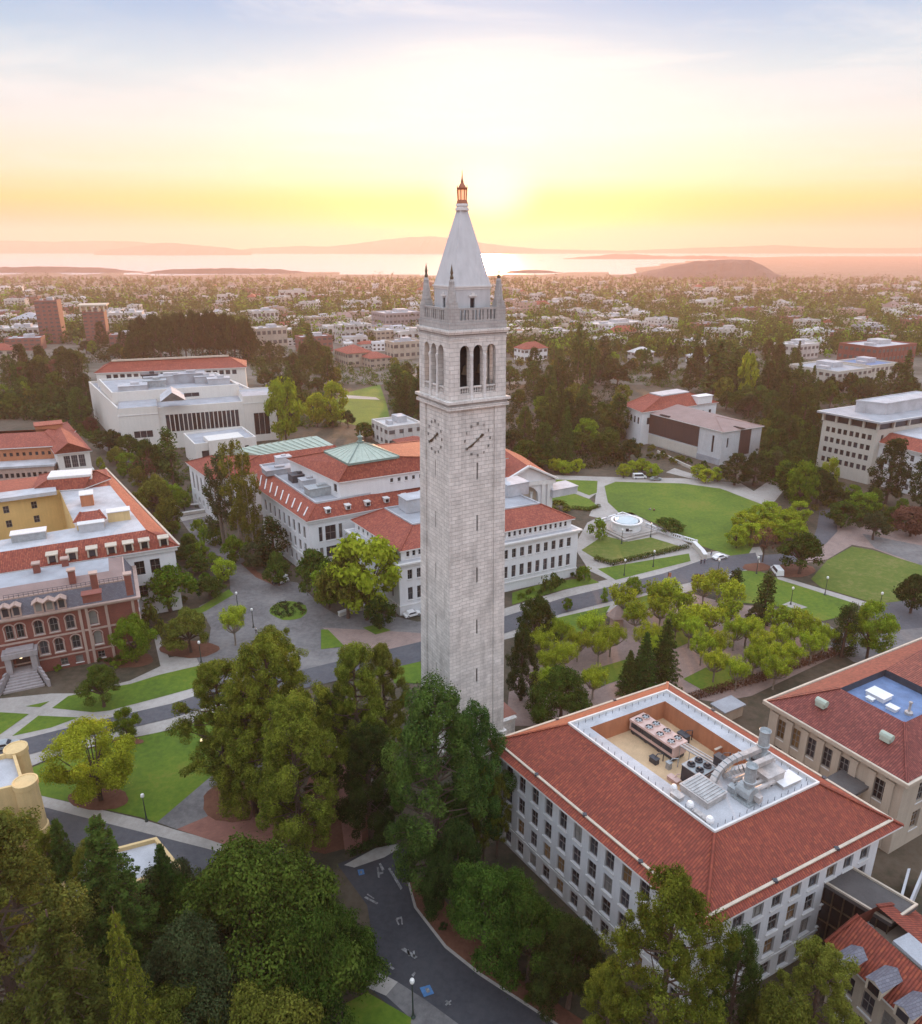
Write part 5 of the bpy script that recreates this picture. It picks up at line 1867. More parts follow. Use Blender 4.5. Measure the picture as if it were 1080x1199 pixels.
    m_ = MB(); m_.bar((*rl, 29.1), (*rr, 29.1), 1.0, .8); m_.build('ridge', 'trim_ivory', root)
    # low entrance block in front, right half
    Zf = 9.5
    fN, fR, fL = XY([(228, 522), (300, 513), (215, 509)], Zf)
    fq = para(fL, fN, fR)
    fr = root_for('entrance_block', 'low white flat-roofed block in front of the slot-windowed building', fq)
    block(fr, fq, 0, Zf, 'stucco_warm', {1: lambda Ln: [(Ln * .10, Ln * .10 + 3.0, 1.5, 7.0), (Ln * .50, Ln * .50 + 5.0, 3.5, 7.2), (Ln * .78, Ln * .78 + 2.2, 4.5, 7.0)]}, .5, style='slot', split=False, top='deck_grey')
    curb(fr, fq, Zf, Zf + .7, .5, 'stucco_warm')
    p = lerp(fN, fR, .50); dd = (fR - fN).normalized(); nn = Vector((dd.y, -dd.x))
    m_ = MB(); m_.prism([p - dd * 7 + nn * 1.5, p + dd * 7 + nn * 1.5, p + dd * 7 - nn * 8, p - dd * 7 - nn * 8], 0, Zf + 1.6); 
    po = m_.build('portico', 'stucco_warm', fr)
    m_ = MB(); q_ = p + nn * 1.54; m_.box((q_.x, q_.y, 4.5), (5.0, .08, 5.0), math.atan2(dd.y, dd.x)); m_.build('door', 'glass', po)


science_block()


# 7. left edge: the pale hall with the terracotta storey
def left_hall():
    Z = 16.0
    a, b, c_ = XY([(64, 532), (108, 527.5), (79, 494)], Z)
    # tower-like end wing
    q = [c_ + (a - b), a, b, c_]
    root = root_for('window_hall', 'cream hall at the left edge with three tall windows and red hip roof', q)
    block(root, offset(q, .8), 0, Z - .2, 'stucco_warm', {1: lambda Ln: row(Ln, 3, 2.0, 12.6, 4.4, 1.6)}, .4, style='grid')
    band(root, offset(q, .8), 8.6, 9.2, .5, 'trim', 'cornice')
    r0, r1 = XY([(80, 519), (70, 499)], 20.0)
    ring_roof(root, q, [r1, r0, r0, r1], Z, 20.0, 'tile', soffit=.8)
    c = at(58, 505, 18); m_ = MB(); m_.box((c.x, c.y, 18.5), (9, 7, 5), TH); m_.box((c.x, c.y, 21.1), (9.6, 7.6, .3), TH, 1); m_.build('stair_tower', ['orange_wall', 'tile'], root)
    # long rear wing to the left
    d = (a - b).normalized(); n = Vector((-d.y, d.x))
    A = XY([(63, 545)], 11.5)[0]
    W_ = at(-60, 552, 11.5).to_2d()
    d2 = (A - W_).normalized(); n2 = Vector((d2.y, -d2.x))
    wq = [W_ - n2 * 22, W_, A, A - n2 * 22]
    r2 = root_for('terrace_wing', 'long wing at the left edge with a terracotta storey over white walls', wq)
    block(r2, wq, 0, 6.2, 'stucco', {1: lambda Ln: row(Ln, 16, 1.6, 4.3, 1.9, 2) + row(Ln, 16, 1.6, 1.6, 1.8, 2)}, .3, style='dark', split=False)
    block(r2, offset(wq, .25), 6.2, 11.3, 'sandstone', {1: lambda Ln: row(Ln, 16, 1.1, 8.6, 1.6, 2)}, .3, style='dark', split=False, name='upper_wall')
    flat(r2, offset(wq, -.3), 12.0, 'deck_white', 'roof_terrace', .7)
    bq = [p - n2 * 8 for p in wq]
    block(r2, bq, 11.8, 16.6, 'orange_wall', {1: lambda Ln: row(Ln, 14, 1.0, 14.2, 1.3, 2)}, .3, style='dark', split=False, name='attic_wall')
    ring_roof(r2, offset(bq, -1.0), [bq[0] - n2 * -9 + d2 * 6, bq[1] - n2 * 9 + d2 * 6, bq[2] - n2 * 9 - d2 * 6, bq[3] + n2 * 9 - d2 * 6], 16.8, 20.0, 'tile')


left_hall()


# 8. the hall round the yellow courtyard
def courtyard_hall():
    ZE, ZR = 17.0, 20.6
    N, L_ = XY([(210, 639), (-30, 676)], ZE)
    D = at(124, 549, ZE).to_2d()
    R = L_ + (D - N)
    q = [L_, N, D, R]                   # near side is edge 0, right side edge 1
    root = root_for('courtyard_hall', 'white hall with red roofs round a courtyard of bright yellow walls', q)
    walls = offset(q, .9)
    def nearf(Ln):
        o = row(Ln, 9, 2.2, 12.5, 3.6, 6.0, 3.0) + row(Ln, 9, 2.0, 6.5, 3.2, 6.0, 3.0)
        return [x for x in o if x[0] > Ln * .45]
    block(root, walls, 0, ZE - .3, 'stucco', {0: nearf, 1: lambda Ln: row(Ln, 12, 1.6, 12.0, 3.4, 2)}, .5, cap=False)
    band(root, walls, ZE - 1.2, ZE - .3, .5, 'trim', 'cornice')
    i1, i0 = XY([(171, 620.5), (-30, 651)], ZR)
    i2 = at(129, 568.5, ZR).to_2d()
    rim = [i0, i1, i2, i0 + (i2 - i1)]
    roof = ring_roof(root, q, rim, ZE, ZR, 'tile', soffit=.8)
    m_ = MB()
    for e, (A, B) in enumerate(((N, D),)):
        m_.bar((*lerp(A, B, 0), ZE + .05), (*B, ZE + .05), .5, .35)
    m_.build('gutter', 'trim_ivory', roof)
    d = (N - L_).normalized(); n = Vector((d.y, -d.x))
    for t in (.375, .475, .575, .675, .765, .85, .955):
        p = lerp(lerp(L_, N, t), lerp(rim[0], rim[1], t), .22)
        dm = MB(); an = math.atan2(d.y, d.x)
        for s_ in (-.85, .85):
            c = p + d * s_; dm.box((c.x, c.y, ZE + 1.5), (.35, 2.0, 1.9), an)
        dm.box((p.x, p.y, ZE + 2.5), (2.5, 2.5, .25), an)
        do = dm.build('dormer', 'trim_ivory', roof)
        g = MB(); c = p + n * .7; g.box((c.x, c.y, ZE + 1.5), (1.35, .1, 1.6), an); g.build('window', 'glass', do)
    # flat white deck with the courtyard cut in it
    hole = XY([(-45, 642), (60, 626), (84, 613), (69, 579), (-45, 597)], ZR)
    zc = 3.0
    m_ = MB()
    hN, hD = hole[2], hole[3]
    h0, h1, h2, h3 = rim[0] + (d * .0), XY([(88, 618)], ZR)[0], XY([(70, 577)], ZR)[0], XY([(-45, 596)], ZR)[0]
    h0 = XY([(-45, 640)], ZR)[0]
    H4 = [h0, h1, h2, h3]
    for i in range(4):
        j = (i + 1) % 4
        m_.face([(*rim[i], ZR), (*rim[j], ZR), (*H4[j], ZR), (*H4[i], ZR)])
    m_.build('roof_deck', 'deck_white', root)
    m_ = MB()
    cops = {}
    for i in range(4):
        A, B = H4[(i + 1) % 4], H4[i]
        Ln = (B - A).length
        ops = []
        if i == 2:
            ops = [(u - .7, u + .7, z - 1.0, z + 1.0) for u in [3 + 6.6 * k for k in range(int(Ln / 6.6))] for z in (ZR - 2.2, ZR - 6.2) if u < Ln - 2]
        if i == 1:
            ops = [(Ln * .5 - .7, Ln * .5 + .7, ZR - 3.2, ZR - 1.2)]
        wall(m_, A, B, zc, ZR + (.9 if i in (1, 2) else .1), ops, .3)
        cops[i] = (A, B, ops)
    m_.face([(*p, zc) for p in H4], 1)
    co = m_.build('courtyard', ['yellow', 'deck_grey'], root)
    for i, (A, B, ops) in cops.items():
        for o in ops:
            window(root, A, B, o, .3, 'sash', 'glass', False)
    # raised roof of the far range with flat top, and its red hip
    k0, k1, k2, k3 = XY([(34, 577), (98, 572), (130, 560), (46, 556)], 21.0)
    ring_roof(root, [k0, k1, k2, k3], XY([(56, 562), (106, 558), (112, 551), (60, 553)], 24.0), 21.0, 24.0, 'tile', name='far_roof', soffit=.3)
    flat(root, XY([(55, 560), (107, 556), (108, 549), (60, 552)], 24.4), 24.6, 'trim', 'roof_lantern', 1.4)
    m_ = MB()
    A, B = XY([(-45, 590), (66, 575)], 22.0); dd = (B - A).normalized(); nn = Vector((-dd.y, dd.x))
    m_.prism([A, B, B + nn * 6, A + nn * 6], 21.0, 22.0); m_.build('walkway_roof', 'deck_white', root)
    # small tiled penthouse and boxes on the deck
    c0, c1, c2, c3 = XY([(86, 612), (124, 607), (118, 600), (96, 601)], 22.8)
    pq = [c0, c1, c2, c3]
    m_ = MB(); m_.prism(offset(pq, .4), ZR - .2, 22.6); m_.build('penthouse_wall', 'yellow', root)
    cc = cen(pq)
    ring_roof(root, pq, [Vector(cc[:2]) - d * 2, Vector(cc[:2]) + d * 2, Vector(cc[:2]) + d * 2.1, Vector(cc[:2]) - d * 2.1], 22.7, 24.2, 'tile', name='penthouse_roof', soffit=.3)
    for px, py, sz, mt, nm in ((108, 619, (5.5, 4.5, 2.0), 'deck_white', 'roof_skylight'), (140, 608, (5.0, 3.0, 2.4), 'yellow_pale', 'roof_housing'), (35, 631, (7.0, 3.0, 1.8), 'metal', 'roof_housing'), (103, 590, (3.0, 4.0, 3.0), 'orange_wall', 'roof_housing')):
        c = at(px, py, ZR)
        m_ = MB(); m_.box((c.x, c.y, ZR + sz[2] / 2), sz, math.atan2(d.y, d.x)); m_.box((c.x, c.y, ZR + sz[2] + .1), (sz[0] + .4, sz[1] + .4, .2), math.atan2(d.y, d.x), 1)
        m_.build(nm, [mt, 'trim'], root)


courtyard_hall()


# 9. the red brick hall
def brick_hall():
    ZE = 13.6
    N = at(160, 698, ZE).to_2d(); W_ = at(-70, 738, ZE).to_2d()
    d = (N - W_).normalized(); n = Vector((d.y, -d.x))
    dep = 17.0
    q = [W_, N, N - n * dep, W_ - n * dep]
    root = root_for('brick_hall', 'old red brick hall with arched windows, mansard roof and brick chimneys', q)
    Ln = (N - W_).length
    mid = lambda px, py, z: (at(px, py, z).to_2d() - W_).dot(d)
    up = [mid(x, y, 10.6) for x, y in ((11, 739), (24, 736), (45, 734), (63, 730), (82, 727), (109, 722))]
    lo = [mid(x, y, 5.8) for x, y in ((51, 763), (69, 759), (89, 756), (115, 750))]
    def front(L_):
        o = []
        for k, u in enumerate(up):
            w_ = 1.25 if k < 2 else 1.5
            o.append((u - w_ / 2, u + w_ / 2, 8.9, 12.0, True))
        for u in lo:
            o.append((u - .75, u + .75, 4.2, 7.2, True))
        for u in (mid(75, 783, 1.8), mid(93, 777, 1.8), mid(119, 771, 1.8)):
            o.append((u - .7, u + .7, .8, 2.4))
        return o
    def side(L_):
        return [(L_ * t - .8, L_ * t + .8, z0, z1, True) for t in (.2, .5, .8) for z0, z1 in ((4.2, 7.2), (8.9, 12.0))]
    block(root, q, 0, ZE - .4, 'brick', {0: front, 1: side}, .35, panes=('glass', 'glass', 'glass_blind'))
    band(root, q, 0, 2.9, .18, 'stone_grey', 'plinth') if False else None
    band(root, q, 7.7, 8.1, .18, 'sandstone', 'string_course'); band(root, q, 2.9, 3.2, .18, 'sandstone', 'string_course')
    band(root, q, ZE - .7, ZE - .35, .35, 'sandstone', 'cornice'); band(root, q, ZE - .35, ZE, .75, 'sandstone', 'cornice')
    # stone surrounds over the arches
    for us, zt in ((up, 12.0), (lo, 7.2)):
        for u in us:
            m_ = MB()
            N_ = 8
            for k in range(N_):
                a0, a1 = math.pi * k / N_, math.pi * (k + 1) / N_
                p0 = W_ + d * (u + .95 * math.cos(a0)) + n * .08; p1 = W_ + d * (u + .95 * math.cos(a1)) + n * .08
                m_.bar((*p0, zt - .75 + .95 * math.sin(a0)), (*p1, zt - .75 + .95 * math.sin(a1)), .3, .18)
            for s_ in (-.92, .92):
                p = W_ + d * (u + s_) + n * .06
                m_.box((p.x, p.y, zt - 2.0), (.24, .22, 2.3), math.atan2(d.y, d.x))
            p = W_ + d * u + n * .1; m_.box((p.x, p.y, zt - 3.25), (2.2, .4, .25), math.atan2(d.y, d.x))
            m_.build('window_surround', 'sandstone', root)
    # paired pilasters
    for px in (93, 101, 124, 156):
        u = mid(px, 712, 12.5)
        p = W_ + d * u + n * .12
        m_ = MB(); m_.box((p.x, p.y, 6.5), (.55, .3, 12.9), math.atan2(d.y, d.x)); m_.build('pilaster', 'sandstone', root)
    # mansard: slate slopes up to a flat grey deck
    i0 = offset(q, 1.6)
    ZM = ZE + 3.3
    m_ = MB()
    for k in range(4):
        j = (k + 1) % 4
        m_.face([(*offset(q, .1)[k], ZE), (*offset(q, .1)[j], ZE), (*i0[j], ZM), (*i0[k], ZM)], 0)
    i2 = offset(q, 4.6)
    for k in range(4):
        j = (k + 1) % 4
        m_.face([(*i0[k], ZM), (*i0[j], ZM), (*i2[j], ZM + 1.6), (*i2[k], ZM + 1.6)], 1)
    m_.face([(*p, ZM + 1.6) for p in i2], 2)
    roof = m_.build('mansard_roof', ['slate', 'roof_brown', 'deck_grey'], root)
    curb(root, i0, ZM - .05, ZM + .3, .3, 'sandstone', 'roof_curb')
    for px, py in ((6, 716), (19, 713), (45, 708), (58, 705), (72, 702)):
        u = mid(px, py, ZE + 1.5)
        p = W_ + d * u - n * .9
        an = math.atan2(d.y, d.x)
        dm = MB(); dm.box((p.x, p.y, ZE + 1.2), (1.7, 1.8, 2.3), an); 
        q0 = p + n * 1.0
        dm.bar((*(q0 - d * 1.0), ZE + 2.3), (*q0, ZE + 3.0), 2.0, .2, 0); dm.bar((*q0, ZE + 3.0), (*(q0 + d * 1.0), ZE + 2.3), 2.0, .2, 0)
        do = dm.build('dormer', 'sandstone', roof)
        g = MB(); c = p + n * .94; g.box((c.x, c.y, ZE + 1.25), (1.05, .08, 1.7), an); g.build('window', 'glass_blind' if px in (45, 58) else 'glass', do)
    # right end pavilion, brought forward a little
    # chimneys
    for px, py, h_ in ((45, 676, 3.4), (86, 684, 3.4), (78, 668, 3.0), (112, 690, 3.8), (152, 692, 4.0)):
        c = at(px, py, ZM + .4)
        p = Vector((c.x, c.y))
        ch = MB(); an = math.atan2(d.y, d.x)
        ch.box((p.x, p.y, ZM + h_ / 2), (1.3, 1.3, h_ + .6), an); ch.box((p.x, p.y, ZM + h_ + .35), (1.65, 1.65, .3), an, 1)
        ch.build('chimney', ['brick', 'sandstone'], roof)
    c = at(108, 700, ZM + .6); m_ = MB(); m_.box((c.x, c.y, ZM + .9), (3.4, 2.0, 1.6), math.atan2(d.y, d.x)); m_.box((c.x, c.y, ZM + 1.8), (3.8, 2.4, .2), math.atan2(d.y, d.x)); m_.build('roof_house', 'brick', roof)
    m_ = MB()
    e0, e1 = i0[0], i0[1]
    for k in range(26):
        p = lerp(e0, e1, .3 + .68 * k / 25); m_.tube([(p.x, p.y, ZM + .2), (p.x, p.y, ZM + 1.1)], .045, 4)
    p0, p1 = lerp(e0, e1, .3), lerp(e0, e1, .98)
    for z in (ZM + .65, ZM + 1.1):
        m_.tube([(*p0, z), (*p1, z)], .045, 4)
    m_.build('roof_railing', 'metal_dark', roof)
    # stone porch, lit doorway and the double stair
    an = math.atan2(d.y, d.x)
    u = mid(27, 775, 3.5)
    P_ = W_ + d * u
    po = MB()
    for s_ in (-2.3, 2.3):
        p = P_ + d * s_ + n * 1.3; po.box((p.x, p.y, 3.3), (1.1, 2.6, 6.6), an)
    p = P_ + n * 1.3; po.box((p.x, p.y, 6.3), (6.4, 3.0, 1.1), an); po.box((p.x, p.y, 7.0), (5.0, 2.4, .4), an); po.box((p.x, p.y, 1.2), (5.6, 2.6, 2.4), an)
    porch = po.build('porch', 'stone_grey', root)
    g = MB(); p = P_ + n * .06; g.box((p.x, p.y, 3.9), (2.4, .1, 3.2), an); g.build('door', 'panel_brown', porch)
    g = MB(); p = P_ + n * 1.6; g.lathe((p.x, p.y, 5.0), [(.05, 0), (.25, .1), (.28, .35), (.1, .6)], 10); g.build('porch_lamp', 'lamp_warm', porch)
    st = MB()
    for k in range(6):
        p = P_ + n * (2.9 + .55 * k); st.box((p.x, p.y, (2.2 - .36 * k) / 2), (4.8 + .5 * k, .56, 2.2 - .36 * k), an)
    st.build('steps', 'stone_grey', porch)
    for s_ in (-1, 1):
        w_ = MB(); a = P_ + d * 2.9 * s_ + n * 2.6; b = P_ + d * 4.6 * s_ + n * 6.6
        for k in range(4):
            p0 = lerp(a, b, k / 4); p1 = lerp(a, b, (k + 1) / 4)
            w_.prism([p0 - d * .25, p0 + d * .25, p1 + d * .25, p1 - d * .25], 0, 3.0 - .45 * k)
        w_.build('stair_wall', 'stone_grey', porch)


brick_hall()


# 10. yellow building at the lower left
def yellow_hall():
    ZE = 13.0
    N, R, L = XY([(30, 922), (18, 884), (-75, 948)], ZE)
    q = [L, N, R, L + (R - N)]
    root = root_for('yellow_hall', 'yellow plastered hall at the lower left with two round turrets', q)
    block(root, q, 0, ZE, 'yellow_pale', {}, top='deck_white')
    curb(root, q, ZE, ZE + .7, .4, 'yellow_pale')
    for (px, py, zt) in ((18, 875, 13.9), (29, 914, 13.9)):
        c = at(px, py, zt)
        FOOT.append([(c.x - 2, c.y - 2), (c.x + 2, c.y - 2), (c.x + 2, c.y + 2), (c.x - 2, c.y + 2)])
        m_ = MB(); m_.lathe((c.x, c.y, 0), [(1.75, 0), (1.75, 6), (1.55, 6.1), (1.5, zt - .9), (1.65, zt - .8), (1.65, zt), (1.45, zt + .02), (1.35, zt - .1)], 20)
        m_.build('turret', 'yellow_pale', root)
    # lower wing whose white roof shows between the conifers
    Z2 = 8.5
    a, b, c_, e = XY([(66, 1015), (184, 984), (212, 1018), (80, 1065)], Z2)
    r2 = root_for('white_roof_wing', 'low flat wing with a white roof seen between the conifers at lower left', [a, b, c_, e])
    block(r2, [e, c_, b, a], 0, Z2, 'yellow_pale', {}, top='deck_white')
    curb(r2, [e, c_, b, a], Z2, Z2 + .6, .4, 'yellow_pale')


yellow_hall()


# 11. building with brown cladding, right of the tower
def clad_building():
    ZE = 14.0
    N, R, L = XY([(847, 506), (895.5, 499), (742, 479)], ZE)
    q = para(L, N, R)
    root = root_for('clad_building', 'white and dark brown clad building under a flat brownish hip roof beyond the glade', q)
    w_ = offset(q, .6)
    block(root, w_, 0, ZE - .15, 'marble', {0: lambda Ln: [(Ln * .90, Ln * .90 + 1.1, 4.5, 11.5)], 1: lambda Ln: [(Ln * .13, Ln * .13 + .9, 7, 11)]}, .4, style='dark', split=False)
    def panel(i, t0, t1, z0, z1, mat, name):
        A, B = w_[i], w_[(i + 1) % 4]
        d = (B - A).normalized(); n = Vector((d.y, -d.x)); Ln = (B - A).length
        a, b = A + d * Ln * t0, A + d * Ln * t1
        m_ = MB(); m_.prism([a + n * .25, b + n * .25, b - n * .05, a - n * .05], z0, z1); m_.build(name, mat, root)
    panel(0, .16, .76, 5.2, ZE - .3, 'panel_brown', 'cladding')
    panel(1, .45, .72, 3.2, ZE - .3, 'panel_brown', 'cladding')
    panel(0, .16, .76, .4, 4.6, 'concrete_wall', 'base_wall')
    panel(0, .76, 1.0, 0, 2.6, 'deck_grey', 'base_wall')
    r0, r1 = XY([(789, 472), (838, 487)], 16.3)
    ring_roof(root, q, [r0, r1, r1, r0], ZE, 16.3, 'roof_brown', soffit=.5)
    for px, py in ((779, 487), (866, 501)):
        c = at(px, py, ZE + .35); m_ = MB(); m_.box((c.x, c.y, ZE + .5), (5, 1.2, .35), AV); m_.build('roof_slot', 'dark_void', root)
    # older hall right behind: orange tile roof with white flat top
    Z2 = 15.0
    a, b, c_ = XY([(730, 474), (752, 483), (842, 471)], Z2)
    q2 = para(a, b, c_)
    r2 = root_for('tiled_villa', 'white hall with orange tile roof and white flat crown behind the brown clad building', q2)
    block(r2, offset(q2, .7), 0, Z2 - .2, 'stucco', {0: lambda Ln: row(Ln, 4, 1.6, 10.5, 3, 1.5), 1: lambda Ln: row(Ln, 9, 1.6, 10.5, 3, 1.5)}, .3, style='dark', split=False)
    rim = XY([(760, 461), (775, 464.5), (808, 459.5)], 20.0); rim.append(rim[0] + rim[2] - rim[1])
    ring_roof(r2, q2, rim, Z2, 20.0, 'tile', soffit=.6)
    flat(r2, offset(rim, .2), 20.5, 'deck_white', 'roof_deck', .5)
    m_ = MB(); c = at(822, 470, 16); m_.box((c.x, c.y, 17), (9, 4, 3.4), TH); m_.box((c.x, c.y, 18.8), (9.6, 4.6, .3), TH); m_.build('dormer', 'white_paint', r2)
    # ramp wall and planted bank in front
    m_ = MB(); p0, p1, p2 = at(770, 530), at(800, 545), at(830, 558)
    for a_, b_ in ((p0, p1), (p1, p2)):
        m_.bar(a_, b_, .5, 1.1)
    tag(m_.build('ramp_wall', 'concrete_wall'), 'pale ramp wall on the bank below the brown clad building', 'wall')


clad_building()


# 12. concrete office block at right, and the old red-roofed hall in front of it
def right_offices():
    ZE = 24.0
    L, N, R = XY([(957, 481), (1032, 495), (1110, 483)], ZE)
    q = para(L, N, R)
    root = root_for('office_block', 'tall cream office block with deep flat roof slab and small square windows', q)
    w_ = offset(q, 1.8)
    def lf(Ln):
        o = []
        for zc in (17.5, 13.6, 9.7, 5.8):
            for k in range(4):
                u = 1.2 + (Ln - 2.4) * (k + .5) / 4
                s_ = Ln / 4 * .21
                o += [(u - s_ - .75, u - s_ + .75, zc - 1.0, zc + 1.0), (u + s_ - .75, u + s_ + .75, zc - 1.0, zc + 1.0)]
        return o
    block(root, w_, 0, ZE - 3.4, 'concrete_wall', {0: lf, 1: lf}, .35, style='dark', split=False, reveal='concrete_wall')
    c_in = offset(w_, .5)
    m_ = MB()
    for i in range(4):
        A, B = c_in[i], c_in[(i + 1) % 4]
        m_.face([(*A, ZE - 3.4), (*B, ZE - 3.4), (*B, ZE - .5), (*A, ZE - .5)])
    m_.build('clerestory', 'glass', root)
    for i in (0, 1):
        A, B = w_[i], w_[(i + 1) % 4]
        d = (B - A).normalized()
        for k in range(5):
            p = lerp(A, B, k / 4); m_ = MB(); m_.box((p.x, p.y, ZE - 1.95), (.8, .8, 2.9), math.atan2(d.y, d.x)); m_.build('column', 'concrete_wall', root)
    flat(root, q, ZE, 'deck_grey', 'roof_slab', .6)
    curb(root, q, ZE, ZE + .12, .5, 'trim')
    a, b, c_ = XY([(1001, 482), (1036, 486), (1105, 474)], ZE)
    pq = para(a, b, c_)
    m_ = MB(); m_.prism(pq, ZE, ZE + 4.2); pent = m_.build('penthouse', 'deck_white', root)
    curb(root, offset(pq, -.15), ZE + 4.0, ZE + 4.5, .4, 'deck_white', 'penthouse_edge')
    for px, py in ((1012, 479), (1030, 476), (1052, 475), (1064, 474)):
        c = at(px, py + 4, ZE); m_ = MB(); m_.box((c.x, c.y, ZE + 1.5), (1.2, 1.2, 3.0), TH); m_.build('roof_unit', 'metal_dark' if px in (1052,) else 'deck_white', root)
    # classical hall
    ZE = 16.0
    L, N, R = XY([(1014, 514), (1082, 531), (1150, 512)], ZE)
    q = para(L, N, R)
    r2 = root_for('classical_hall', 'white classical hall with red tile roof in front of the cream office block', q)
    block(r2, offset(q, .8), 0, ZE - .3, 'stucco', {0: lambda Ln: row(Ln, 5, 1.5, 13, 2.2, 1.5) + row(Ln, 5, 1.8, 7.8, 4.4, 1.5) + row(Ln, 5, 1.5, 2.4, 2.2, 1.5)}, .35, style='grid', split=False)
    band(r2, offset(q, .8), ZE - 1.0, ZE - .3, .5, 'trim', 'cornice'); band(r2, offset(q, .8), 4.4, 4.8, .2, 'trim', 'string_course')
    rim = XY([(1046, 507), (1085, 516), (1150, 500)], 19.0); rim.append(rim[0] + rim[2] - rim[1])
    ring_roof(r2, q, rim, ZE, 19.0, 'tile', soffit=.7)
    flat(r2, rim, 19.2, 'deck_white', 'roof_deck', .3)


right_offices()


# ------------------------------------------------------------------ buildings of the town: placed by their view outline
def town(name, label, x0, x1, yt, yb, mat, roof='deck_white', storeys=3, depth=18, turn=TH, group=None, kind='flat', gmat='glass_far'):
    """block whose front spans x0..x1 and yt..yb in the photo, with ribbon windows storey by storey"""
    p = ground_at((x0 + x1) / 2, yb)
    k = pix_per_m(p)
    wd = (x1 - x0) / k / 1.1
    hh = max(3.5, top_z(p.y, yt) - p.z)
    t = thing(name, label, 'building', (p.x, p.y + depth * .3, p.z - .4), turn if (x0 + x1) / 2 > 300 else turn * .6, group)
    FOOT.append([(p.x - wd / 2 - 2, p.y - 4), (p.x + wd / 2 + 2, p.y - 4), (p.x + wd / 2 + 2, p.y + depth), (p.x - wd / 2 - 2, p.y + depth)])
    def put(mb_, nm, mats):
        o = bpy.data.objects.new(nm, mb_.mesh(nm, mats if isinstance(mats, list) else [mats])); COL.objects.link(o); o.parent = t
        return o
    hw = wd / 2; hd = depth / 2
    hb = hh if kind == 'flat' else hh * .68
    wallb = MB(); wallb.box((0, 0, hb / 2), (wd, depth, hb))
    if kind == 'flat':
        q = [(-hw, -hd), (hw, -hd), (hw, hd), (-hw, hd)]
        m_ = MB()
        i1 = offset([Vector(a) for a in q], .7)
        m_.face([(*a, hb + .05) for a in i1], 0)
        for i in range(4):
            a, b = q[i], q[(i + 1) % 4]; c, d = i1[i], i1[(i + 1) % 4]
            m_.face([(*a, hb - .1), (*b, hb - .1), (*b, hb + .9), (*a, hb + .9)], 1)
            m_.face([(*a, hb + .9), (*b, hb + .9), (*d, hb + .9), (*c, hb + .9)], 1)
            m_.face([(*c, hb + .9), (*d, hb + .9), (*d, hb), (*c, hb)], 1)
        put(m_, 'roof', [roof, mat])
        m_ = MB(); m_.box((wd * .12, depth * .1, hb + 1.5), (wd * .28, depth * .35, 3.0)); m_.box((-wd * .25, -depth * .05, hb + .9), (wd * .12, depth * .2, 1.8)); put(m_, 'roof_house', 'deck_white')
    else:
        m_ = MB()
        r = min(hd, hw) * .95
        e = [(-hw - .8, -hd - .8), (hw + .8, -hd - .8), (hw + .8, hd + .8), (-hw - .8, hd + .8)]
        rim = [(-hw + r, 0), (hw - r, 0), (hw - r, 0), (-hw + r, 0)]
        for i in range(4):
            j = (i + 1) % 4
            m_.face([(*e[i], hb), (*e[j], hb), (*rim[j], hh), (*rim[i], hh)])
        m_.face([(*a, hb - .05) for a in e])
        put(m_, 'roof', roof)
    for s_ in range(storeys):
        z0 = hb * (s_ + .42) / storeys; z1 = hb * (s_ + .80) / storeys
        m_ = MB(); m_.box((0, -hd - .02, (z0 + z1) / 2), (wd * .94, .3, z1 - z0)); put(m_, 'ribbon_window', gmat)
        m_ = MB(); m_.box((-hw - .02, 0, (z0 + z1) / 2), (.3, depth * .92, z1 - z0)); put(m_, 'ribbon_window', gmat)
    for L_, side in ((wd, 0), (depth, 1)):
        nb = max(3, int(L_ / 4.2))
        for i in range(1, nb):
            u = -L_ / 2 + L_ * i / nb
            pw = L_ / nb * (.36 if nb > 4 else .5)
            if side == 0:
                wallb.box((u, -hd - .1, hb * .5), (pw, .3, hb * .92))
            else:
                wallb.box((-hw - .1, u, hb * .5), (.3, pw, hb * .92))
    put(wallb, 'wall', mat)
    return t


town('brick_tower', 'tall dark brick apartment tower, the left one of the two towers', 47, 73, 352, 402, 'brick_far', 'deck_dark', 11, 22)
town('brick_tower', 'tall brick apartment tower with a pale open crown, right of the dark one', 100, 125, 365, 402, 'brick_far', 'deck_white', 9, 22)
p_ = ground_at(112.5, 402); m_ = MB(); k_ = pix_per_m(p_)
tw = [o for o in COL.objects if o.get('label', '').startswith('tall brick apartment tower with')][0]
for i in range(5):
    for y in (-11, 11):
        m_.box(((i - 2) * 4.8, y, top_z(p_.y, 365) - p_.z + 3.2), (1.4, 1.4, 5.0))
m_.box((0, 0, top_z(p_.y, 365) - p_.z + 6.2), (24, 24, 1.2))
o_ = bpy.data.objects.new('crown', m_.mesh('crown', ['trim_ivory'])); COL.objects.link(o_); o_.parent = tw

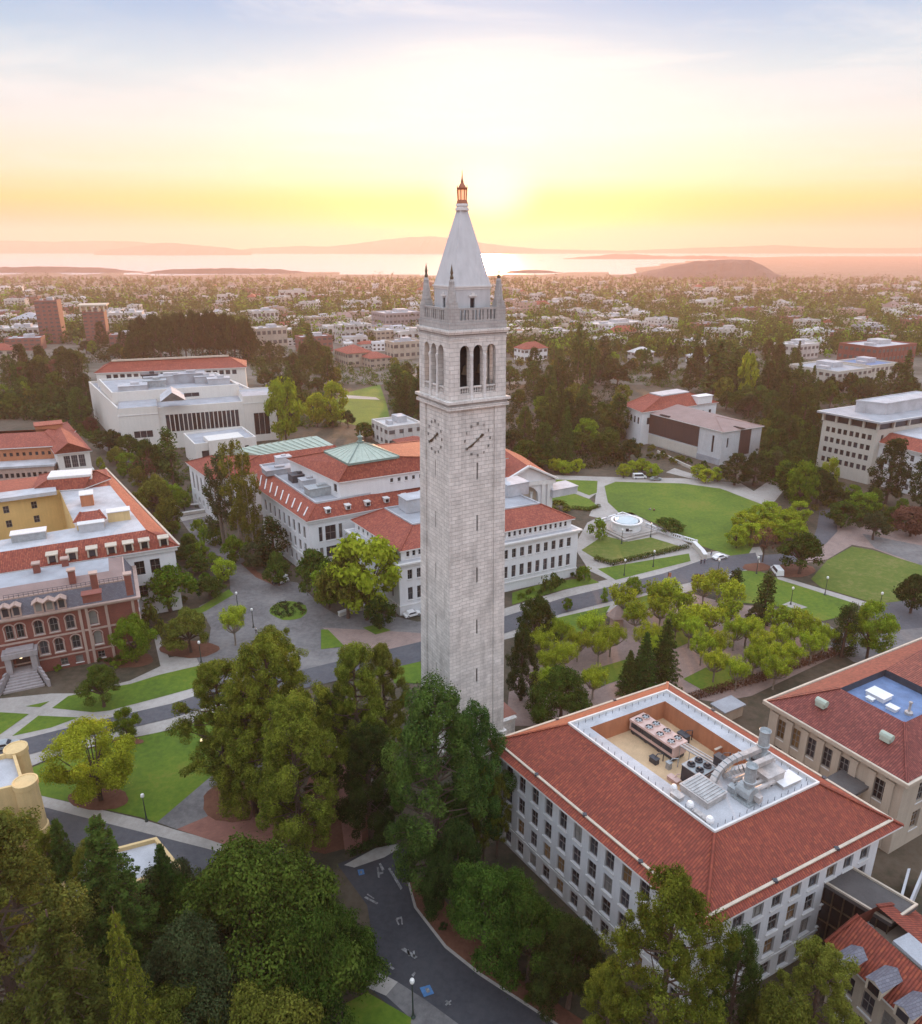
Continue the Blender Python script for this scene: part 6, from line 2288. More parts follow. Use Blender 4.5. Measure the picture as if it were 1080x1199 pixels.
TOWN = [
    ('low long white building at the far left edge under the towers', -20, 50, 384, 400, 'town_wall', 'town_roof', 2, 30, 'flat'),
    ('building with a big sloping grey roof left of the dark tower', 12, 50, 366, 386, 'town_wall', 'deck_grey', 2, 40, 'hip'),
    ('red and white striped low building below the dark tower', 6, 48, 396, 410, 'brick_far', 'deck_white', 3, 20, 'flat'),
    ('small red roofed house at the far left edge', -12, 16, 402, 424, 'town_warm', 'tile', 2, 14, 'hip'),
    ('wide white hall right of the brick towers', 126, 166, 366, 384, 'town_wall', 'town_roof', 2, 34, 'flat'),
    ('white tiered block between the grove and the tower', 150, 185, 372, 392, 'town_warm', 'town_roof', 3, 22, 'flat'),
    ('red brick block at the foot of the pale crowned tower', 128, 160, 392, 410, 'brick_far', 'deck_grey', 3, 16, 'flat'),
    ('white square block with a wide roof right of the grove', 291, 324, 364, 384, 'town_wall', 'town_roof', 2, 24, 'flat'),
    ('low cream building in front of the white square block', 294, 334, 384, 406, 'town_warm', 'town_roof', 2, 20, 'flat'),
    ('long low orange-tan building in the middle of the town', 322, 348, 376, 386, 'stucco_tan', 'tile', 1, 16, 'hip'),
    ('tan building with a pale frame left of the white gabled one', 357, 394, 371, 386, 'stucco_tan', 'town_roof', 3, 18, 'flat'),
    ('white gabled building with small dark windows in the town', 392, 434, 380, 402, 'town_wall', 'town_roof', 3, 18, 'flat'),
    ('pink brick block beside the red hip-roofed hall', 346, 388, 394, 412, 'brick_far', 'deck_white', 3, 16, 'flat'),
    ('hall with a broad red hip roof above the little green lawn', 396, 430, 404, 428, 'stucco_tan', 'tile', 2, 26, 'hip'),
    ('lower red hip-roofed wing right of the broad red roof', 424, 454, 412, 430, 'stucco_tan', 'tile', 2, 20, 'hip'),
    ('big stepped stone building left of the clock tower top', 438, 492, 366, 392, 'stone_grey', 'deck_white', 4, 34, 'flat'),
    ('long beige building with horizontal window bands left of the tower', 428, 492, 386, 402, 'stucco_tan', 'town_roof', 3, 26, 'flat'),
    ('white building with a row of square windows beside the tower', 452, 492, 400, 420, 'town_warm', 'deck_grey', 2, 16, 'flat'),
    ('white house with a steep red roof just right of the tower', 604, 640, 400, 422, 'white_paint', 'tile', 2, 14, 'hip'),
    ('red roofed block above the steep red house', 590, 624, 386, 402, 'brick_far', 'tile', 2, 20, 'hip'),
    ('white flat building right of the red roofed block', 626, 672, 388, 400, 'town_wall', 'town_roof', 2, 20, 'flat'),
    ('very long white building across the middle right of the town', 680, 762, 378, 394, 'town_wall', 'town_roof', 3, 26, 'flat'),
    ('white stepped block behind the very long white building', 694, 750, 370, 380, 'town_warm', 'town_roof', 2, 26, 'flat'),
    ('pale flat building below the very long white one', 690, 735, 396, 408, 'town_wall', 'town_roof', 2, 18, 'flat'),
    ('cream low building right of the very long white one', 742, 800, 388, 400, 'town_warm', 'town_roof', 2, 18, 'flat'),
    ('white flat-roofed building left of the brick stripes', 911, 958, 403, 420, 'town_wall', 'town_roof', 2, 20, 'flat'),
    ('blue-grey block with a flat roof above the striped brick', 1003, 1040, 382, 398, 'deck_grey', 'deck_grey', 3, 22, 'flat'),
    ('dark brick building with white roof and horizontal stripes at right', 990, 1072, 404, 432, 'brick', 'deck_white', 3, 30, 'flat'),
    ('parking deck with a broad flat grey roof below the striped brick', 942, 1012, 432, 458, 'concrete_wall', 'deck_grey', 3, 34, 'flat'),
    ('blue roofed building right of the parking deck', 990, 1046, 426, 446, 'concrete_wall', 'deck_blue', 2, 26, 'flat'),
    ('small white building with a pale roof behind the copper pyramid', 440, 489, 497, 520, 'town_wall', 'town_roof', 2, 18, 'flat'),
    ('red roofed wing partly hidden by the left side of the tower', 466, 500, 512, 534, 'town_wall', 'tile', 2, 14, 'hip'),
    ('small pale house with pointed gable among the trees right of the tower', 738, 764, 406, 424, 'town_wall', 'town_roof', 2, 12, 'hip'),
    ('low white shed in the dark wood right of the tower', 806, 830, 412, 424, 'white_paint', 'deck_white', 1, 10, 'hip'),
]
for lab, x0, x1, yt, yb, mt, rf, st, dp, kd in TOWN:
    town('town_building', lab, x0, x1, yt, yb, mt, rf, st, dp, TH, None, kd)

# small houses and sheds of the town: a handful of shapes, copied
def house_mesh(i):
    r = random.Random(100 + i)
    m_ = MB()
    wm, rm = [('town_wall', 'town_roof'), ('town_warm', 'town_roof'), ('town_wall', 'deck_grey'), ('stucco_tan', 'tile'), ('stucco_warm', 'roof_brown'), ('brick_far', 'deck_grey'), ('town_wall', 'tile'), ('white_paint', 'deck_white')][i]
    flat_ = i in (0, 1, 2, 5, 7)
    w_, d_, h_ = (20, 13, 7.5) if flat_ else (12, 10, 6.0)
    m_.box((0, 0, h_ / 2), (w_, d_, h_), 0, 0, 1)
    if flat_:
        m_.box((w_ * .2, 0, h_ + .9), (w_ * .3, d_ * .4, 1.8), 0, 0, 1)
        for s_ in (-1, 1):
            m_.box((0, s_ * (d_ / 2 - .15), h_ + .3), (w_, .3, .6))
    else:
        m_.face([(-w_ / 2 - .6, -d_ / 2 - .6, h_), (w_ / 2 + .6, -d_ / 2 - .6, h_), (w_ / 2 - 2, 0, h_ + 3), (-w_ / 2 + 2, 0, h_ + 3)], 1)
        m_.face([(-w_ / 2 - .6, d_ / 2 + .6, h_), (w_ / 2 + .6, d_ / 2 + .6, h_), (w_ / 2 - 2, 0, h_ + 3), (-w_ / 2 + 2, 0, h_ + 3)], 1)
        for s_ in (-1, 1):
            m_.face([(s_ * (w_ / 2 + .6), -d_ / 2 - .6, h_), (s_ * (w_ / 2 + .6), d_ / 2 + .6, h_), (s_ * (w_ / 2 - 2), 0, h_ + 3)], 1)
        m_.box((w_ * .2, 1, h_ + 2.6), (.9, .9, 2.4), 0, 0)
    for z in ((2.0, 5.4) if h_ > 6.5 else (2.6,)):
        for k in range(4):
            m_.box((-w_ / 2 + w_ * (k + .5) / 4, -d_ / 2 - .02, z), (w_ / 4 * .5, .2, 1.6), 0, 2)
            m_.box((-w_ / 2 - .02, -d_ / 2 + d_ * (k + .5) / 4, z), (.2, d_ / 4 * .45, 1.6), 0, 2)
    return m_.mesh('house', [wm, rm, 'dark_void'])


HLAB = ['plain white flat-roofed house far off in the town', 'cream flat-roofed house far off in the town', 'white house with a grey flat roof far off in the town', 'tan house with a red tile roof far off in the town',
        'cream house with a brown roof far off in the town', 'brick house with a grey flat roof far off in the town', 'white house with a red tile roof far off in the town', 'bright white block far off in the town']
HM = [house_mesh(i) for i in range(8)]
hr = random.Random(21)
nh = 0
tries = 0
while nh < 235 and tries < 3000:
    tries += 1
    px = hr.uniform(-10, 1090)
    py = 334 + 78 * hr.random() ** 1.25
    if px < 330 and py > 385:
        continue
    p = ground_at(px, py)
    if any(inside((p.x, p.y), f) for f in FOOT):
        continue
    i = hr.choices(range(8), [5, 4, 3, 2, 2, 1.5, 2, 3])[0]
    o = bpy.data.objects.new('house', HM[i]); COL.objects.link(o)
    o.location = (p.x, p.y, p.z - .2)
    o.rotation_euler = (0, 0, hr.choice((.22, .22 + math.pi / 2, .5)))
    s_ = hr.uniform(.6, 1.25) * (1.25 if py < 372 and py > 350 and hr.random() < .5 else 1)
    o.scale = (s_ * hr.uniform(.9, 1.6), s_, s_ * hr.uniform(.9, 1.5))
    tag(o, HLAB[i], 'house', ['white flat houses', 'cream flat houses', 'grey roofed houses', 'tan tiled houses', 'brown roofed houses', 'brick houses', 'white tiled houses', 'bright white blocks'][i] + ' across the far town')
    nh += 1


def apartment_mesh(i):
    r = random.Random(300 + i)
    m_ = MB()
    w_, d_, h_ = r.uniform(22, 40), r.uniform(14, 22), r.uniform(8, 15)
    m_.box((0, 0, h_ / 2), (w_, d_, h_), 0, 0, 1)
    if i % 2:
        m_.box((w_ * .3, d_ * .35, h_ * .4), (w_ * .5, d_ * .6, h_ * .8), 0, 0, 1)
    for s_ in (-1, 1):
        m_.box((0, s_ * (d_ / 2 - .2), h_ + .4), (w_, .4, .8)); m_.box((s_ * (w_ / 2 - .2), 0, h_ + .4), (.4, d_ - .9, .8))
    for k in range(4):
        m_.box((r.uniform(-.4, .4) * w_, r.uniform(-.3, .3) * d_, h_ + .8), (r.uniform(1.5, 6), r.uniform(1.5, 4), r.uniform(1, 2.6)), 0, k % 2, 1)
    n = int(h_ / 3.3)
    for s_ in range(n):
        z = 1.8 + s_ * 3.3
        for k in range(int(w_ / 4)):
            if r.random() < .85:
                m_.box((-w_ / 2 + 4 * k + 2.4, -d_ / 2 - .02, z), (r.choice((1.2, 1.8, 2.6)), .2, 1.5), 0, 2)
        for k in range(int(d_ / 4)):
            m_.box((-w_ / 2 - .02, -d_ / 2 + 4 * k + 2.2, z), (.2, 1.6, 1.5), 0, 2)
    wm, rm = [('town_wall', 'town_roof'), ('town_warm', 'town_roof'), ('brick_far', 'deck_grey'), ('stucco_tan', 'town_roof'), ('town_wall', 'deck_grey'), ('sandstone', 'deck_grey')][i]
    return m_.mesh('apartment_block', [wm, rm, 'glass_far'])


ALAB = ['white flat-roofed apartment block in the town', 'cream flat-roofed apartment block in the town', 'brick apartment block with grey roof in the town', 'tan flat-roofed apartment block in the town', 'white apartment block with grey roof in the town', 'sandy stone block with grey roof in the town']
AM = [apartment_mesh(i) for i in range(6)]
na = tries = 0
while na < 110 and tries < 2000:
    tries += 1
    px = hr.uniform(-10, 1090); py = hr.uniform(338, 398)
    p = ground_at(px, py)
    if (px < 330 and py > 380) or any(inside((p.x, p.y), f) for f in FOOT):
        continue
    i = hr.randrange(6)
    o = bpy.data.objects.new('apartment_block', AM[i]); COL.objects.link(o)
    o.location = (p.x, p.y, p.z - .3); o.rotation_euler = (0, 0, hr.choice((.22, .22 + math.pi / 2, .5)))
    s_ = hr.uniform(.7, 1.15); o.scale = (s_, s_, s_ * hr.uniform(.7, 1.1))
    tag(o, ALAB[i], 'apartment block', ['white', 'cream', 'brick', 'tan', 'grey roofed white', 'sandy stone'][i] + ' apartment blocks of the town')
    FOOT.append([(p.x - 14, p.y - 9), (p.x + 14, p.y - 9), (p.x + 14, p.y + 9), (p.x - 14, p.y + 9)])
    na += 1


# ------------------------------------------------------------------ plants
class Leaves:
    def __init__(s, seed):
        s.r = np.random.default_rng(seed)
        s.q = []

    def blob(s, c, rad, n, size, flatz=1.0, shell=.55, up=.25):
        """n leaf tufts inside an ellipsoid, denser to its outside"""
        r = s.r
        d = r.normal(size=(n, 3)); d /= np.linalg.norm(d, axis=1)[:, None]
        k = shell + (1 - shell) * r.random(n) ** .6
        k = k * np.where(r.random(n) < .14, 1.05 + .45 * r.random(n), 1.0)
        p = d * k[:, None] * np.array([rad, rad, rad * flatz]) + np.array(c)
        nrm = d * 1.0 + r.normal(scale=.55, size=(n, 3)) + np.array([0, 0, up])
        s.add(p, nrm, size * (.6 + .8 * r.random(n)))

    def add(s, p, nrm, size, asp=.62):
        r = s.r; n = len(p)
        nrm = nrm / np.maximum(np.linalg.norm(nrm, axis=1), 1e-6)[:, None]
        a = np.cross(nrm, r.normal(size=(n, 3))); a /= np.maximum(np.linalg.norm(a, axis=1), 1e-6)[:, None]
        b = np.cross(nrm, a)
        a = a * size[:, None]; b = b * (size * asp)[:, None]
        k = nrm * (size * .22)[:, None]
        s.q.append(np.stack([p - a, p + b * .9 - a * .1 + k, p + a, p - b * .9 + a * .1 + k], axis=1))

    def mesh(s, name, mat):
        q = np.concatenate(s.q).astype(np.float32)
        n = len(q)
        me = bpy.data.meshes.new(name)
        me.vertices.add(n * 4); me.vertices.foreach_set('co', q.reshape(-1))
        me.loops.add(n * 4); me.loops.foreach_set('vertex_index', np.arange(n * 4, dtype=np.int32))
        me.polygons.add(n); me.polygons.foreach_set('loop_start', np.arange(0, n * 4, 4, dtype=np.int32))
        me.polygons.foreach_set('loop_total', np.full(n, 4, dtype=np.int32))
        me.update(calc_edges=True)
        me.materials.append(M[mat])
        return me


# every plant is modelled 1 m = 1 m at a typical height and then scaled
def make_tree(kind, seed, dens=1.0, leaf=1.0):
    """returns (trunk mesh builder, leaves, height, radius)"""
    r = random.Random(seed); L = Leaves(seed)
    T = MB()
    nn = lambda n: max(3, int(n * dens))
    if kind == 'oak':
        h, R = 12.0, 7.0
        T.tube([(0, 0, 0), (.2, .1, 2), (.1, .2, 4.5)], [.5, .42, .34], 7)
        lob = [(r.uniform(0, 6.283), r.uniform(.05, 1.2), r.uniform(.72, 1.12)) for _ in range(11)]
        for k in range(72):
            la, le, lr = lob[k % 11]
            an = la + r.gauss(0, .42); e = min(1.5, max(-.05, le + r.gauss(0, .30)))
            rr = R * lr * r.uniform(.55, .95)
            c = (rr * math.cos(an) * math.cos(e), rr * math.sin(an) * math.cos(e), 4.2 + 6.6 * math.sin(e) * r.uniform(.75, 1.06))
            q_ = r.uniform(.7, 1.75); L.blob(c, q_, nn(95 * q_ * q_), .26 * leaf, .72, .45)
            if k % 4 == 0:
                T.tube([(.1, .2, 3.6), (c[0] * .5, c[1] * .5, 4.5 + (c[2] - 4.5) * .6), c], [.22, .13, .05], 5)
    elif kind == 'round':
        h, R = 8.0, 3.6
        T.tube([(0, 0, 0), (.1, 0, 1.6), (0, .1, 3.0)], [.24, .2, .17], 6)
        for k in range(46):
            an = r.uniform(0, 6.283); z = r.uniform(-.95, 1.0); rr = math.sqrt(max(0, 1 - z * z)) * R * r.uniform(.55, .98)
            c = (rr * math.cos(an), rr * math.sin(an), 4.5 + z * 2.9)
            L.blob(c, r.uniform(.7, 1.15), nn(150), .20 * leaf, .8, .4)
            if k % 4 == 0:
                T.tube([(0, .1, 2.4), (c[0] * .5, c[1] * .5, 3.8), c], [.1, .06, .03], 4)
    elif kind == 'plane':
        h, R = 7.0, 3.7
        T.tube([(0, 0, 0), (.05, .05, 1.4), (0, 0, 2.6)], [.26, .22, .22], 6)
        for k in range(15):
            an = k * 2.399 + r.uniform(-.3, .3); rr = R * math.sqrt((k + .5) / 15) * .72
            j = (rr * math.cos(an), rr * math.sin(an), 3.7 + r.uniform(-.2, .5))
            T.tube([(0, 0, 2.4), (j[0] * .5, j[1] * .5, 2.9), j], [.15, .11, .09], 5)
            for q in range(4):
                c = (j[0] + r.uniform(-.9, .9), j[1] + r.uniform(-.9, .9), j[2] + r.uniform(.4, 2.3))
                L.blob(c, r.uniform(.5, .85), nn(75), .17 * leaf, 1.25, .3)
                T.tube([j, c], [.05, .02], 3)
    elif kind == 'pine':
        h, R = 22.0, 6.5
        lean = r.uniform(-.8, .8)
        tr = [(0, 0, 0), (lean * .4, .1, 7), (lean * .8, .2, 14), (lean, .1, 20.5)]
        T.tube(tr, [.55, .42, .28, .10], 7)
        for k in range(50):
            z = 5.0 + 16.0 * (k + r.random()) / 50
            t = (z - 5) / 16.0
            env = R * (math.sin(math.pi * (0.18 + .80 * t)) ** .7) * (1.0 - .25 * t)
            an = k * 2.399 + r.uniform(-.5, .5)
            rr = env * r.uniform(.45, 1.0)
            x0 = lean * min(1, z / 20)
            c = (x0 + rr * math.cos(an), rr * math.sin(an), z + .12 * rr)
            T.tube([(x0, .1, z - .6), ((x0 + c[0]) / 2, c[1] / 2, z - .4), c], [.12, .08, .04], 4)
            for q in range(5):
                cc = (c[0] + r.uniform(-1.2, 1.2), c[1] + r.uniform(-1.2, 1.2), c[2] + r.uniform(-.35, .9))
                L.blob(cc, r.uniform(.5, .95), nn(62), .22 * leaf, .8, .45, .5)
    elif kind == 'clump':             # tall dense tree of rounded upright clumps
        h, R = 22.0, 5.2
        T.tube([(0, 0, 0), (.1, .1, 10), (0, 0, 20)], [.5, .35, .1], 7)
        for k in range(84):
            z = 3.5 + 17.5 * (k + r.random()) / 84
            t = (z - 3.5) / 17.5
            env = R * (1 - .66 * t ** 1.9) * (.75 + .25 * min(1, t * 4)) * r.uniform(.72, 1.14)
            an = k * 2.399 + r.uniform(-.6, .6); rr = env * r.uniform(.62, 1.0)
            c = (rr * math.cos(an), rr * math.sin(an), z)
            T.tube([(0, 0, z - 1.0), c], [.09, .04], 3)
            q_ = r.uniform(.6, 1.2); L.blob(c, q_, nn(190 * q_ * q_), .22 * leaf, 1.2, .6, .5)
    elif kind in ('conifer', 'cedar'):
        h, R = 24.0, 6.0 if kind == 'cedar' else 4.6
        T.tube([(0, 0, 0), (0, 0, 12), (0, 0, 23.6)], [.5, .3, .05], 7)
        nlev = 26 if kind == 'conifer' else 20
        for k in range(nlev):
            t = (k + .3) / nlev
            z = 2.0 + 21.4 * t
            rr0 = R * (1 - t) ** .82 + .35
            nb = 9 if t < .7 else 6
            for q in range(nb):
                an = q * 6.283 / nb + k * .9 + r.uniform(-.3, .3)
                rr = rr0 * r.uniform(.72, 1.12)
                n = nn(46 * (.35 + rr / R))
                u = L.r.random(n) ** .75
                droop = (.16 if kind == 'conifer' else .30) * rr
                px_ = u * rr; spread = .10 + .20 * np.sin(np.pi * np.clip(u, .0, 1)) * rr
                lat = L.r.normal(size=n) * spread * .6
                x = px_ * math.cos(an) - lat * math.sin(an); y = px_ * math.sin(an) + lat * math.cos(an)
                zz = z - droop * u ** 1.5 + .10 * rr * (u > .8) + L.r.normal(size=n) * .16 - np.abs(lat) * .22
                nr = np.stack([np.full(n, math.cos(an) * .35), np.full(n, math.sin(an) * .35), np.full(n, .9)], 1) + L.r.normal(scale=.45, size=(n, 3))
                L.add(np.stack([x, y, zz], 1), nr, (.30 * leaf) * (.6 + .8 * L.r.random(n)), .5)
                T.tube([(0, 0, z), (rr * .9 * math.cos(an), rr * .9 * math.sin(an), z - droop * .85)], [.07, .02], 3)
    elif kind == 'cypress':
        h, R = 12.0, 2.2
        T.tube([(0, 0, 0), (0, 0, 6), (0, 0, 11)], [.25, .16, .04], 6)
        for k in range(34):
            z = .9 + 10.4 * (k + r.random()) / 34; t = z / 12
            rr = R * (math.sin(math.pi * min(1, .25 + .75 * t)) ** .6) * r.uniform(.35, .75)
            an = r.uniform(0, 6.283)
            L.blob((rr * math.cos(an), rr * math.sin(an), z), .75, nn(110), .18 * leaf, 1.5, .4, .3)
    elif kind == 'euc':
        h, R = 24.0, 5.5
        for s_ in range(3):
            an = s_ * 2.1 + r.uniform(-.4, .4); ox, oy = .6 * math.cos(an), .6 * math.sin(an)
            tp = (2.6 * math.cos(an), 2.6 * math.sin(an), 21 + r.uniform(-2, 2))
            T.tube([(ox, oy, 0), (ox * 1.8, oy * 1.8, 9), tp], [.36, .26, .06], 6)
            for k in range(17):
                z = 6.5 + 17 * (k + r.random()) / 17; t = z / 24
                bx, by = ox + (tp[0] - ox) * t, oy + (tp[1] - oy) * t
                a2 = r.uniform(0, 6.283); rr = r.uniform(.6, 2.8) * (1.25 - .5 * t)
                c = (bx + rr * math.cos(a2), by + rr * math.sin(a2), z)
                T.tube([(bx, by, z - 1.2), c], [.08, .03], 3)
                for q in range(3):
                    L.blob((c[0] + r.uniform(-.7, .7), c[1] + r.uniform(-.7, .7), c[2] + r.uniform(-.9, .6)), r.uniform(.7, 1.15), nn(80), .22 * leaf, 1.25, .35, .0)
    elif kind == 'bare':
        h, R = 8.0, 3.4
        T.tube([(0, 0, 0), (.1, 0, 1.8), (0, .1, 3.2)], [.24, .2, .16], 6)
        for k in range(34):
            an = r.uniform(0, 6.283); z = r.uniform(-.5, 1.0); rr = math.sqrt(max(0, 1 - z * z)) * R * r.uniform(.5, .95)
            c = (rr * math.cos(an), rr * math.sin(an), 5.2 + z * 2.4)
            T.tube([(0, .1, 2.8), (c[0] * .45, c[1] * .45, 4.4), c], [.08, .05, .02], 3)
            L.blob(c, r.uniform(.5, .9), nn(40), .15 * leaf, 1.0, .2)
    else:                               # shrub
        h, R = 2.2, 1.7
        T.tube([(0, 0, 0), (0, 0, .8)], [.08, .05], 4)
        for k in range(12):
            an = r.uniform(0, 6.283); z = r.uniform(0, 1); rr = math.sqrt(1 - z * z) * R * r.uniform(.5, .85)
            L.blob((rr * math.cos(an), rr * math.sin(an), .5 + z * 1.1), .55, nn(95), .13 * leaf, .85, .4)
    return T, L, h, R


TREE = {}


def tree_meshes(kind, mat, seed, lod):
    key = (kind, mat, seed, lod)
    if key not in TREE:
        dens, leaf = {-1: (4.6, .46), 0: (2.0, .68), 1: (.55, 1.25), 2: (.12, 2.5)}[lod]
        T, L, h, R = make_tree(kind, seed * 13 + {'oak': 1, 'round': 2, 'plane': 3, 'pine': 4, 'clump': 5, 'conifer': 6, 'cedar': 7, 'cypress': 8, 'euc': 9, 'bare': 10, 'shrub': 11}[kind] * 1000, dens, leaf)
        bark = 'bark_pale' if kind in ('euc', 'plane') else 'bark'
        TREE[key] = (T.mesh('trunk', [bark]), L.mesh('crown', mat), h, R)
    return TREE[key]


NAMES = {'oak': 'oak_tree', 'round': 'round_tree', 'plane': 'plane_tree', 'pine': 'pine_tree', 'clump': 'evergreen_tree', 'conifer': 'conifer_tree', 'cedar': 'cedar_tree', 'cypress': 'cypress_tree', 'euc': 'eucalyptus_tree', 'bare': 'sparse_tree', 'shrub': 'shrub'}
MATOF = {'oak': 'f_oak', 'round': 'f_bright', 'plane': 'f_plane', 'pine': 'f_pine', 'clump': 'f_conifer', 'conifer': 'f_conifer', 'cedar': 'f_cedar', 'cypress': 'f_dark', 'euc': 'f_olive', 'bare': 'f_red', 'shrub': 'f_bright'}
tr_rng = random.Random(5)


def plant_at(p, h, wid, kind, label, mat=None, group=None, lod=None, rot=None, name=None, cat=None):
    mat = mat or MATOF[kind]
    k = pix_per_m(p)
    if lod is None:
        lod = (-1 if h > 13 and k > 6.3 else 0) if k > 5.2 else (1 if k > 2.2 else 2)
    seed = tr_rng.randrange(2 if lod < 0 else 4)
    T, Cm, h0, R0 = tree_meshes(kind, mat, seed, lod)
    root = thing(name or NAMES[kind], label, cat or ('shrub' if kind == 'shrub' else 'tree'), p, tr_rng.uniform(0, 6.28) if rot is None else rot, group)
    s_ = (wid / 2 / R0, wid / 2 / R0, h / h0)
    tr = bpy.data.objects.new('trunk', T); cr = bpy.data.objects.new('crown', Cm)
    for o in (tr, cr):
        COL.objects.link(o); o.parent = root; o.scale = s_
    return root


def tree(px, yb, yt, wpx, kind, label, mat=None, group=None, lod=None):
    """trunk foot at (px, yb), top at yt, crown wpx wide, all in the photo"""
    p = ground_at(px, yb)
    z = top_z(p.y, yt) - p.z
    mid_ = Vector((p.x, p.y, p.z + z * .6))
    return plant_at(p, z, wpx / pix_per_m(mid_), kind, label, mat, group, lod)


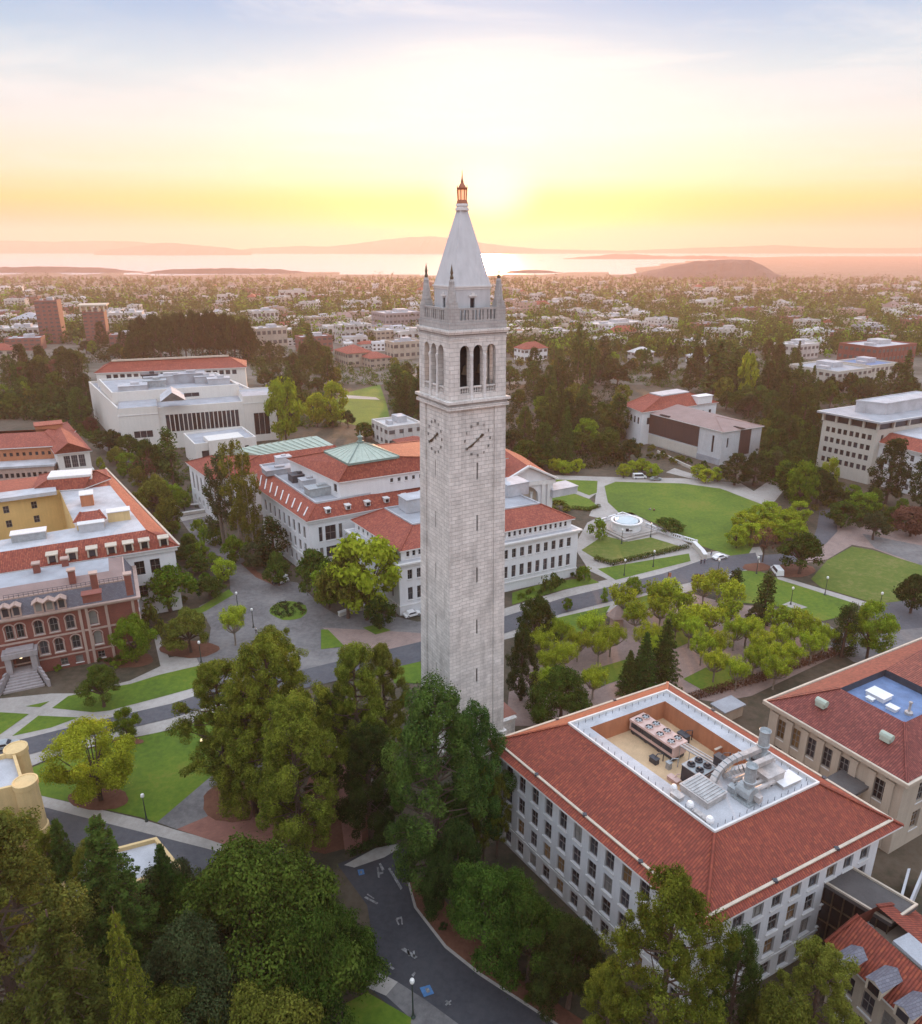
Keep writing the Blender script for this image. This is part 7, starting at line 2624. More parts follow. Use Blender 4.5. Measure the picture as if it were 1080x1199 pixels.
# foreground
TREES = [
 (40, 1250, 958, 230, 'pine', 'big pine with long olive limbs filling the lower left corner', 'f_cedar'),
 (118, 1330, 1060, 210, 'cedar', 'broad drooping cedar at the bottom left edge, in front of the big pine', 'f_cedar'),
 (150, 1150, 950, 120, 'conifer', 'dark conifer with a pale tip in front of the white roof at lower left', 'f_conifer'),
 (92, 1085, 955, 60, 'conifer', 'slim dark conifer tip left of the pale-tipped conifer', 'f_conifer'),
 (186, 1330, 1056, 105, 'cedar', 'light olive pointed conifer at the bottom, right of the drooping cedar', 'f_pine'),
 (205, 1100, 985, 58, 'conifer', 'dark slim conifer in front of the right end of the white roof', 'f_conifer'),
 (128, 1120, 985, 60, 'pine', 'loose pine that screens the left part of the white roof', 'f_olive'),
 (75, 1080, 975, 60, 'pine', 'bushy pine just right of the yellow turrets', 'f_pine'),
 (20, 1060, 965, 120, 'pine', 'low spreading pine below the yellow turrets', 'f_pine'),
 (315, 1160, 992, 240, 'oak', 'huge dark oak left of the foreground street', 'f_oak'),
 (375, 1200, 1060, 150, 'oak', 'dark oak overhanging the left kerb of the foreground street', 'f_oak'),
 (245, 1230, 1080, 170, 'oak', 'grey green oak at the bottom behind the light conifer', 'f_grey'),
 (225, 1110, 1030, 80, 'oak', 'dark bushy oak beside the white roofed wing', 'f_oak'),
 (320, 1290, 1160, 130, 'round', 'brighter olive green tree at the bottom edge below the huge oak', 'f_olive'),
 (225, 1290, 1165, 100, 'round', 'olive tree at the bottom edge left of the brighter green one', 'f_olive'),
 (330, 970, 745, 130, 'pine', 'tallest pine of the dense group in the middle left', 'f_pine'),
 (272, 940, 775, 115, 'pine', 'leaning pine with a bare reddish trunk on the lawn edge', 'f_pine'),
 (300, 955, 800, 95, 'clump', 'dark dense pine just right of the leaning pine', 'f_pine'),
 (355, 1010, 810, 110, 'clump', 'dense olive evergreen in front of the tallest pine', 'f_pine'),
 (330, 880, 735, 90, 'pine', 'flat-topped pine at the upper edge of the dense group', 'f_pine'),
 (425, 950, 752, 95, 'pine', 'pine with a bright crown right of the dense group', 'f_pine'),
 (455, 905, 752, 70, 'pine', 'loose pine against the left foot of the tower', 'f_olive'),
 (435, 985, 850, 90, 'clump', 'dark evergreen between the red path and the tall clumped evergreen', 'f_dark'),
 (395, 925, 800, 70, 'clump', 'dark evergreen behind the red path', 'f_conifer'),
 (512, 1035, 800, 132, 'clump', 'tall deep green evergreen of rounded clumps below the tower', 'f_conifer'),
 (556, 1000, 820, 84, 'clump', 'second deep green evergreen tucked against the tower foot', 'f_conifer'),
 (535, 1085, 960, 80, 'oak', 'low dark tree at the kerb beneath the tall clumped evergreen', 'f_dark'),
 (566, 1010, 893, 40, 'pine', 'slender young pine beside the left end of the tiled hall', 'f_pine'),
 (582, 1005, 905, 34, 'pine', 'thin pine with bare stem touching the wall of the tiled hall', 'f_olive'),
 (572, 1120, 1010, 130, 'oak', 'round dark oak in front of the tiled hall', 'f_oak'),
 (618, 1150, 1040, 115, 'oak', 'dark oak between the round oak and the hall wall', 'f_oak'),
 (665, 1180, 1080, 100, 'oak', 'low dark oak under the windows of the tiled hall', 'f_dark'),
 (758, 1300, 1024, 165, 'pine', 'tall yellow green clumped tree before the near corner of the tiled hall', 'f_pine'),
 (705, 1300, 1130, 90, 'pine', 'lower branchy pine left of the tall yellow green tree', 'f_pine'),
 (845, 1250, 1090, 70, 'clump', 'dark slim tree against the right face of the tiled hall', 'f_conifer'),
 (932, 1270, 1108, 112, 'pine', 'yellow clumped tree between the tiled hall and the dormer wing', 'f_olive'),
 (890, 1300, 1160, 80, 'round', 'bushy yellow green tree at the bottom right of the tiled hall', 'f_olive'),
 # left middle
 (118, 937, 848, 92, 'round', 'yellowish round tree on a mulch ring on the lower left lawn', 'f_plane'),
 (150, 866, 831, 33, 'round', 'small round street tree beside the lower left street', 'f_bright'),
 (122, 828, 780, 58, 'oak', 'spreading dark magnolia on the lawn before the brick hall', 'f_oak'),
 (160, 776, 722, 48, 'round', 'bright green tree at the right corner of the brick hall', 'f_bright'),
 (224, 764, 712, 58, 'oak', 'broad low tree on an orange mulch bed by the plaza', 'f_olive'),
 (276, 756, 712, 38, 'plane', 'small yellow green tree at the middle of the plaza edge', 'f_plane'),
 (200, 716, 658, 76, 'oak', 'round green tree between the brick hall and the plaza', 'f_bright'),
 (246, 702, 674, 38, 'oak', 'dark low tree at the edge of the plaza bed', 'f_oak'),
 (263, 682, 654, 28, 'round', 'small bright street tree on the plaza, nearest of the row', 'f_plane'),
 (236, 658, 634, 20, 'round', 'small street tree in the middle of the plaza row', 'f_bright'),
 (222, 644, 624, 18, 'round', 'small street tree at the far end of the plaza row', 'f_bright'),
 (250, 660, 646, 22, 'shrub', 'low clipped bush between the plaza street trees', 'f_bright'),
 (180, 745, 705, 30, 'shrub', 'small bush by the walk beside the brick hall', 'f_olive'),
 (430, 726, 626, 84, 'round', 'large yellow green tree at the corner of the annex', 'f_plane'),
 (408, 724, 640, 66, 'oak', 'olive tree just left of the large yellow green one', 'f_olive'),
 (372, 702, 640, 56, 'oak', 'dark green tree at the near corner of the library', 'f_oak'),
 (386, 712, 660, 40, 'round', 'lighter green tree below the dark one at the library corner', 'f_bright'),
 (445, 737, 700, 36, 'round', 'dark round bush on a green patch by the annex end', 'f_oak'),
 (322, 662, 606, 40, 'cypress', 'dark pointed conifer before the left wall of the library', 'f_dark'),
 (327, 686, 645, 36, 'oak', 'dark green low tree beside the parked cart', 'f_oak'),
 (297, 668, 636, 26, 'round', 'pale green small tree on the red mulch by the library', 'f_grey'),
 (276, 660, 628, 30, 'round', 'fresh green bush at the foot of the tall eucalyptus', 'f_bright'),
 (285, 648, 520, 44, 'euc', 'tall thin eucalyptus in front of the library, the right one', 'f_olive'),
 (264, 640, 535, 46, 'euc', 'tall thin grey eucalyptus left of the other one', 'f_grey'),
 (300, 655, 560, 34, 'euc', 'shorter eucalyptus close to the library wall', 'f_olive'),
 (250, 638, 606, 30, 'shrub', 'green bush under the eucalyptus', 'f_bright'),
 (234, 626, 606, 24, 'shrub', 'green bush at the upper end of the plaza', 'f_bright'),
 (204, 570, 500, 34, 'cypress', 'tall dark green cone-shaped tree before the entrance block', 'f_conifer'),
 (251, 530, 514, 11, 'cypress', 'little pointed cypress against the entrance block wall', 'f_dark'),
 (178, 566, 512, 44, 'oak', 'dark green tree left of the cone-shaped one', 'f_oak'),
 (172, 572, 535, 34, 'bare', 'reddish brown tree below the cone-shaped one', 'f_red'),
 (152, 535, 508, 36, 'oak', 'dark green tree before the left end of the science building', 'f_oak'),
 (128, 528, 503, 34, 'round', 'dark round tree at the left corner of the science building', 'f_dark'),
 (150, 552, 530, 24, 'round', 'light green bush along the upper walk, left side', 'f_bright'),
 (136, 541, 526, 16, 'shrub', 'small bright bush at the upper walk', 'f_bright'),
 (205, 592, 566, 22, 'round', 'light green tree in the row beside the reading wing, first', 'f_bright'),
 (216, 598, 574, 18, 'round', 'light green tree in the row beside the reading wing, second', 'f_bright'),
 (190, 582, 562, 20, 'round', 'light green tree at the head of the row by the reading wing', 'f_bright'),
 (186, 604, 555, 44, 'oak', 'soft olive tree beside the right slope of the courtyard hall', 'f_olive'),
 (200, 628, 580, 38, 'oak', 'lower soft olive tree at the corner of the courtyard hall', 'f_olive'),
 (165, 575, 545, 26, 'oak', 'olive tree above the right slope of the courtyard hall', 'f_olive'),
 (122, 553, 542, 10, 'shrub', 'tiny yellow green bush by the window hall, lower', 'f_plane'),
 (126, 560, 548, 12, 'shrub', 'tiny yellow green bush by the courtyard hall roof', 'f_plane'),
 (118, 546, 534, 10, 'shrub', 'tiny yellow green bush by the window hall, upper', 'f_plane'),
 (336, 522, 442, 44, 'round', 'bright yellow green tree right of the science building', 'f_plane'),
 (390, 500, 446, 38, 'round', 'bright green tree left of the little far lawn', 'f_plane'),
 (372, 500, 460, 28, 'round', 'smaller bright green tree beside the bright one near the far lawn', 'f_plane'),
 (408, 500, 480, 20, 'oak', 'dark reddish tree in front of the little far lawn', 'f_dark'),
 (428, 514, 494, 34, 'oak', 'dark tree before the small pale building behind the pyramid', 'f_oak'),
 # right of the tower
 (610, 820, 738, 44, 'clump', 'dark dense evergreen against the right side of the tower foot', 'f_dark'),
 (628, 760, 697, 54, 'oak', 'dark tree with a reddish top by the road right of the tower', 'f_oak'),
 (655, 850, 782, 84, 'oak', 'broad dark tree directly behind the tiled hall', 'f_oak'),
 (752, 812, 738, 42, 'conifer', 'dark conifer in the middle of the plane tree grove', 'f_conifer'),
 (775, 805, 722, 44, 'conifer', 'taller dark conifer in the plane tree grove, the right one', 'f_conifer'),
 (735, 812, 760, 34, 'conifer', 'shorter dark conifer in the plane tree grove, the left one', 'f_conifer'),
 (893, 732, 670, 30, 'cypress', 'tall rusty dark cypress by the lawn right of the grove', 'f_dark'),
 (860, 695, 666, 22, 'cypress', 'small dark cypress at the near kerb of the road', 'f_dark'),
 (885, 735, 705, 26, 'oak', 'grey green bush at the foot of the tall cypress', 'f_grey'),
 (985, 770, 706, 34, 'cypress', 'dark rusty tree left of the bright round one at right', 'f_dark'),
 (1015, 772, 706, 52, 'round', 'bright green round tree above the right hall roof', 'f_bright'),
 (936, 672, 624, 62, 'oak', 'broad dark oak on red mulch beside the right lawn', 'f_oak'),
 (893, 658, 618, 30, 'bare', 'purple leafless-looking tree beside the broad dark oak', 'f_red'),
 (1066, 718, 672, 46, 'oak', 'dark round tree at the right edge on the lawn', 'f_dark'),
 (817, 690, 672, 15, 'round', 'small dark reddish tree at the kerb in front of the grove', 'f_red'),
 (743, 698, 676, 22, 'round', 'small green street tree on the pavement of the grey road', 'f_bright'),
 (708, 705, 688, 11, 'cypress', 'little green tree left of the street tree on the grey road', 'f_bright'),
 (664, 716, 700, 12, 'round', 'tiny young tree on the pavement right of the tower', 'f_bright'),
 (684, 680, 660, 22, 'shrub', 'green bush at the right corner of the annex', 'f_bright'),
 (645, 694, 668, 26, 'shrub', 'green bush before the annex wall', 'f_oak'),
 (700, 630, 605, 26, 'shrub', 'clipped shrub between the annex and the round pool', 'f_bright'),
 (783, 624, 606, 40, 'oak', 'low dark shrub mass at the glade edge beside the white wall', 'f_oak'),
 (655, 598, 585, 30, 'shrub', 'low hedge-like shrub by the path junction', 'f_olive'),
 (882, 568, 528, 32, 'clump', 'dark dense tree at the far right end of the glade', 'f_dark'),
 (860, 568, 530, 36, 'clump', 'second dark dense tree beside the far right end of the glade', 'f_dark'),
 (935, 600, 540, 36, 'round', 'yellow green tall tree left of the cream office block', 'f_bright'),
 (968, 580, 535, 22, 'round', 'yellow green tree at the foot of the cream office block', 'f_plane'),
 (955, 592, 548, 46, 'oak', 'dark tree in front of the cream office block', 'f_dark'),
 (1037, 590, 512, 46, 'clump', 'tall dark tree before the classical hall', 'f_dark'),
 (1078, 600, 520, 40, 'clump', 'tall dark tree at the right edge before the classical hall', 'f_dark'),
 (1008, 610, 575, 36, 'round', 'yellow green bush below the classical hall', 'f_bright'),
 (985, 618, 588, 36, 'round', 'green bush left of the yellow green one below the classical hall', 'f_oak'),
 (1022, 632, 598, 40, 'oak', 'dark grey green bush by the right hand plaza', 'f_grey'),
 (1066, 628, 594, 44, 'round', 'rusty red bush at the right edge', 'f_red'),
 (690, 455, 395, 16, 'cypress', 'tall thin cypress right of the tower, standing above the wood', 'f_conifer'),
 (676, 450, 374, 14, 'cypress', 'tallest thin dark spire tree right of the tower', 'f_conifer'),
 (838, 462, 396, 40, 'conifer', 'big dark conifer standing above the wood right of centre', 'f_conifer'),
 (858, 462, 406, 34, 'conifer', 'dark conifer right of the big one above the wood', 'f_conifer'),
 (872, 470, 412, 22, 'round', 'yellow tree between dark conifers above the wood', 'f_plane'),
 (1055, 470, 408, 26, 'conifer', 'dark conifer before the blue roofed building', 'f_conifer'),
]
GROVE = [(632,757),(645,780),(690,738),(714,752),(676,758),(743,728),(772,720),(798,712),(822,694),(839,688),(853,702),(806,742),(820,762),(830,730),(858,745),(887,760),(861,792),(921,774),(940,742),(960,752),(908,730),(637,805),(694,802),(905,790),(930,735),(790,735),(782,700),(850,722),(872,742),(660,772),(700,762),(756,752),(770,702),(812,728),(838,760),(880,778),(835,782),(915,752),(948,762),(728,708),(765,768),(655,745),(893,770)]
GLADE = [(872,612),(884,604),(900,612),(878,625),(895,622),(912,606),(922,612),(935,600),(862,628),(930,622),(908,622),(898,600)]
FRONTROW = [(650,545),(662,548),(676,546),(730,552),(742,548),(752,546),(764,552),(818,553),(840,556),(826,558)]

for a in TREES:
    tree(*a)
for k, (px, py) in enumerate(GROVE):
    tree(px, py + 17, py - 20, tr_rng.uniform(33, 42), 'plane', 'pollarded yellow green plane tree in the grove right of the tower', 'f_plane', 'plane trees of the grove')
for k, (px, py) in enumerate(GLADE):
    tree(px, py + 14, py - 13, tr_rng.uniform(25, 32), 'round', 'light yellow green tree in the clump at the right end of the glade', 'f_plane', 'light trees at the end of the glade')
for k, (px, py) in enumerate(FRONTROW):
    tree(px, py + 8, py - 9, tr_rng.uniform(16, 22), 'round', 'bright yellow green small tree in the row along the far path of the glade', 'f_plane', 'bright small trees along the far path')


def scatter(poly, n, kinds, hts, label_of, group_of, seed, gap=.5, lod=None):
    r = random.Random(seed)
    xs = [p[0] for p in poly]; ys = [p[1] for p in poly]
    done = []
    t = 0
    while len(done) < n and t < n * 60:
        t += 1
        px, py = r.uniform(min(xs), max(xs)), r.uniform(min(ys), max(ys))
        if not inside((px, py), poly):
            continue
        p = ground_at(px, py)
        k = r.choices(range(len(kinds)), [kk[2] for kk in kinds])[0]
        kind, mat, _ = kinds[k]
        h = r.uniform(*hts[kind])
        wd = h * {'oak': 1.05, 'round': .8, 'conifer': .36, 'clump': .52, 'cypress': .3, 'pine': .6, 'shrub': 1.3, 'cedar': .5, 'euc': .5}[kind] * r.uniform(.85, 1.2)
        if any(inside((p.x, p.y), f) for f in FOOT):
            continue
        if any((p.x - q[0]) ** 2 + (p.y - q[1]) ** 2 < (gap * (wd + q[2]) / 2) ** 2 for q in done):
            continue
        done.append((p.x, p.y, wd))
        plant_at(p, h, wd, kind, label_of(kind, mat), mat, group_of(kind, mat), lod)
    return len(done)


HT = {'oak': (9, 14), 'round': (8, 13), 'conifer': (18, 27), 'clump': (15, 22), 'cypress': (9, 14), 'pine': (16, 22), 'shrub': (1.6, 3), 'cedar': (17, 24), 'euc': (22, 30)}
WORD = {'f_oak': 'dark green', 'f_dark': 'very dark', 'f_bright': 'fresh green', 'f_olive': 'olive', 'f_grey': 'grey green', 'f_red': 'reddish', 'f_conifer': 'deep green', 'f_pine': 'olive', 'f_plane': 'yellow green', 'f_cedar': 'brownish'}
KW = {'oak': 'spreading tree', 'round': 'round tree', 'conifer': 'pointed conifer', 'clump': 'tall bushy evergreen', 'cypress': 'narrow cypress', 'pine': 'pine', 'shrub': 'bush', 'cedar': 'cedar', 'euc': 'eucalyptus'}


def lab(where):
    return lambda k, m: WORD[m] + ' ' + KW[k] + ' ' + where


def grp(where):
    return lambda k, m: WORD[m] + ' ' + KW[k] + 's ' + where


MIX = [('oak', 'f_oak', 5), ('oak', 'f_dark', 3), ('round', 'f_olive', 2), ('clump', 'f_dark', 3), ('clump', 'f_conifer', 3), ('conifer', 'f_conifer', 2), ('oak', 'f_grey', 1.5), ('round', 'f_bright', .9)]
scatter([(0, 432), (40, 422), (104, 425), (104, 470), (118, 508), (100, 512), (80, 485), (0, 488)], 42, MIX + [('round', 'f_red', 1)], HT, lab('in the wood at the left edge'), grp('in the wood at the left edge'), 1, .42)
for k, (px, py, kd, mt) in enumerate(((850, 480, 'oak', 'f_dark'), (863, 484, 'oak', 'f_oak'), (846, 471, 'round', 'f_olive'), (876, 489, 'oak', 'f_grey'), (872, 474, 'oak', 'f_oak'), (858, 465, 'clump', 'f_dark'), (887, 482, 'oak', 'f_oak'), (835, 462, 'oak', 'f_dark'),
                                 (905, 560, 'oak', 'f_oak'), (918, 572, 'round', 'f_bright'), (898, 548, 'oak', 'f_dark'), (930, 585, 'oak', 'f_oak'))):
    p = ground_at(px, py)
    if not any(inside((p.x, p.y), f) for f in FOOT):
        hh_ = tr_rng.uniform(10, 15)
        plant_at(p, hh_, hh_ * (1.1 if kd == 'oak' else .7), kd, WORD[mt] + ' ' + KW[kd] + (' right behind the brown clad building' if k < 8 else ' at the end of the glade below the office block'), mt, 'trees behind the clad building' if k < 8 else 'trees at the end of the glade')
# the grove with the great domed crowns
for k in range(15):
    px = 163 + 9.4 * k + tr_rng.uniform(-2, 2)
    arc = 1 - ((k - 7) / 8.0) ** 2
    tree(px, 424 + tr_rng.uniform(-3, 2), 384 - 22 * arc ** .5 + tr_rng.uniform(-2, 2), tr_rng.uniform(24, 32), 'oak', 'huge dark domed gum tree in the grove behind the science building', 'f_dark', 'gum trees of the domed grove', 1)
scatter([(100, 405), (165, 398), (165, 428), (104, 432)], 14, MIX, HT, lab('between the brick towers and the domed grove'), grp('between the brick towers and the domed grove'), 2, .45)
scatter([(286, 405), (330, 400), (395, 425), (400, 448), (385, 456), (376, 480), (355, 500), (322, 500), (318, 470), (290, 430)], 38, MIX, HT, lab('in the wood left of the tower'), grp('in the wood left of the tower'), 3, .42)
scatter([(452, 425), (494, 430), (494, 495), (468, 492), (456, 460)], 14, MIX, HT, lab('beside the little far lawn'), grp('beside the little far lawn'), 4, .42)
scatter([(592, 440), (650, 425), (722, 425), (735, 455), (728, 500), (742, 545), (640, 552), (596, 556)], 74, MIX + [('conifer', 'f_conifer', 2), ('clump', 'f_conifer', 3)], HT, lab('in the wood just right of the tower'), grp('in the wood just right of the tower'), 5, .36)
scatter([(735, 420), (850, 412), (935, 425), (958, 455), (955, 520), (900, 530), (899, 490), (850, 465), (740, 452)], 66, MIX + [('conifer', 'f_conifer', 2)], HT, lab('in the wood beyond the brown clad building'), grp('in the wood beyond the brown clad building'), 6, .38)
scatter([(895, 520), (955, 515), (960, 545), (925, 590), (905, 580), (890, 545)], 16, MIX, HT, lab('between the glade and the office block'), grp('between the glade and the office block'), 7, .45)
scatter([(940, 462), (1080, 462), (1080, 478), (960, 478)], 12, MIX, HT, lab('behind the cream office block'), grp('behind the cream office block'), 8, .45)
scatter([(970, 585), (1080, 600), (1080, 625), (985, 612)], 9, [('oak', 'f_oak', 2), ('round', 'f_bright', 1), ('oak', 'f_dark', 1)], {'oak': (6, 9), 'round': (5, 7)}, lab('below the classical hall'), grp('below the classical hall'), 9, .5)
scatter([(745, 520), (842, 552), (835, 560), (800, 548), (760, 536)], 20, [('shrub', 'f_olive', 2), ('shrub', 'f_oak', 2)], {'shrub': (1.6, 3)}, lab('on the bank below the clad building'), grp('on the bank below the clad building'), 10, .6)
scatter([(160, 715), (180, 640), (215, 640), (235, 665), (255, 700), (232, 712), (205, 705)], 14, [('shrub', 'f_oak', 2), ('shrub', 'f_bright', 2), ('oak', 'f_oak', 1)], {'shrub': (1.6, 3), 'oak': (5, 7)}, lab('in the planting bed beside the courtyard hall'), grp('in the planting bed beside the courtyard hall'), 11, .6)
scatter([(120, 520), (160, 560), (200, 600), (225, 632), (205, 640), (150, 570)], 14, [('oak', 'f_olive', 2), ('shrub', 'f_bright', 2), ('round', 'f_bright', 1)], {'shrub': (2, 3.4), 'oak': (5, 8), 'round': (4, 6)}, lab('along the walk by the courtyard hall'), grp('along the walk by the courtyard hall'), 12, .5)
scatter([(595, 700), (690, 668), (700, 676), (600, 706)], 12, [('shrub', 'f_oak', 2), ('shrub', 'f_bright', 1)], {'shrub': (1.2, 2.0)}, lab('in the bed before the annex'), grp('in the bed before the annex'), 13, .6)
scatter([(485, 1055), (520, 1090), (620, 1170), (700, 1215), (740, 1190), (640, 1120), (560, 1040), (500, 1010)], 16, [('shrub', 'f_oak', 2), ('shrub', 'f_dark', 2), ('shrub', 'f_olive', 1)], {'shrub': (1.0, 2.2)}, lab('on the red bank by the foreground street'), grp('on the red bank by the foreground street'), 14, .8)
scatter([(230, 1075), (330, 1060), (400, 1070), (420, 1140), (380, 1199), (200, 1199), (190, 1060)], 10, [('oak', 'f_oak', 3), ('oak', 'f_dark', 2), ('oak', 'f_grey', 1)], {'oak': (8, 12)}, lab('under the huge oak by the foreground street'), grp('under the huge oak by the foreground street'), 15, .6)
scatter([(300, 900), (480, 880), (470, 980), (400, 985), (320, 980)], 10, [('shrub', 'f_dark', 2), ('shrub', 'f_oak', 2)], {'shrub': (1.5, 3.0)}, lab('beneath the pine group'), grp('beneath the pine group'), 16, .8)
scatter([(60, 785), (128, 770), (150, 778), (95, 790)], 8, [('shrub', 'f_oak', 2), ('shrub', 'f_bright', 1)], {'shrub': (1.0, 1.8)}, lab('at the foot of the brick hall'), grp('at the foot of the brick hall'), 17, .6)


def undergrowth(name, poly, n, mat, label, seed, hh=(1.5, 4.5)):
    r = random.Random(seed)
    L = Leaves(seed)
    xs = [p[0] for p in poly]; ys = [p[1] for p in poly]
    k = 0
    while k < n:
        px, py = r.uniform(min(xs), max(xs)), r.uniform(min(ys), max(ys))
        if not inside((px, py), poly):
            continue
        k += 1
        p = ground_at(px, py)
        if any(inside((p.x, p.y), f) for f in FOOT):
            continue
        h_ = r.uniform(*hh)
        L.blob((p.x, p.y, p.z + h_ * .35), h_ * .75, 60, .1 + .11 * h_, .8, .5, .4)
    o = bpy.data.objects.new(name, L.mesh(name, mat)); COL.objects.link(o)
    tag(o, label, 'undergrowth', None, 'stuff')


undergrowth('undergrowth', [(0, 428), (100, 420), (104, 470), (118, 510), (100, 514), (80, 485), (0, 490)], 420, 'f_oak', 'dense bushes between the trees of the wood at the left edge', 31)
undergrowth('undergrowth', [(286, 402), (490, 425), (490, 496), (465, 494), (452, 452), (398, 452), (396, 500), (322, 503), (318, 465), (290, 428)], 560, 'f_oak', 'dense bushes between the trees left of the tower', 32)
undergrowth('undergrowth', [(592, 425), (722, 415), (735, 455), (728, 500), (742, 545), (640, 553), (596, 557)], 560, 'f_dark', 'dense bushes in the wood just right of the tower', 33)
undergrowth('undergrowth', [(725, 418), (850, 408), (955, 425), (1085, 455), (1085, 478), (958, 478), (958, 545), (930, 590), (895, 560), (899, 490), (850, 465), (740, 452)], 900, 'f_oak', 'dense bushes in the wood beyond the brown clad building', 34)
undergrowth('undergrowth', [(110, 512), (165, 560), (235, 600), (250, 640), (300, 655), (322, 690), (340, 676), (300, 560), (240, 545), (215, 520), (150, 500)], 200, 'f_oak', 'low bushes along the upper walk and the library', 35, (.8, 2.4))
undergrowth('undergrowth', [(104, 395), (330, 395), (330, 445), (290, 425), (104, 425)], 260, 'f_dark', 'tall dark bushes at the foot of the domed grove', 37, (4, 9))
undergrowth('undergrowth', [(838, 452), (905, 455), (935, 500), (900, 510), (850, 475)], 130, 'f_dark', 'dense bushes behind the brown clad building', 39)
undergrowth('undergrowth', [(592, 402), (765, 402), (765, 424), (592, 428)], 220, 'f_olive', 'bushes and small gardens at the edge of the town right of the tower', 40, (2, 5))
undergrowth('undergrowth', [(-20, 470), (75, 470), (98, 486), (80, 492), (-20, 490)], 160, 'f_dark', 'tall bushes behind the terrace wing at the left edge', 41, (4, 9))
undergrowth('undergrowth', [(60, 490), (118, 505), (150, 505), (140, 520), (112, 520), (70, 500)], 90, 'f_oak', 'bushes at the left end of the science building', 38, (1, 3))
undergrowth('undergrowth', [(940, 585), (1085, 600), (1085, 628), (990, 610), (950, 600)], 120, 'f_olive', 'low bushes below the classical hall', 36, (.8, 2.5))


# the trees of the far town read as one mass
def town_trees():
    r = np.random.default_rng(99)
    L = Leaves(99)
    rr = random.Random(99)
    n = 0
    bands = {'f_oak': [], 'f_bright': [], 'f_dark': []}
    keep = random.Random(4)
    while n < 9500:
        px = rr.uniform(-25, 1105); py = 327 + 92 * rr.random() ** 1.35
        if py > 404 and not (560 < px):
            continue
        p = ground_at(px, py)
        if py < 326.5 or p.y > shore(p.x / p.y) - 30 or any(inside((p.x, p.y), f) for f in FOOT):
            continue
        n += 1
        bands[rr.choices(list(bands), [5, 1.6, 3])[0]].append((p, rr.uniform(7.5, 15) * (1.0 if rr.random() < .78 else 1.7)))
    for mat, lst in bands.items():
        L = Leaves(len(lst))
        for p, h in lst:
            tall = rr.random() < .22
            w_ = h * (.22 if tall else .46)
            hh = h * (1.25 if tall else .8)
            nb = 34 if p.y < 1100 else 13
            L.blob((p.x, p.y, p.z + hh * .55), w_, nb, 1.3 if p.y < 1100 else 2.5, hh * .5 / w_, .5, .4)
        o = bpy.data.objects.new('town_trees', L.mesh('town_trees', mat)); COL.objects.link(o)
        tag(o, {'f_oak': 'mass of dark green trees spread through the far town', 'f_bright': 'mass of fresh green trees spread through the far town', 'f_dark': 'mass of very dark trees spread through the far town'}[mat], 'trees', None, 'stuff')


town_trees()


# ------------------------------------------------------------------ smaller things on the campus
def round_pool():
    c = at(733, 622)
    t = thing('round_pool', 'round white stone basin with pale green water on a raised square terrace', 'pool', c)
    def put(m_, nm, mats):
        o = bpy.data.objects.new(nm, m_.mesh(nm, mats if isinstance(mats, list) else [mats])); COL.objects.link(o); o.parent = t
    m_ = MB(); m_.box((0, 0, .35), (13.5, 13.5, .7), TH); m_.box((0, 0, .85), (11.5, 11.5, .3), TH); put(m_, 'terrace', 'concrete')
    m_ = MB(); m_.lathe((0, 0, 1.0), [(4.5, 0), (4.5, .9), (4.4, 2.2), (4.9, 2.4), (4.9, 2.8), (4.2, 2.8), (4.2, 2.5)], 28); put(m_, 'basin', 'white_paint')
    m_ = MB(); m_.lathe((0, 0, 3.45), [(4.2, 0), (4.0, .05)], 28); put(m_, 'water', 'pool_water')
    m_ = MB(); m_.lathe((0, 0, 3.5), [(3.7, 0), (3.6, .25), (2.4, .75), (.9, 1.05), (.05, 1.1)], 24); put(m_, 'dome', 'pool_dome')
    m_ = MB(); m_.lathe((.4, -4.5, 2.0), [(.6, 0), (.6, .02)], 8); m_.box((-.6, -4.45, 2.1), (.9, .2, .9), 0); put(m_, 'inlet', 'dark_void')


round_pool()


def box_line(name, pts, wd, ht, mat, label, cat, cap=None):
    P_ = [at(*p) for p in pts]
    m_ = MB()
    for a, b in zip(P_, P_[1:]):
        m_.bar(a, b, wd, ht)
        if cap:
            m_.bar(a + Vector((0, 0, ht)), b + Vector((0, 0, ht)), wd + .25, .2, 1)
    return tag(m_.build(name, [mat, cap] if cap else mat), label, cat)


def hedge(pts, wd, ht, mat, label):
    P_ = [at(*p) for p in pts]
    L = Leaves(int(P_[0].x * 10) % 999 + 5)
    for a, b in zip(P_, P_[1:]):
        n = int((b - a).length / .55) + 1
        for k in range(n):
            c = a.lerp(b, (k + .5) / n)
            L.blob((c.x, c.y, ht * .5), wd * .55, 60, .17, ht / wd, .6)
    o = bpy.data.objects.new('hedge', L.mesh('hedge', mat)); COL.objects.link(o)
    tag(o, label, 'hedge')


hedge([(697, 656), (717, 662), (806, 642)], 1.5, 1.5, 'f_oak', 'clipped dark hedge along the near edge of the pool lawn')
hedge([(670, 596), (690, 598), (702, 594)], 1.5, 1.3, 'f_oak', 'clipped hedge at the corner of the small glade lawn')
hedge([(410, 1002), (440, 990), (465, 985)], 1.6, 1.4, 'f_dark', 'dark clipped hedge at the top end of the foreground street')
hedge([(855, 806), (895, 795), (950, 775), (990, 762)], 2.2, 1.6, 'f_red', 'dark reddish hedge along the back of the right hand hall')
hedge([(800, 822), (826, 814), (855, 806)], 2.0, 1.4, 'f_red', 'dark reddish hedge between the tiled hall and the grove')


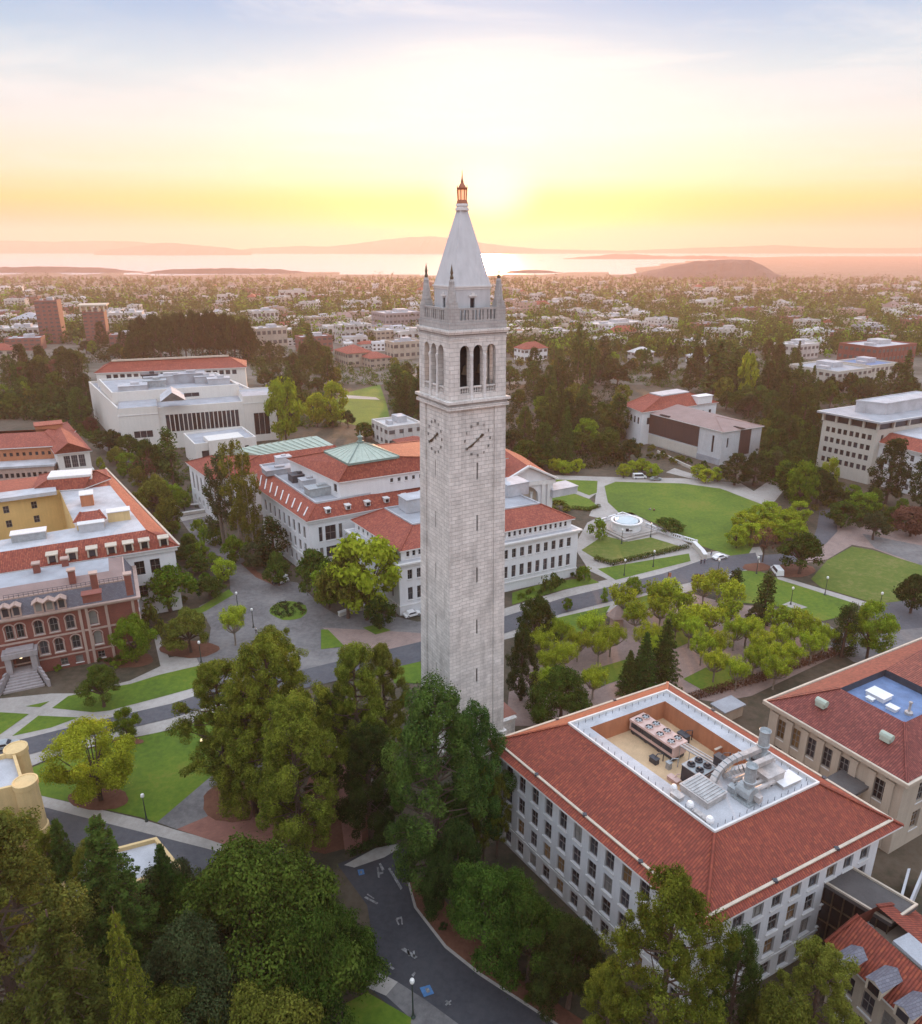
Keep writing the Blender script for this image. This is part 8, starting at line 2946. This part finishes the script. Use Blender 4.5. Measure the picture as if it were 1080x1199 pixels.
def balustrade(pts, label):
    P_ = [at(*p) for p in pts]
    m_ = MB()
    for a, b in zip(P_, P_[1:]):
        m_.bar(a, b, .5, .35); m_.bar(a + Vector((0, 0, 1.15)), b + Vector((0, 0, 1.15)), .5, .2)
        n = int((b - a).length / .7)
        for k in range(n + 1):
            c = a.lerp(b, k / max(1, n)); m_.box((c.x, c.y, .75), (.26 if k % 6 else .7, .26 if k % 6 else .7, .85 if k % 6 else 1.2), TH)
    tag(m_.build('balustrade', 'white_paint'), label, 'balustrade')


balustrade([(757, 617), (785, 628), (815, 637)], 'white stone balustrade between the pool terrace and the glade')
balustrade([(700, 613), (729, 604), (752, 612)], 'white stone balustrade behind the round pool')
box_line('low_wall', [(397, 722), (412, 717), (428, 713)], .8, 1.0, 'concrete_wall', 'pale low wall under the large yellow green tree', 'wall', 'trim')
box_line('low_wall', [(206, 605), (224, 602), (244, 599)], .7, .9, 'concrete_wall', 'pale low wall across the upper end of the plaza', 'wall', 'trim')
box_line('low_wall', [(203, 596), (222, 594), (238, 593)], .7, .9, 'stone_grey', 'second low wall just above the upper end of the plaza', 'wall', 'trim')
box_line('low_wall', [(812, 640), (822, 650), (826, 656)], 1.0, 1.6, 'concrete_wall', 'short wall at the end of the white balustrade by the crossing', 'wall', 'trim')
m_ = MB()
c = at(845, 838, 0); m_.box((c.x + 1, c.y, 1.2), (5, 3, 2.4), TH); m_.box((c.x + 1, c.y, 2.5), (5.6, 3.6, .25), TH, 1)
tag(m_.build('garden_shed', ['stucco_tan', 'deck_grey']), 'low flat-roofed block in the alley between the two tiled halls', 'shed')


def flower_bed():
    r = random.Random(3)
    L = Leaves(12)
    for k in range(70):
        a = r.uniform(0, 6.283); q = math.sqrt(r.random())
        p = at(338 + 20 * q * math.cos(a), 715 + 9.5 * q * math.sin(a))
        L.blob((p.x, p.y, .3), .55, 40, .14, .7, .3)
    o = bpy.data.objects.new('bed_plants', L.mesh('bed_plants', 'f_grey')); COL.objects.link(o)
    tag(o, 'low grey green plants filling the oval island in the plaza', 'plants', None, 'stuff')


flower_bed()


def kiosk():
    c = at(722, 732)
    t = thing('kiosk', 'small kiosk with a pointed pink roof among the plane trees', 'kiosk', c)
    def put(m_, nm, mat):
        o = bpy.data.objects.new(nm, m_.mesh(nm, [mat])); COL.objects.link(o); o.parent = t
    m_ = MB(); m_.frustum((0, 0), 0, 2.6, 1.6, 1.6, 6); put(m_, 'wall', 'sandstone')
    m_ = MB(); m_.frustum((0, 0), 2.6, 5.2, 2.6, .15, 6); put(m_, 'roof', 'paving_pale')


kiosk()


# street lamps
def lamp_post(px, py, label, ht=4.6, glow=False):
    c = at(px, py)
    t = thing('street_lamp', label, 'street lamp', c)
    def put(m_, nm, mat):
        o = bpy.data.objects.new(nm, m_.mesh(nm, [mat])); COL.objects.link(o); o.parent = t
    m_ = MB(); m_.lathe((0, 0, 0), [(.28, 0), (.28, .25), (.16, .4), (.12, 1.0)], 8); put(m_, 'base', 'lamp_green')
    m_ = MB(); m_.lathe((0, 0, .9), [(.10, 0), (.075, ht - .9), (.14, ht - .85)], 8); put(m_, 'pole', 'lamp_green')
    m_ = MB(); m_.lathe((0, 0, ht), [(.12, 0), (.26, .12), (.30, .35), (.24, .6), (.05, .72)], 10); put(m_, 'globe', 'lamp_warm' if glow else 'globe')
    return t


LAMPS = [(172, 962, 'green lamp post with a pale globe on the lower left lawn edge', 4.6, 0), (236, 776, 'lamp post by the orange mulch bed at the plaza', 4.6, 0), (279, 716, 'lamp post at the middle of the plaza edge', 4.6, 0),
         (297, 735, 'lamp post beside the small yellow green plaza tree', 4.4, 0), (484, 1192, 'dark lamp post at the bottom of the foreground street', 5.5, 0), (765, 664, 'white-topped lamp post on the strip below the pool hedge', 4.4, 0),
         (731, 674, 'lamp post at the pavement corner right of the annex', 4.2, 0), (840, 678, 'tall lamp post at the kerb of the crossing', 5.2, 0), (728, 637, 'lamp post in the middle of the pool lawn', 4.2, 0),
         (762, 629, 'lamp post at the corner of the pool terrace', 4.0, 0), (966, 697, 'lamp post on the lawn path at right', 4.6, 0), (1029, 717, 'lamp post at the junction on the right', 4.8, 0), (886, 672, 'lamp post beside the purple tree', 4.6, 0),
         (926, 708, 'lamp post beside the white pad on the right lawn', 4.2, 0), (240, 893, 'small lamp with a bright globe inside the leaning pine', 4.2, 1), (396, 902, 'lamp at the head of the red path', 4.0, 0), (438, 940, 'lamp behind the dark evergreen at the red path', 4.0, 0)]
for a in LAMPS:
    lamp_post(*a)


def banner():
    c = at(781, 690)
    t = thing('banner_post', 'post with a small red banner at the kerb of the grey road', 'banner post', c)
    def put(m_, nm, mat):
        o = bpy.data.objects.new(nm, m_.mesh(nm, [mat])); COL.objects.link(o); o.parent = t
    m_ = MB(); m_.lathe((0, 0, 0), [(.16, 0), (.09, .4), (.08, 4.8), (.12, 4.9)], 8); put(m_, 'pole', 'lamp_green')
    m_ = MB(); m_.box((.45, 0, 4.1), (.7, .06, 1.2)); put(m_, 'banner', 'orange_wall')


banner()


# vehicles
def car(px, py, rz, label, paint, cat='car', van=False, cart=False):
    c = at(px, py, .13)
    t = thing('parked_van' if van else ('utility_cart' if cart else 'parked_car'), label, cat, c, rz)
    def put(m_, nm, mat, par=None):
        o = bpy.data.objects.new(nm, m_.mesh(nm, mat if isinstance(mat, list) else [mat])); COL.objects.link(o); o.parent = par or t
        return o
    if cart:
        L_, W_ = 2.9, 1.35
        m_ = MB(); m_.box((0, 0, .5), (L_, W_, .35)); m_.box((1.0, 0, .85), (.7, W_, .5)); m_.box((-.9, 0, .8), (1.0, W_, .3)); put(m_, 'body', paint)
        m_ = MB(); m_.box((.2, 0, 1.95), (2.0, W_ + .1, .1)); 
        for x in (-.6, 1.0):
            for y in (-.6, .6):
                m_.tube([(x, y, .8), (x * .9, y, 1.92)], .035, 4)
        put(m_, 'canopy', ['white_paint'])
        m_ = MB(); m_.box((.1, 0, .85), (.5, W_ - .2, .2)); m_.box((-.15, 0, 1.15), (.12, W_ - .2, .5)); put(m_, 'seat', 'rubber')
        r, xs = .28, (-.95, 1.0)
    else:
        L_, W_ = (5.2, 1.95) if van else (4.4, 1.8)
        hb, ht = (1.0, 2.0) if van else (.85, 1.42)
        prof = ([(-L_ / 2, .35), (-L_ / 2, ht - .1), (-L_ / 2 + .15, ht), (L_ / 2 - 1.5, ht), (L_ / 2 - .75, hb + .1), (L_ / 2 - .05, hb - .05), (L_ / 2, .35)] if van else
                [(-L_ / 2, .35), (-L_ / 2, .78), (-L_ / 2 + .55, .9), (-L_ / 2 + 1.0, ht - .05), (-L_ / 2 + 1.5, ht), (.45, ht), (1.05, .92), (L_ / 2 - .2, .78), (L_ / 2, .6), (L_ / 2, .35)])
        m_ = MB()
        n = len(prof)
        for (x0, z0), (x1, z1) in zip(prof, prof[1:]):
            y0 = W_ / 2 - max(0, z0 - .9) * .18; y1 = W_ / 2 - max(0, z1 - .9) * .18
            m_.face([(x0, -y0, z0), (x1, -y1, z1), (x1, y1, z1), (x0, y0, z0)])
        for s_ in (-1, 1):
            m_.face([(x, s_ * (W_ / 2 - max(0, z - .9) * .18), z) for x, z in prof])
        m_.face([(-L_ / 2, -W_ / 2, .35), (L_ / 2, -W_ / 2, .35), (L_ / 2, W_ / 2, .35), (-L_ / 2, W_ / 2, .35)])
        put(m_, 'body', paint)
        zt, zb2 = ht - .1, (hb + .1 if van else .95)
        for s_ in (-1, 1):
            m_ = MB()
            ya, yb = W_ / 2 - (zb2 - .9) * .18 + .012, W_ / 2 - (zt - .9) * .18 + .012
            x0, x1, x2, x3 = ((-L_ / 2 + .25, -L_ / 2 + .3, L_ / 2 - 1.65, L_ / 2 - 1.1) if van else (-L_ / 2 + .85, -L_ / 2 + 1.2, .38, .85))
            m_.face([(x0, s_ * ya, zb2), (x3, s_ * ya, zb2), (x2, s_ * yb, zt), (x1, s_ * yb, zt)]); put(m_, 'side_window', 'glass')
        m_ = MB()
        a, b = ((L_ / 2 - 1.45, ht - .05), (L_ / 2 - .82, hb + .18)) if van else ((.50, ht - .06), (1.0, .98))
        m_.face([(a[0] + .02, -.7, a[1] + .02), (b[0] + .02, -.78, b[1] + .02), (b[0] + .02, .78, b[1] + .02), (a[0] + .02, .7, a[1] + .02)]); put(m_, 'windscreen', 'glass')
        for s_ in (-1, 1):
            m_ = MB(); m_.box((L_ / 2 - .02, s_ * (W_ / 2 - .3), .66), (.1, .34, .16)); put(m_, 'headlight', 'globe')
        r, xs = .34, (-L_ / 2 + .8, L_ / 2 - .85)
    for x in xs:
        for s_ in (-1, 1):
            m_ = MB(); m_.tube([(x, s_ * (W_ / 2 - .2), r - .13 + .13), (x, s_ * (W_ / 2 + .02), r)], r, 14); wh = put(m_, 'wheel', 'rubber')
            m_ = MB(); m_.tube([(x, s_ * (W_ / 2 + .02), r), (x, s_ * (W_ / 2 + .04), r)], r * .6, 10); put(m_, 'rim', 'metal', wh)
    t.location.z = .10
    return t


car(483, 721, TH, 'white car parked at the annex corner, half hidden by the tower', 'white_paint')
car(910, 671, TH + 1.0, 'white van standing at the edge of the right hand lawn', 'white_paint', 'van', True)
car(843, 654, TH - .1, 'white pickup-like car parked by the glade corner', 'white_paint')
car(6, 876, .3, 'pale purple-grey car at the left edge of the lower left street', 'metal')
car(325, 683, .3, 'small dark utility cart with white canopy by the library, the left one', 'metal_dark', 'cart', cart=True)
car(332, 682, .9, 'white utility cart beside the dark one by the library', 'white_paint', 'cart', cart=True)
car(749, 560, .1, 'small white van on the far path of the glade', 'white_paint', 'van', True)
car(768, 562, .1, 'silver car on the far path of the glade', 'metal')


# people, walking or sitting; one continuous skinned body each
def skin_obj(name, verts, edges, radii, mat, parent, root=0):
    me = bpy.data.meshes.new(name)
    me.from_pydata(verts, edges, [])
    me.materials.append(M[mat])
    o = bpy.data.objects.new(name, me); COL.objects.link(o)
    o.parent = parent
    md = o.modifiers.new('skin', 'SKIN')
    me.skin_vertices.new() if not me.skin_vertices else None
    for i, r in enumerate(radii):
        sv = me.skin_vertices[0].data[i]
        sv.radius = (r, r)
        sv.use_root = (i == root)
    md.use_smooth_shade = True
    sd = o.modifiers.new('sub', 'SUBSURF'); sd.levels = 1; sd.render_levels = 1
    return o


for nm, col in (('skin', (.42, .26, .19)), ('cloth_dark', (.03, .032, .045)), ('cloth_blue', (.06, .09, .20)), ('cloth_red', (.30, .05, .05)), ('cloth_white', (.55, .55, .53)), ('cloth_tan', (.30, .22, .15)), ('hair', (.03, .02, .015))):
    plain(nm, col, .85, .12, 3.0)
    M[nm] = MATS[nm]


def person(px, py, rz, label, top, legs, sit=False, s_=1.0):
    c = at(px, py, .12)
    t = thing('person', label, 'person', c, rz)
    st = .26 if not sit else 0
    if sit:
        hip = .12
        V = [(0, 0, hip), (0, 0, hip + .28), (-.05, 0, hip + .50), (-.05, 0, hip + .62), (-.03, 0, hip + .80),
             (.02, .18, hip + .46), (.12, .24, hip + .2), (.28, .16, hip + .08), (.02, -.18, hip + .46), (.12, -.24, hip + .2), (.28, -.16, hip + .08),
             (.05, .1, hip), (.38, .16, hip + .22), (.70, .12, .06), (.82, .12, .05), (.05, -.1, hip), (.40, -.16, hip + .02), (.80, -.12, .06), (.90, -.12, .06)]
    else:
        V = [(0, 0, .92), (.01, 0, 1.18), (.02, 0, 1.42), (.03, 0, 1.52), (.05, 0, 1.66),
             (.02, .19, 1.40), (-.06, .24, 1.14), (.04, .25, .90), (.02, -.19, 1.40), (.10, -.24, 1.14), (.22, -.25, .92),
             (.02, .10, .88), (.16, .10, .50), (.10, .10, .10), (.26, .10, .05), (.0, -.10, .88), (.02, -.10, .50), (-.24, -.10, .14), (-.12, -.10, .05)]
    E_ = [(0, 1), (1, 2), (2, 3), (3, 4), (2, 5), (5, 6), (6, 7), (2, 8), (8, 9), (9, 10), (0, 11), (11, 12), (12, 13), (13, 14), (0, 15), (15, 16), (16, 17), (17, 18)]
    R_ = [.14, .13, .14, .055, .10, .065, .045, .035, .065, .045, .035, .095, .065, .045, .04, .095, .065, .045, .04]
    skin_obj('body', V, E_, R_, 'skin', t)
    tv = [0, 1, 2, 5, 6, 8, 9]
    ix = {k: i for i, k in enumerate(tv)}
    skin_obj('jacket', [V[i] for i in tv], [(ix[a], ix[b]) for a, b in E_ if a in ix and b in ix], [R_[i] + .03 for i in tv], top, t)
    lv = [0, 11, 12, 13, 15, 16, 17]
    ix = {k: i for i, k in enumerate(lv)}
    skin_obj('trousers', [V[i] for i in lv], [(ix[a], ix[b]) for a, b in E_ if a in ix and b in ix], [R_[i] + .02 for i in lv], legs, t)
    h = Vector(V[4])
    skin_obj('hair', [(h.x - .03, 0, h.z + .03), (h.x - .02, 0, h.z + .09)], [(0, 1)], [.105, .085], 'hair', t)
    return t


PEOPLE = [(821, 661, 1.0, 'person in dark jacket crossing the road by the balustrade end, the left walker', 'cloth_dark', 'cloth_dark', False),
          (825, 660, 1.2, 'person in blue walking beside the one in dark jacket at the crossing', 'cloth_blue', 'cloth_dark', False),
          (833, 651, 2.2, 'person in dark clothes standing near the white pickup by the glade', 'cloth_dark', 'cloth_blue', False),
          (762, 597, 2.5, 'person in white sitting on the big glade lawn', 'cloth_white', 'cloth_blue', True),
          (766, 598, 1.2, 'person in red sitting on the big glade lawn beside the one in white', 'cloth_red', 'cloth_dark', True),
          (838, 676, .4, 'person in tan walking on the near pavement by the crossing', 'cloth_tan', 'cloth_dark', False),
          (214, 650, 1.2, 'person in dark clothes at the bench edge by the plaza row', 'cloth_dark', 'cloth_dark', False),
          (300, 742, .8, 'person in white walking past the small yellow green plaza tree', 'cloth_white', 'cloth_dark', False),
          (672, 748, .8, 'person in dark clothes on the brick walk under the plane trees', 'cloth_dark', 'cloth_blue', False),
          (681, 746, 2.8, 'person in tan on the brick walk under the plane trees', 'cloth_tan', 'cloth_blue', False)]
for a in PEOPLE:
    person(*a)


# ------------------------------------------------------------------ the evening air over the whole place
def haze():
    m = bpy.data.materials.new('haze'); m.use_nodes = True
    t = NT(m.node_tree)
    out = t.n('ShaderNodeOutputMaterial')
    v = t.n('ShaderNodeVolumePrincipled')
    v.inputs['Color'].default_value = HAZE_COL
    v.inputs['Density'].default_value = HAZE
    v.inputs['Anisotropy'].default_value = HAZE_G
    t.link(v.outputs[0], out.inputs['Volume'])
    me = bpy.data.meshes.new('haze')
    x, y0, y1, z0, z1 = 14500, -400, 13400, -48, 292
    vs = [(-x, y0, z0), (x, y0, z0), (x, y1, z0), (-x, y1, z0), (-x, y0, z1), (x, y0, z1), (x, y1, z1), (-x, y1, z1)]
    me.from_pydata(vs, [], [(0, 3, 2, 1), (4, 5, 6, 7), (0, 1, 5, 4), (1, 2, 6, 5), (2, 3, 7, 6), (3, 0, 4, 7)])
    me.materials.append(m)
    o = bpy.data.objects.new('haze', me); COL.objects.link(o)
    o.display_type = 'WIRE'
    tag(o, kind='stuff')


HAZE = 1.35e-4
HAZE_G = 0.32
HAZE_COL = (1.0, .66, .53, 1)
haze()
